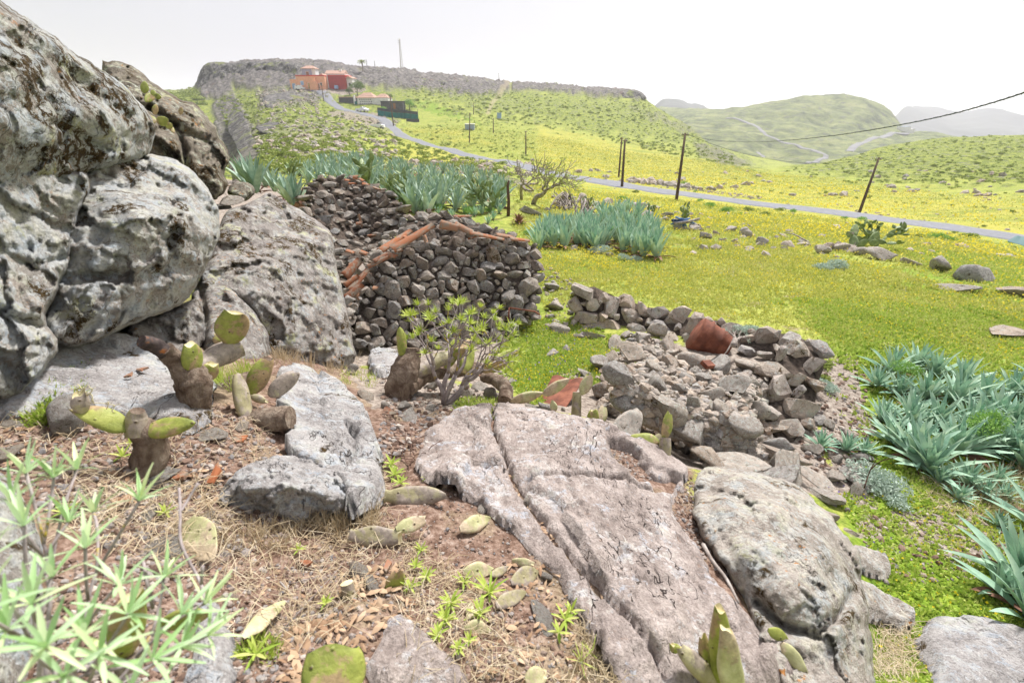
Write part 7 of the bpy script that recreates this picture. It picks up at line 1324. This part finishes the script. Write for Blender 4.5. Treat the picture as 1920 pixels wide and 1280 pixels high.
ca=[unp(x,y,np.array(d)) for x,y,d in [(2050,118,8.0),(1960,157,9.2),(1920,174,10),(1850,196,11.6),(1780,215,13.6),(1700,232,16.5),(1620,246,20),(1550,256,25),(1480,263,32),(1430,266,41),(1380,266,55),(1330,262,58),(1286,252,62)]]
b=MB(); C=catmull(ca,14); b.tube(C,.016,6); ph=np.arange(len(C))*1.9; t=np.gradient(C,axis=0); t/=np.linalg.norm(t,axis=1)[:,None]; s_=np.cross(t,[0,0,1]); C2=C+s_*(np.cos(ph)*.018)[:,None]+np.array([0,0,1])*(np.sin(ph)*.018)[:,None]; b.tube(C2,.010,5); o=b.build('overhead_wire',MAT_CABLE,None,True,tuple(ca[0])); tag(o,'thick twisted black cable crossing the sky at the upper right','wire')
wire([(T1,T3,.8)],'thin wire between the tall dark pole and the close pair',.012); wire([(T2,unp(2000,345,np.array(60)),.6)],'thin wire from the leaning pole to the right edge',.012); wire([(T1,T2,1.2)],'thin sagging wire between the tall dark pole and the leaning pole',.012)
wire([(T7,T8,1.5)],'wire between the bend pole and the village pole',.02)
# lattice mast
def px_tower(x0,y0,x1,y1,d,label,w):
    A=unp(x0,y0,np.array(d)); B_=unp(x1,y1,np.array(d)); th=empty('lattice_mast',A,label,'mast'); H_=B_-A; b=MB(); N=12; cs=[]
    for i in range(N+1):
        t=i/N; c=H_*t; r=w*(1-.7*t); cs.append([c+np.array([r*math.cos(a),r*math.sin(a),0]) for a in (0,2.09,4.19)])
    for k in range(3): b.tube(np.array([c[k] for c in cs]),.12,4)
    o=b.build('legs',MAT_INS); o.parent=th; b=MB()
    for i in range(N):
        for k in range(3): b.tube(np.array([cs[i][k],cs[i+1][(k+1)%3]]),.06,3)
    o=b.build('bracing',MAT_INS); o.parent=th
    b=MB(); [b.tube(np.array([H_*t+[-1.2*w,0,0],H_*t+[1.2*w,0,0]]),.10,4) for t in (.86,.93,.99)]; o=b.build('antenna',MAT_INS); o.parent=th
px_tower(753,128,748.5,73,258,'thin lattice radio mast on the mesa skyline',.8)
# person-sized marker figures on the cliff tip: two scrub stumps
put(BU[1],'shrub',390,118,.9,'small dark bush standing on the left tip of the mesa','shrub',None)
# ---------------- village ----------------
def flatmat(name,c,rough=.85,var=.15,sc=.8):
    m=NM(name,rough,.2); n=m.noise(sc,5,.6); return m.out(m.ramp(n,[(.3,tuple(q*(1-var) for q in c)),(.7,tuple(min(1,q*(1+var)) for q in c))]))
M_OR=flatmat('orange_render',(.80,.40,.24)); M_RED=flatmat('red_render',(.38,.04,.035)); M_RED2=flatmat('red_parapet',(.55,.07,.04)); M_WH=flatmat('white_render',(.74,.72,.70)); M_BG=flatmat('blue_grey_render',(.33,.34,.46)); M_RF=flatmat('tile_roof',(.46,.29,.22),.85,.25,2); M_DW=flatmat('dark_opening',(.03,.03,.035)); M_BLU=flatmat('blue_door',(.30,.42,.62)); M_BRN=flatmat('brown_shutter',(.28,.13,.06)); M_TEAL=flatmat('teal_net',(.015,.16,.15),.8,.3); M_DK=flatmat('dark_stone',(.09,.09,.10),.9,.4,1.5); M_GLS=flatmat('car_glass',(.04,.05,.06),.2); M_CAR=flatmat('car_white',(.78,.78,.77),.35,.03); M_TYR=flatmat('tyre',(.02,.02,.02)); M_NET=flatmat('dark_net',(.06,.07,.08),.9,.2); M_TRIM=flatmat('trim_blue_grey',(.30,.36,.45)); M_YD=flatmat('yellow_door',(.50,.34,.10))
class Bld:
    "house whose front lower corner is at a pixel; local x right across the view, y away, z up"
    def __init__(s,name,label,px,py,d,yaw=0,cat='house',group=None,P=None,z=None):
        P=hit1(px,py) if P is None else P
        s.t=empty(name,P,label,cat,group,yaw); k=(P[1]*cp-P[2]*sp)/d if d else 1; s.t.scale=(k,k,k)
    def box(s,n,x0,x1,y0,y1,z0,z1,m,parent=None,label=None):
        b=MB().box(((x0+x1)/2,(y0+y1)/2,(z0+z1)/2),(x1-x0,y1-y0,z1-z0)); o=b.build(n,m,None,False); o.parent=parent or s.t
        if label: o['label']=label
        return o
    def gable(s,n,x0,x1,y0,y1,z0,h,m,ax='x',over=.3,hip=0.):
        x0-=over;x1+=over;y0-=over;y1+=over; cx,cy=(x0+x1)/2,(y0+y1)/2
        if hip: e=hip; R_=[(x0+e,cy,z0+h),(x1-e,cy,z0+h)] if ax=='x' else [(cx,y0+e,z0+h),(cx,y1-e,z0+h)]
        else: R_=[(x0,cy,z0+h),(x1,cy,z0+h)] if ax=='x' else [(cx,y0,z0+h),(cx,y1,z0+h)]
        V=[(x0,y0,z0),(x1,y0,z0),(x1,y1,z0),(x0,y1,z0)]+R_
        V+=[(a,b,c-.15) for a,b,c in V[:4]]
        Q=[[0,1,5,4],[2,3,4,5]] if ax=='x' else [[1,2,5,4],[3,0,4,5]]; T_=[[1,2,5],[3,0,4]] if ax=='x' else [[0,1,4],[2,3,5]]
        Q+=[[0,6,7,1],[1,7,8,2],[2,8,9,3],[3,9,6,0],[6,9,8,7]]
        o=mk(n,V,[np.array(Q),np.array(T_)],m,None,False); o.parent=s.t; return o
    def win(s,x,z,w,h,y=-.02,m=None,n='window',frame_=True):
        o=s.box(n,x-w/2,x+w/2,y-.05,y+.02,z,z+h,m or M_DW)
        if frame_: s.box('frame',x-w/2-.12,x+w/2+.12,y-.03,y+.015,z-.12,z+h+.12,M_WH,parent=o)
        return o
h=Bld('orange_house','orange flat-roofed house with a red parapet on the cliff edge',545,167,226,0)
h.box('wall',3.2,16.5,0,7,-3,5.2,M_OR); h.box('side_wing',0,3.2,.5,6,-3,4.0,M_OR); h.box('porch',10,13.2,-2.4,0,-3,3.0,M_OR); h.box('parapet',3.1,16.6,-.1,7.1,5.2,5.7,M_RED2); h.box('roof_hut',10.2,12.4,-2,0,3.0,4.6,M_OR)
h.win(5.8,1.6,1.3,1.6,m=M_BLU,n='shutter'); h.win(9,.0,1.0,2.4,m=M_YD,n='door'); h.win(14.6,1.6,.7,.9); h.win(1.6,0,1.4,2.2,y=.48,m=M_BLU,n='door'); h.win(13.26,0,.9,2.2,y=-.03,m=M_BRN,n='door')
h=Bld('grey_tower_house','small blue-grey upper house with a tiled roof behind the orange house',568,147,236,0)
h.box('wall',0,4.6,0,5,-4,4.2,M_BG); h.box('side_wall',4.62,6.4,.3,5,-4,4.2,M_WH); h.gable('roof',0,6.4,0,5,4.2,1.3,M_RF,'x',.4,hip=2.2); h.win(2.6,1.3,1.4,1.5,m=M_BRN,n='shutter')
h=Bld('red_house','dark red rendered house with a white side wall and tiled edge',617,166,222,R(-4))
h.box('wall',0,8.2,0,8,-3,5.0,M_RED); h.box('parapet',-.1,8.3,-.1,8.1,5.0,5.4,M_RED2); h.box('side_wall',8.22,10.8,1.2,7,-2,4.2,M_WH); h.gable('roof',8.2,10.8,.8,7,4.2,.7,M_RF,'y',.3); h.box('roof_band',0.3,7.9,.3,7.7,5.4,5.75,M_WH); h.box('corner_trim',-.25,.12,-.15,.3,-3,5.4,M_WH); h.win(9.5,1,.9,1.2,y=1.18); h.box('water_tank',3.2,4.6,-1.6,-.4,-.2,1.2,M_BLU)
h=Bld('white_house','white house with a pierced wall between the orange and red houses',594,163,232,0)
h.box('wall',0,6,0,6,-3,3.6,M_WH); h.gable('roof',0,6,0,6,3.6,2.0,M_RF,'y',.3); [h.box('opening',.8+1.5*i,1.3+1.5*i,-.06,.02,1+1.1*j,1.5+1.1*j,M_DW) for i in range(3) for j in range(2)]
h=Bld('tiled_house','pinkish tiled roof showing behind the red house',612,148,240,0)
h.box('wall',0,9,0,6,-4,2.2,M_WH); h.gable('roof',0,9,0,6,2.2,1.6,M_RF,'x',.4); h.box('chimney',6.5,7.3,2,2.8,2.4,4.2,M_WH)
h=Bld('white_cottage','white cottage with a double tiled roof above the teal fence',671,196,208,R(-6))
h.box('wall',0,13.5,0,6,-2.5,2.6,M_WH); h.gable('roof',0,7.4,0,6,2.6,2.0,M_RF,'x',.4,hip=2.6); h.gable('side_roof',7.9,13.3,.3,5.6,2.6,1.5,M_RF,'x',.3,hip=2.0)
[h.box('opening',.9+.95*i+.3*(j%2),1.3+.95*i+.3*(j%2),-.06,.02,.1+.8*j,.45+.8*j,M_DW) for i in range(6) for j in range(3)]
h.box('green_door',-1.2,-.2,-.3,.1,-1.5,1.2,M_TEAL); h.box('chimney',-1.8,-1.2,.2,1.0,-1.5,3.6,M_WH)
h=Bld('stone_shed','low dark stone shed with a reddish roof left of the white cottage',636,192,206,R(-6),'shed'); h.box('wall',0,7,0,4,-2,1.8,M_DK); h.box('roof',-.2,7.2,-.2,4.2,1.8,2.1,M_RF)
h=Bld('stone_hut','dark stone hut behind the teal fence',715,206,198,0,'hut'); h.box('wall',0,9,0,5,-2,3.0,M_DK); h.box('roof',-.2,9.2,-.2,5.2,3.0,3.2,M_NET); h.box('door',5.0,6.0,-.06,.02,.3,2.4,M_BRN)
# fence with net
A=hit1(709,217); th=empty('net_fence',A,'teal and black net fence on posts round the stone hut','fence'); pts=[hit1(x,y) for x,y,d in [(709,217,186),(735,221,182),(758,222,182),(784,225,184),(784,218,196)]]
for i in range(4):
    a,b_=pts[i]-A,pts[i+1]-A; V=np.array([a,b_,b_+[0,0,1.7],a+[0,0,1.7]]); V2=np.array([a+[0,0,1.72],b_+[0,0,1.72],b_+[0,0,2.6],a+[0,0,2.6]]); n=np.cross(b_-a,[0,0,1]); n=n/np.linalg.norm(n)*.05
    for nm_,W,m in (('lower_net',V,M_TEAL),('upper_net',V2,M_NET)): 
        o=mk(nm_,np.concatenate([W,W+n]),np.array([[0,1,2,3],[7,6,5,4],[0,4,5,1],[1,5,6,2],[2,6,7,3],[3,7,4,0]]),m,None,False); o.parent=th
for i in range(4):
    for t in (0,.5): p=pts[i]*(1-t)+pts[i+1]*t-A; b=MB(); b.tube(np.array([p-[0,0,.6],p+[0,0,2.7]]),.07,6); o=b.build('fence_post',MAT_POLE); o.parent=th
h=Bld('low_stone_wall','dark dry-stone footing under the right end of the teal fence',762,228,183,0,'wall'); h.box('masonry',0,4.8,0,.6,-1.2,.9,M_DK)
def car(label,px,py,d,yaw,van=False,pick=False,P=None):
    P=unp(px,py,np.array(d)) if P is None else P; th=empty('parked_car',P,label,'van' if van else 'pickup truck' if pick else 'car','cars parked in the village',yaw); L,W,H_=(4.4,1.8,1.95) if van else (5.0,1.8,1.7) if pick else (3.9,1.6,1.3)
    prof=[(-L/2,.35),(-L/2,.95),(-L*.47,1.15),(-L*.47 if van else -L*.05 if pick else -L*.38,1.15),(-L*.44 if van else -L*.04,H_ if not pick else H_),(L*.12,H_),(L*.27,1.15),(L*.47,1.0),(L/2,.8),(L/2,.35)]
    k=len(prof); V=[(x,s*W/2*(.86 if z>1.2 else 1),z) for s in(-1,1) for x,z in prof]; Q=[[i,(i+1)%k,k+(i+1)%k,k+i] for i in range(k)]; o=mk('body',V,[np.array(Q)],M_CAR,None,False); o.parent=th
    for s in (0,k): 
        c=len(V); f=[[s+i,s+(i+1)%k,s+(i+2)%k] for i in range(0)]
    import bmesh as _b; bm=_b.new(); bm.from_mesh(o.data)
    bm.verts.ensure_lookup_table(); 
    for s in (0,k):
        try: bm.faces.new([bm.verts[s+i] for i in range(k)])
        except ValueError: pass
    _b.ops.recalc_face_normals(bm,faces=bm.faces); bm.to_mesh(o.data); bm.free()
    b=MB(); x0=-L*.40 if van else -L*.02
    for s in (-1,1): b.box(((x0+L*.14)/2,s*W*.445,1.45 if not van else 1.52),(L*.14-x0,.03,.36))
    o=b.build('side_windows',M_GLS,None,False); o.parent=th
    b=MB(); b.box((L*.205,0,1.42),(.05,W*.74,.55),M=Matrix.Rotation(R(-35),4,'Y')); o=b.build('windscreen',M_GLS,None,False); o.parent=th
    for sx in (-.31,.31):
        for s in (-1,1): b=MB(); b.tube(np.array([(L*sx,s*(W/2-.2),.34),(L*sx,s*(W/2+.01),.34)]),.34,14); w_=b.build('wheel',M_TYR); w_.parent=th; b=MB(); b.tube(np.array([(L*sx,s*(W/2+.01),.34),(L*sx,s*(W/2+.03),.34)]),.18,10); q_=b.build('rim',MAT_INS); q_.parent=w_
    for s in (-.6,.6): b=MB(); b.box((L/2+.01,s,.78),(.04,.3,.18)); o=b.build('headlight',MAT_INS,None,False); o.parent=th
car('white van parked in front of the orange house',563,168,221,R(-8),van=True,P=hit1(563,169))
car('white pickup truck on the green patch below the white cottage',680,209,190,R(-25),pick=True,P=hit1(680,210))
car('white car with a tan roof half hidden below the bend in the road',709,237,142,R(-5),P=hit1(709,240)+[0,0,-.2])
def tree(label,x,y,H_,W,name='tree',seed=0,m=MAT_TREE,P=None):
    P=hit1(x,y) if P is None else P; th=empty(name,P,label,'tree'); b=MB(); r_=np.random.RandomState(seed); grow(b,np.zeros(3),[np.array([r_.normal()*W*.3,r_.normal()*W*.3,H_*r_.uniform(.55,.9)]) for _ in range(10)],.22,r_,.1,.4,rmin=.05); o=b.build('trunk',MAT_BARK); o.parent=th
    V,Q=dome_geo(300+seed,2200,.055,1.3,.5); V=V*[W*.95,W*.95,H_*.62]+[0,0,H_*.18]; o=mk('crown',V,Q,m,None,False); o.parent=th
tree('round bright green tree beside the red house',672,182,6.5,4.2,seed=1,P=hit1(671,180),m=MAT_TREE); tree('smaller green tree left of the round tree',655,180,3.6,2.6,seed=2,P=hit1(656,179))
tree('dark green tree right of the white cottage roof',730,194,4.2,2.6,seed=3,P=hit1(730,194)); tree('yellow-green tree right of the stone hut',768,205,4.4,3.2,seed=4,P=hit1(768,206),m=MAT_GREENBUSH); tree('small light bush inside the net fence',718,207,2.6,2.0,seed=5,P=hit1(720,212),m=MAT_GREENBUSH)
P=unp(681,140,np.array(243)); th=empty('palm_tree',P,'palm tree on the skyline behind the village','palm tree'); b=MB(); b.tube(np.array([[0,0,-2],[.1,0,2],[.15,0,5.2]]),[.42,.36,.3],8); o=b.build('trunk',MAT_BARK); o.parent=th
b=MB(); r_=np.random.RandomState(5)
for k in range(42):
    V,Q=blade(2.7,.42,R(r_.uniform(10,80)),R(-60+r_.uniform(-20,30)),k*2.4,8,.5,.1,5.2); b.add(V,Q=Q)
o=b.build('crown',MAT_BUSH); o.parent=th
B_=Bld('blue_water_tank','small blue-grey tank hut in the yellow field right of the village',872,243,158,0,'tank'); B_.box('tank',0,3.0,0,2.4,-1,1.5,M_TRIM); B_.box('roof',-.15,3.15,-.15,2.55,1.5,1.7,M_WH)
B_=Bld('blue_sign_box','small blue box beside the far pole',932,222,180,0,'box'); B_.box('box',0,1.6,0,1,-.5,1.8,M_BLU); B_.box('lid',-.1,1.7,-.1,1.1,1.8,1.9,M_TRIM)
# far white guard wall by the road on the terraced hill
P=hitH([1690],[246],TH)[0]; B_=Bld('white_building','pale white building at the end of the terraced hill road',1690,246,0,0,'building',P=P); B_.box('wall',0,9,0,8,-6,4,M_WH); B_.box('side_wall',9.02,15,1,7,-6,2,M_WH); B_.box('roof',-.2,9.2,-.2,8.2,4,4.3,M_TRIM)
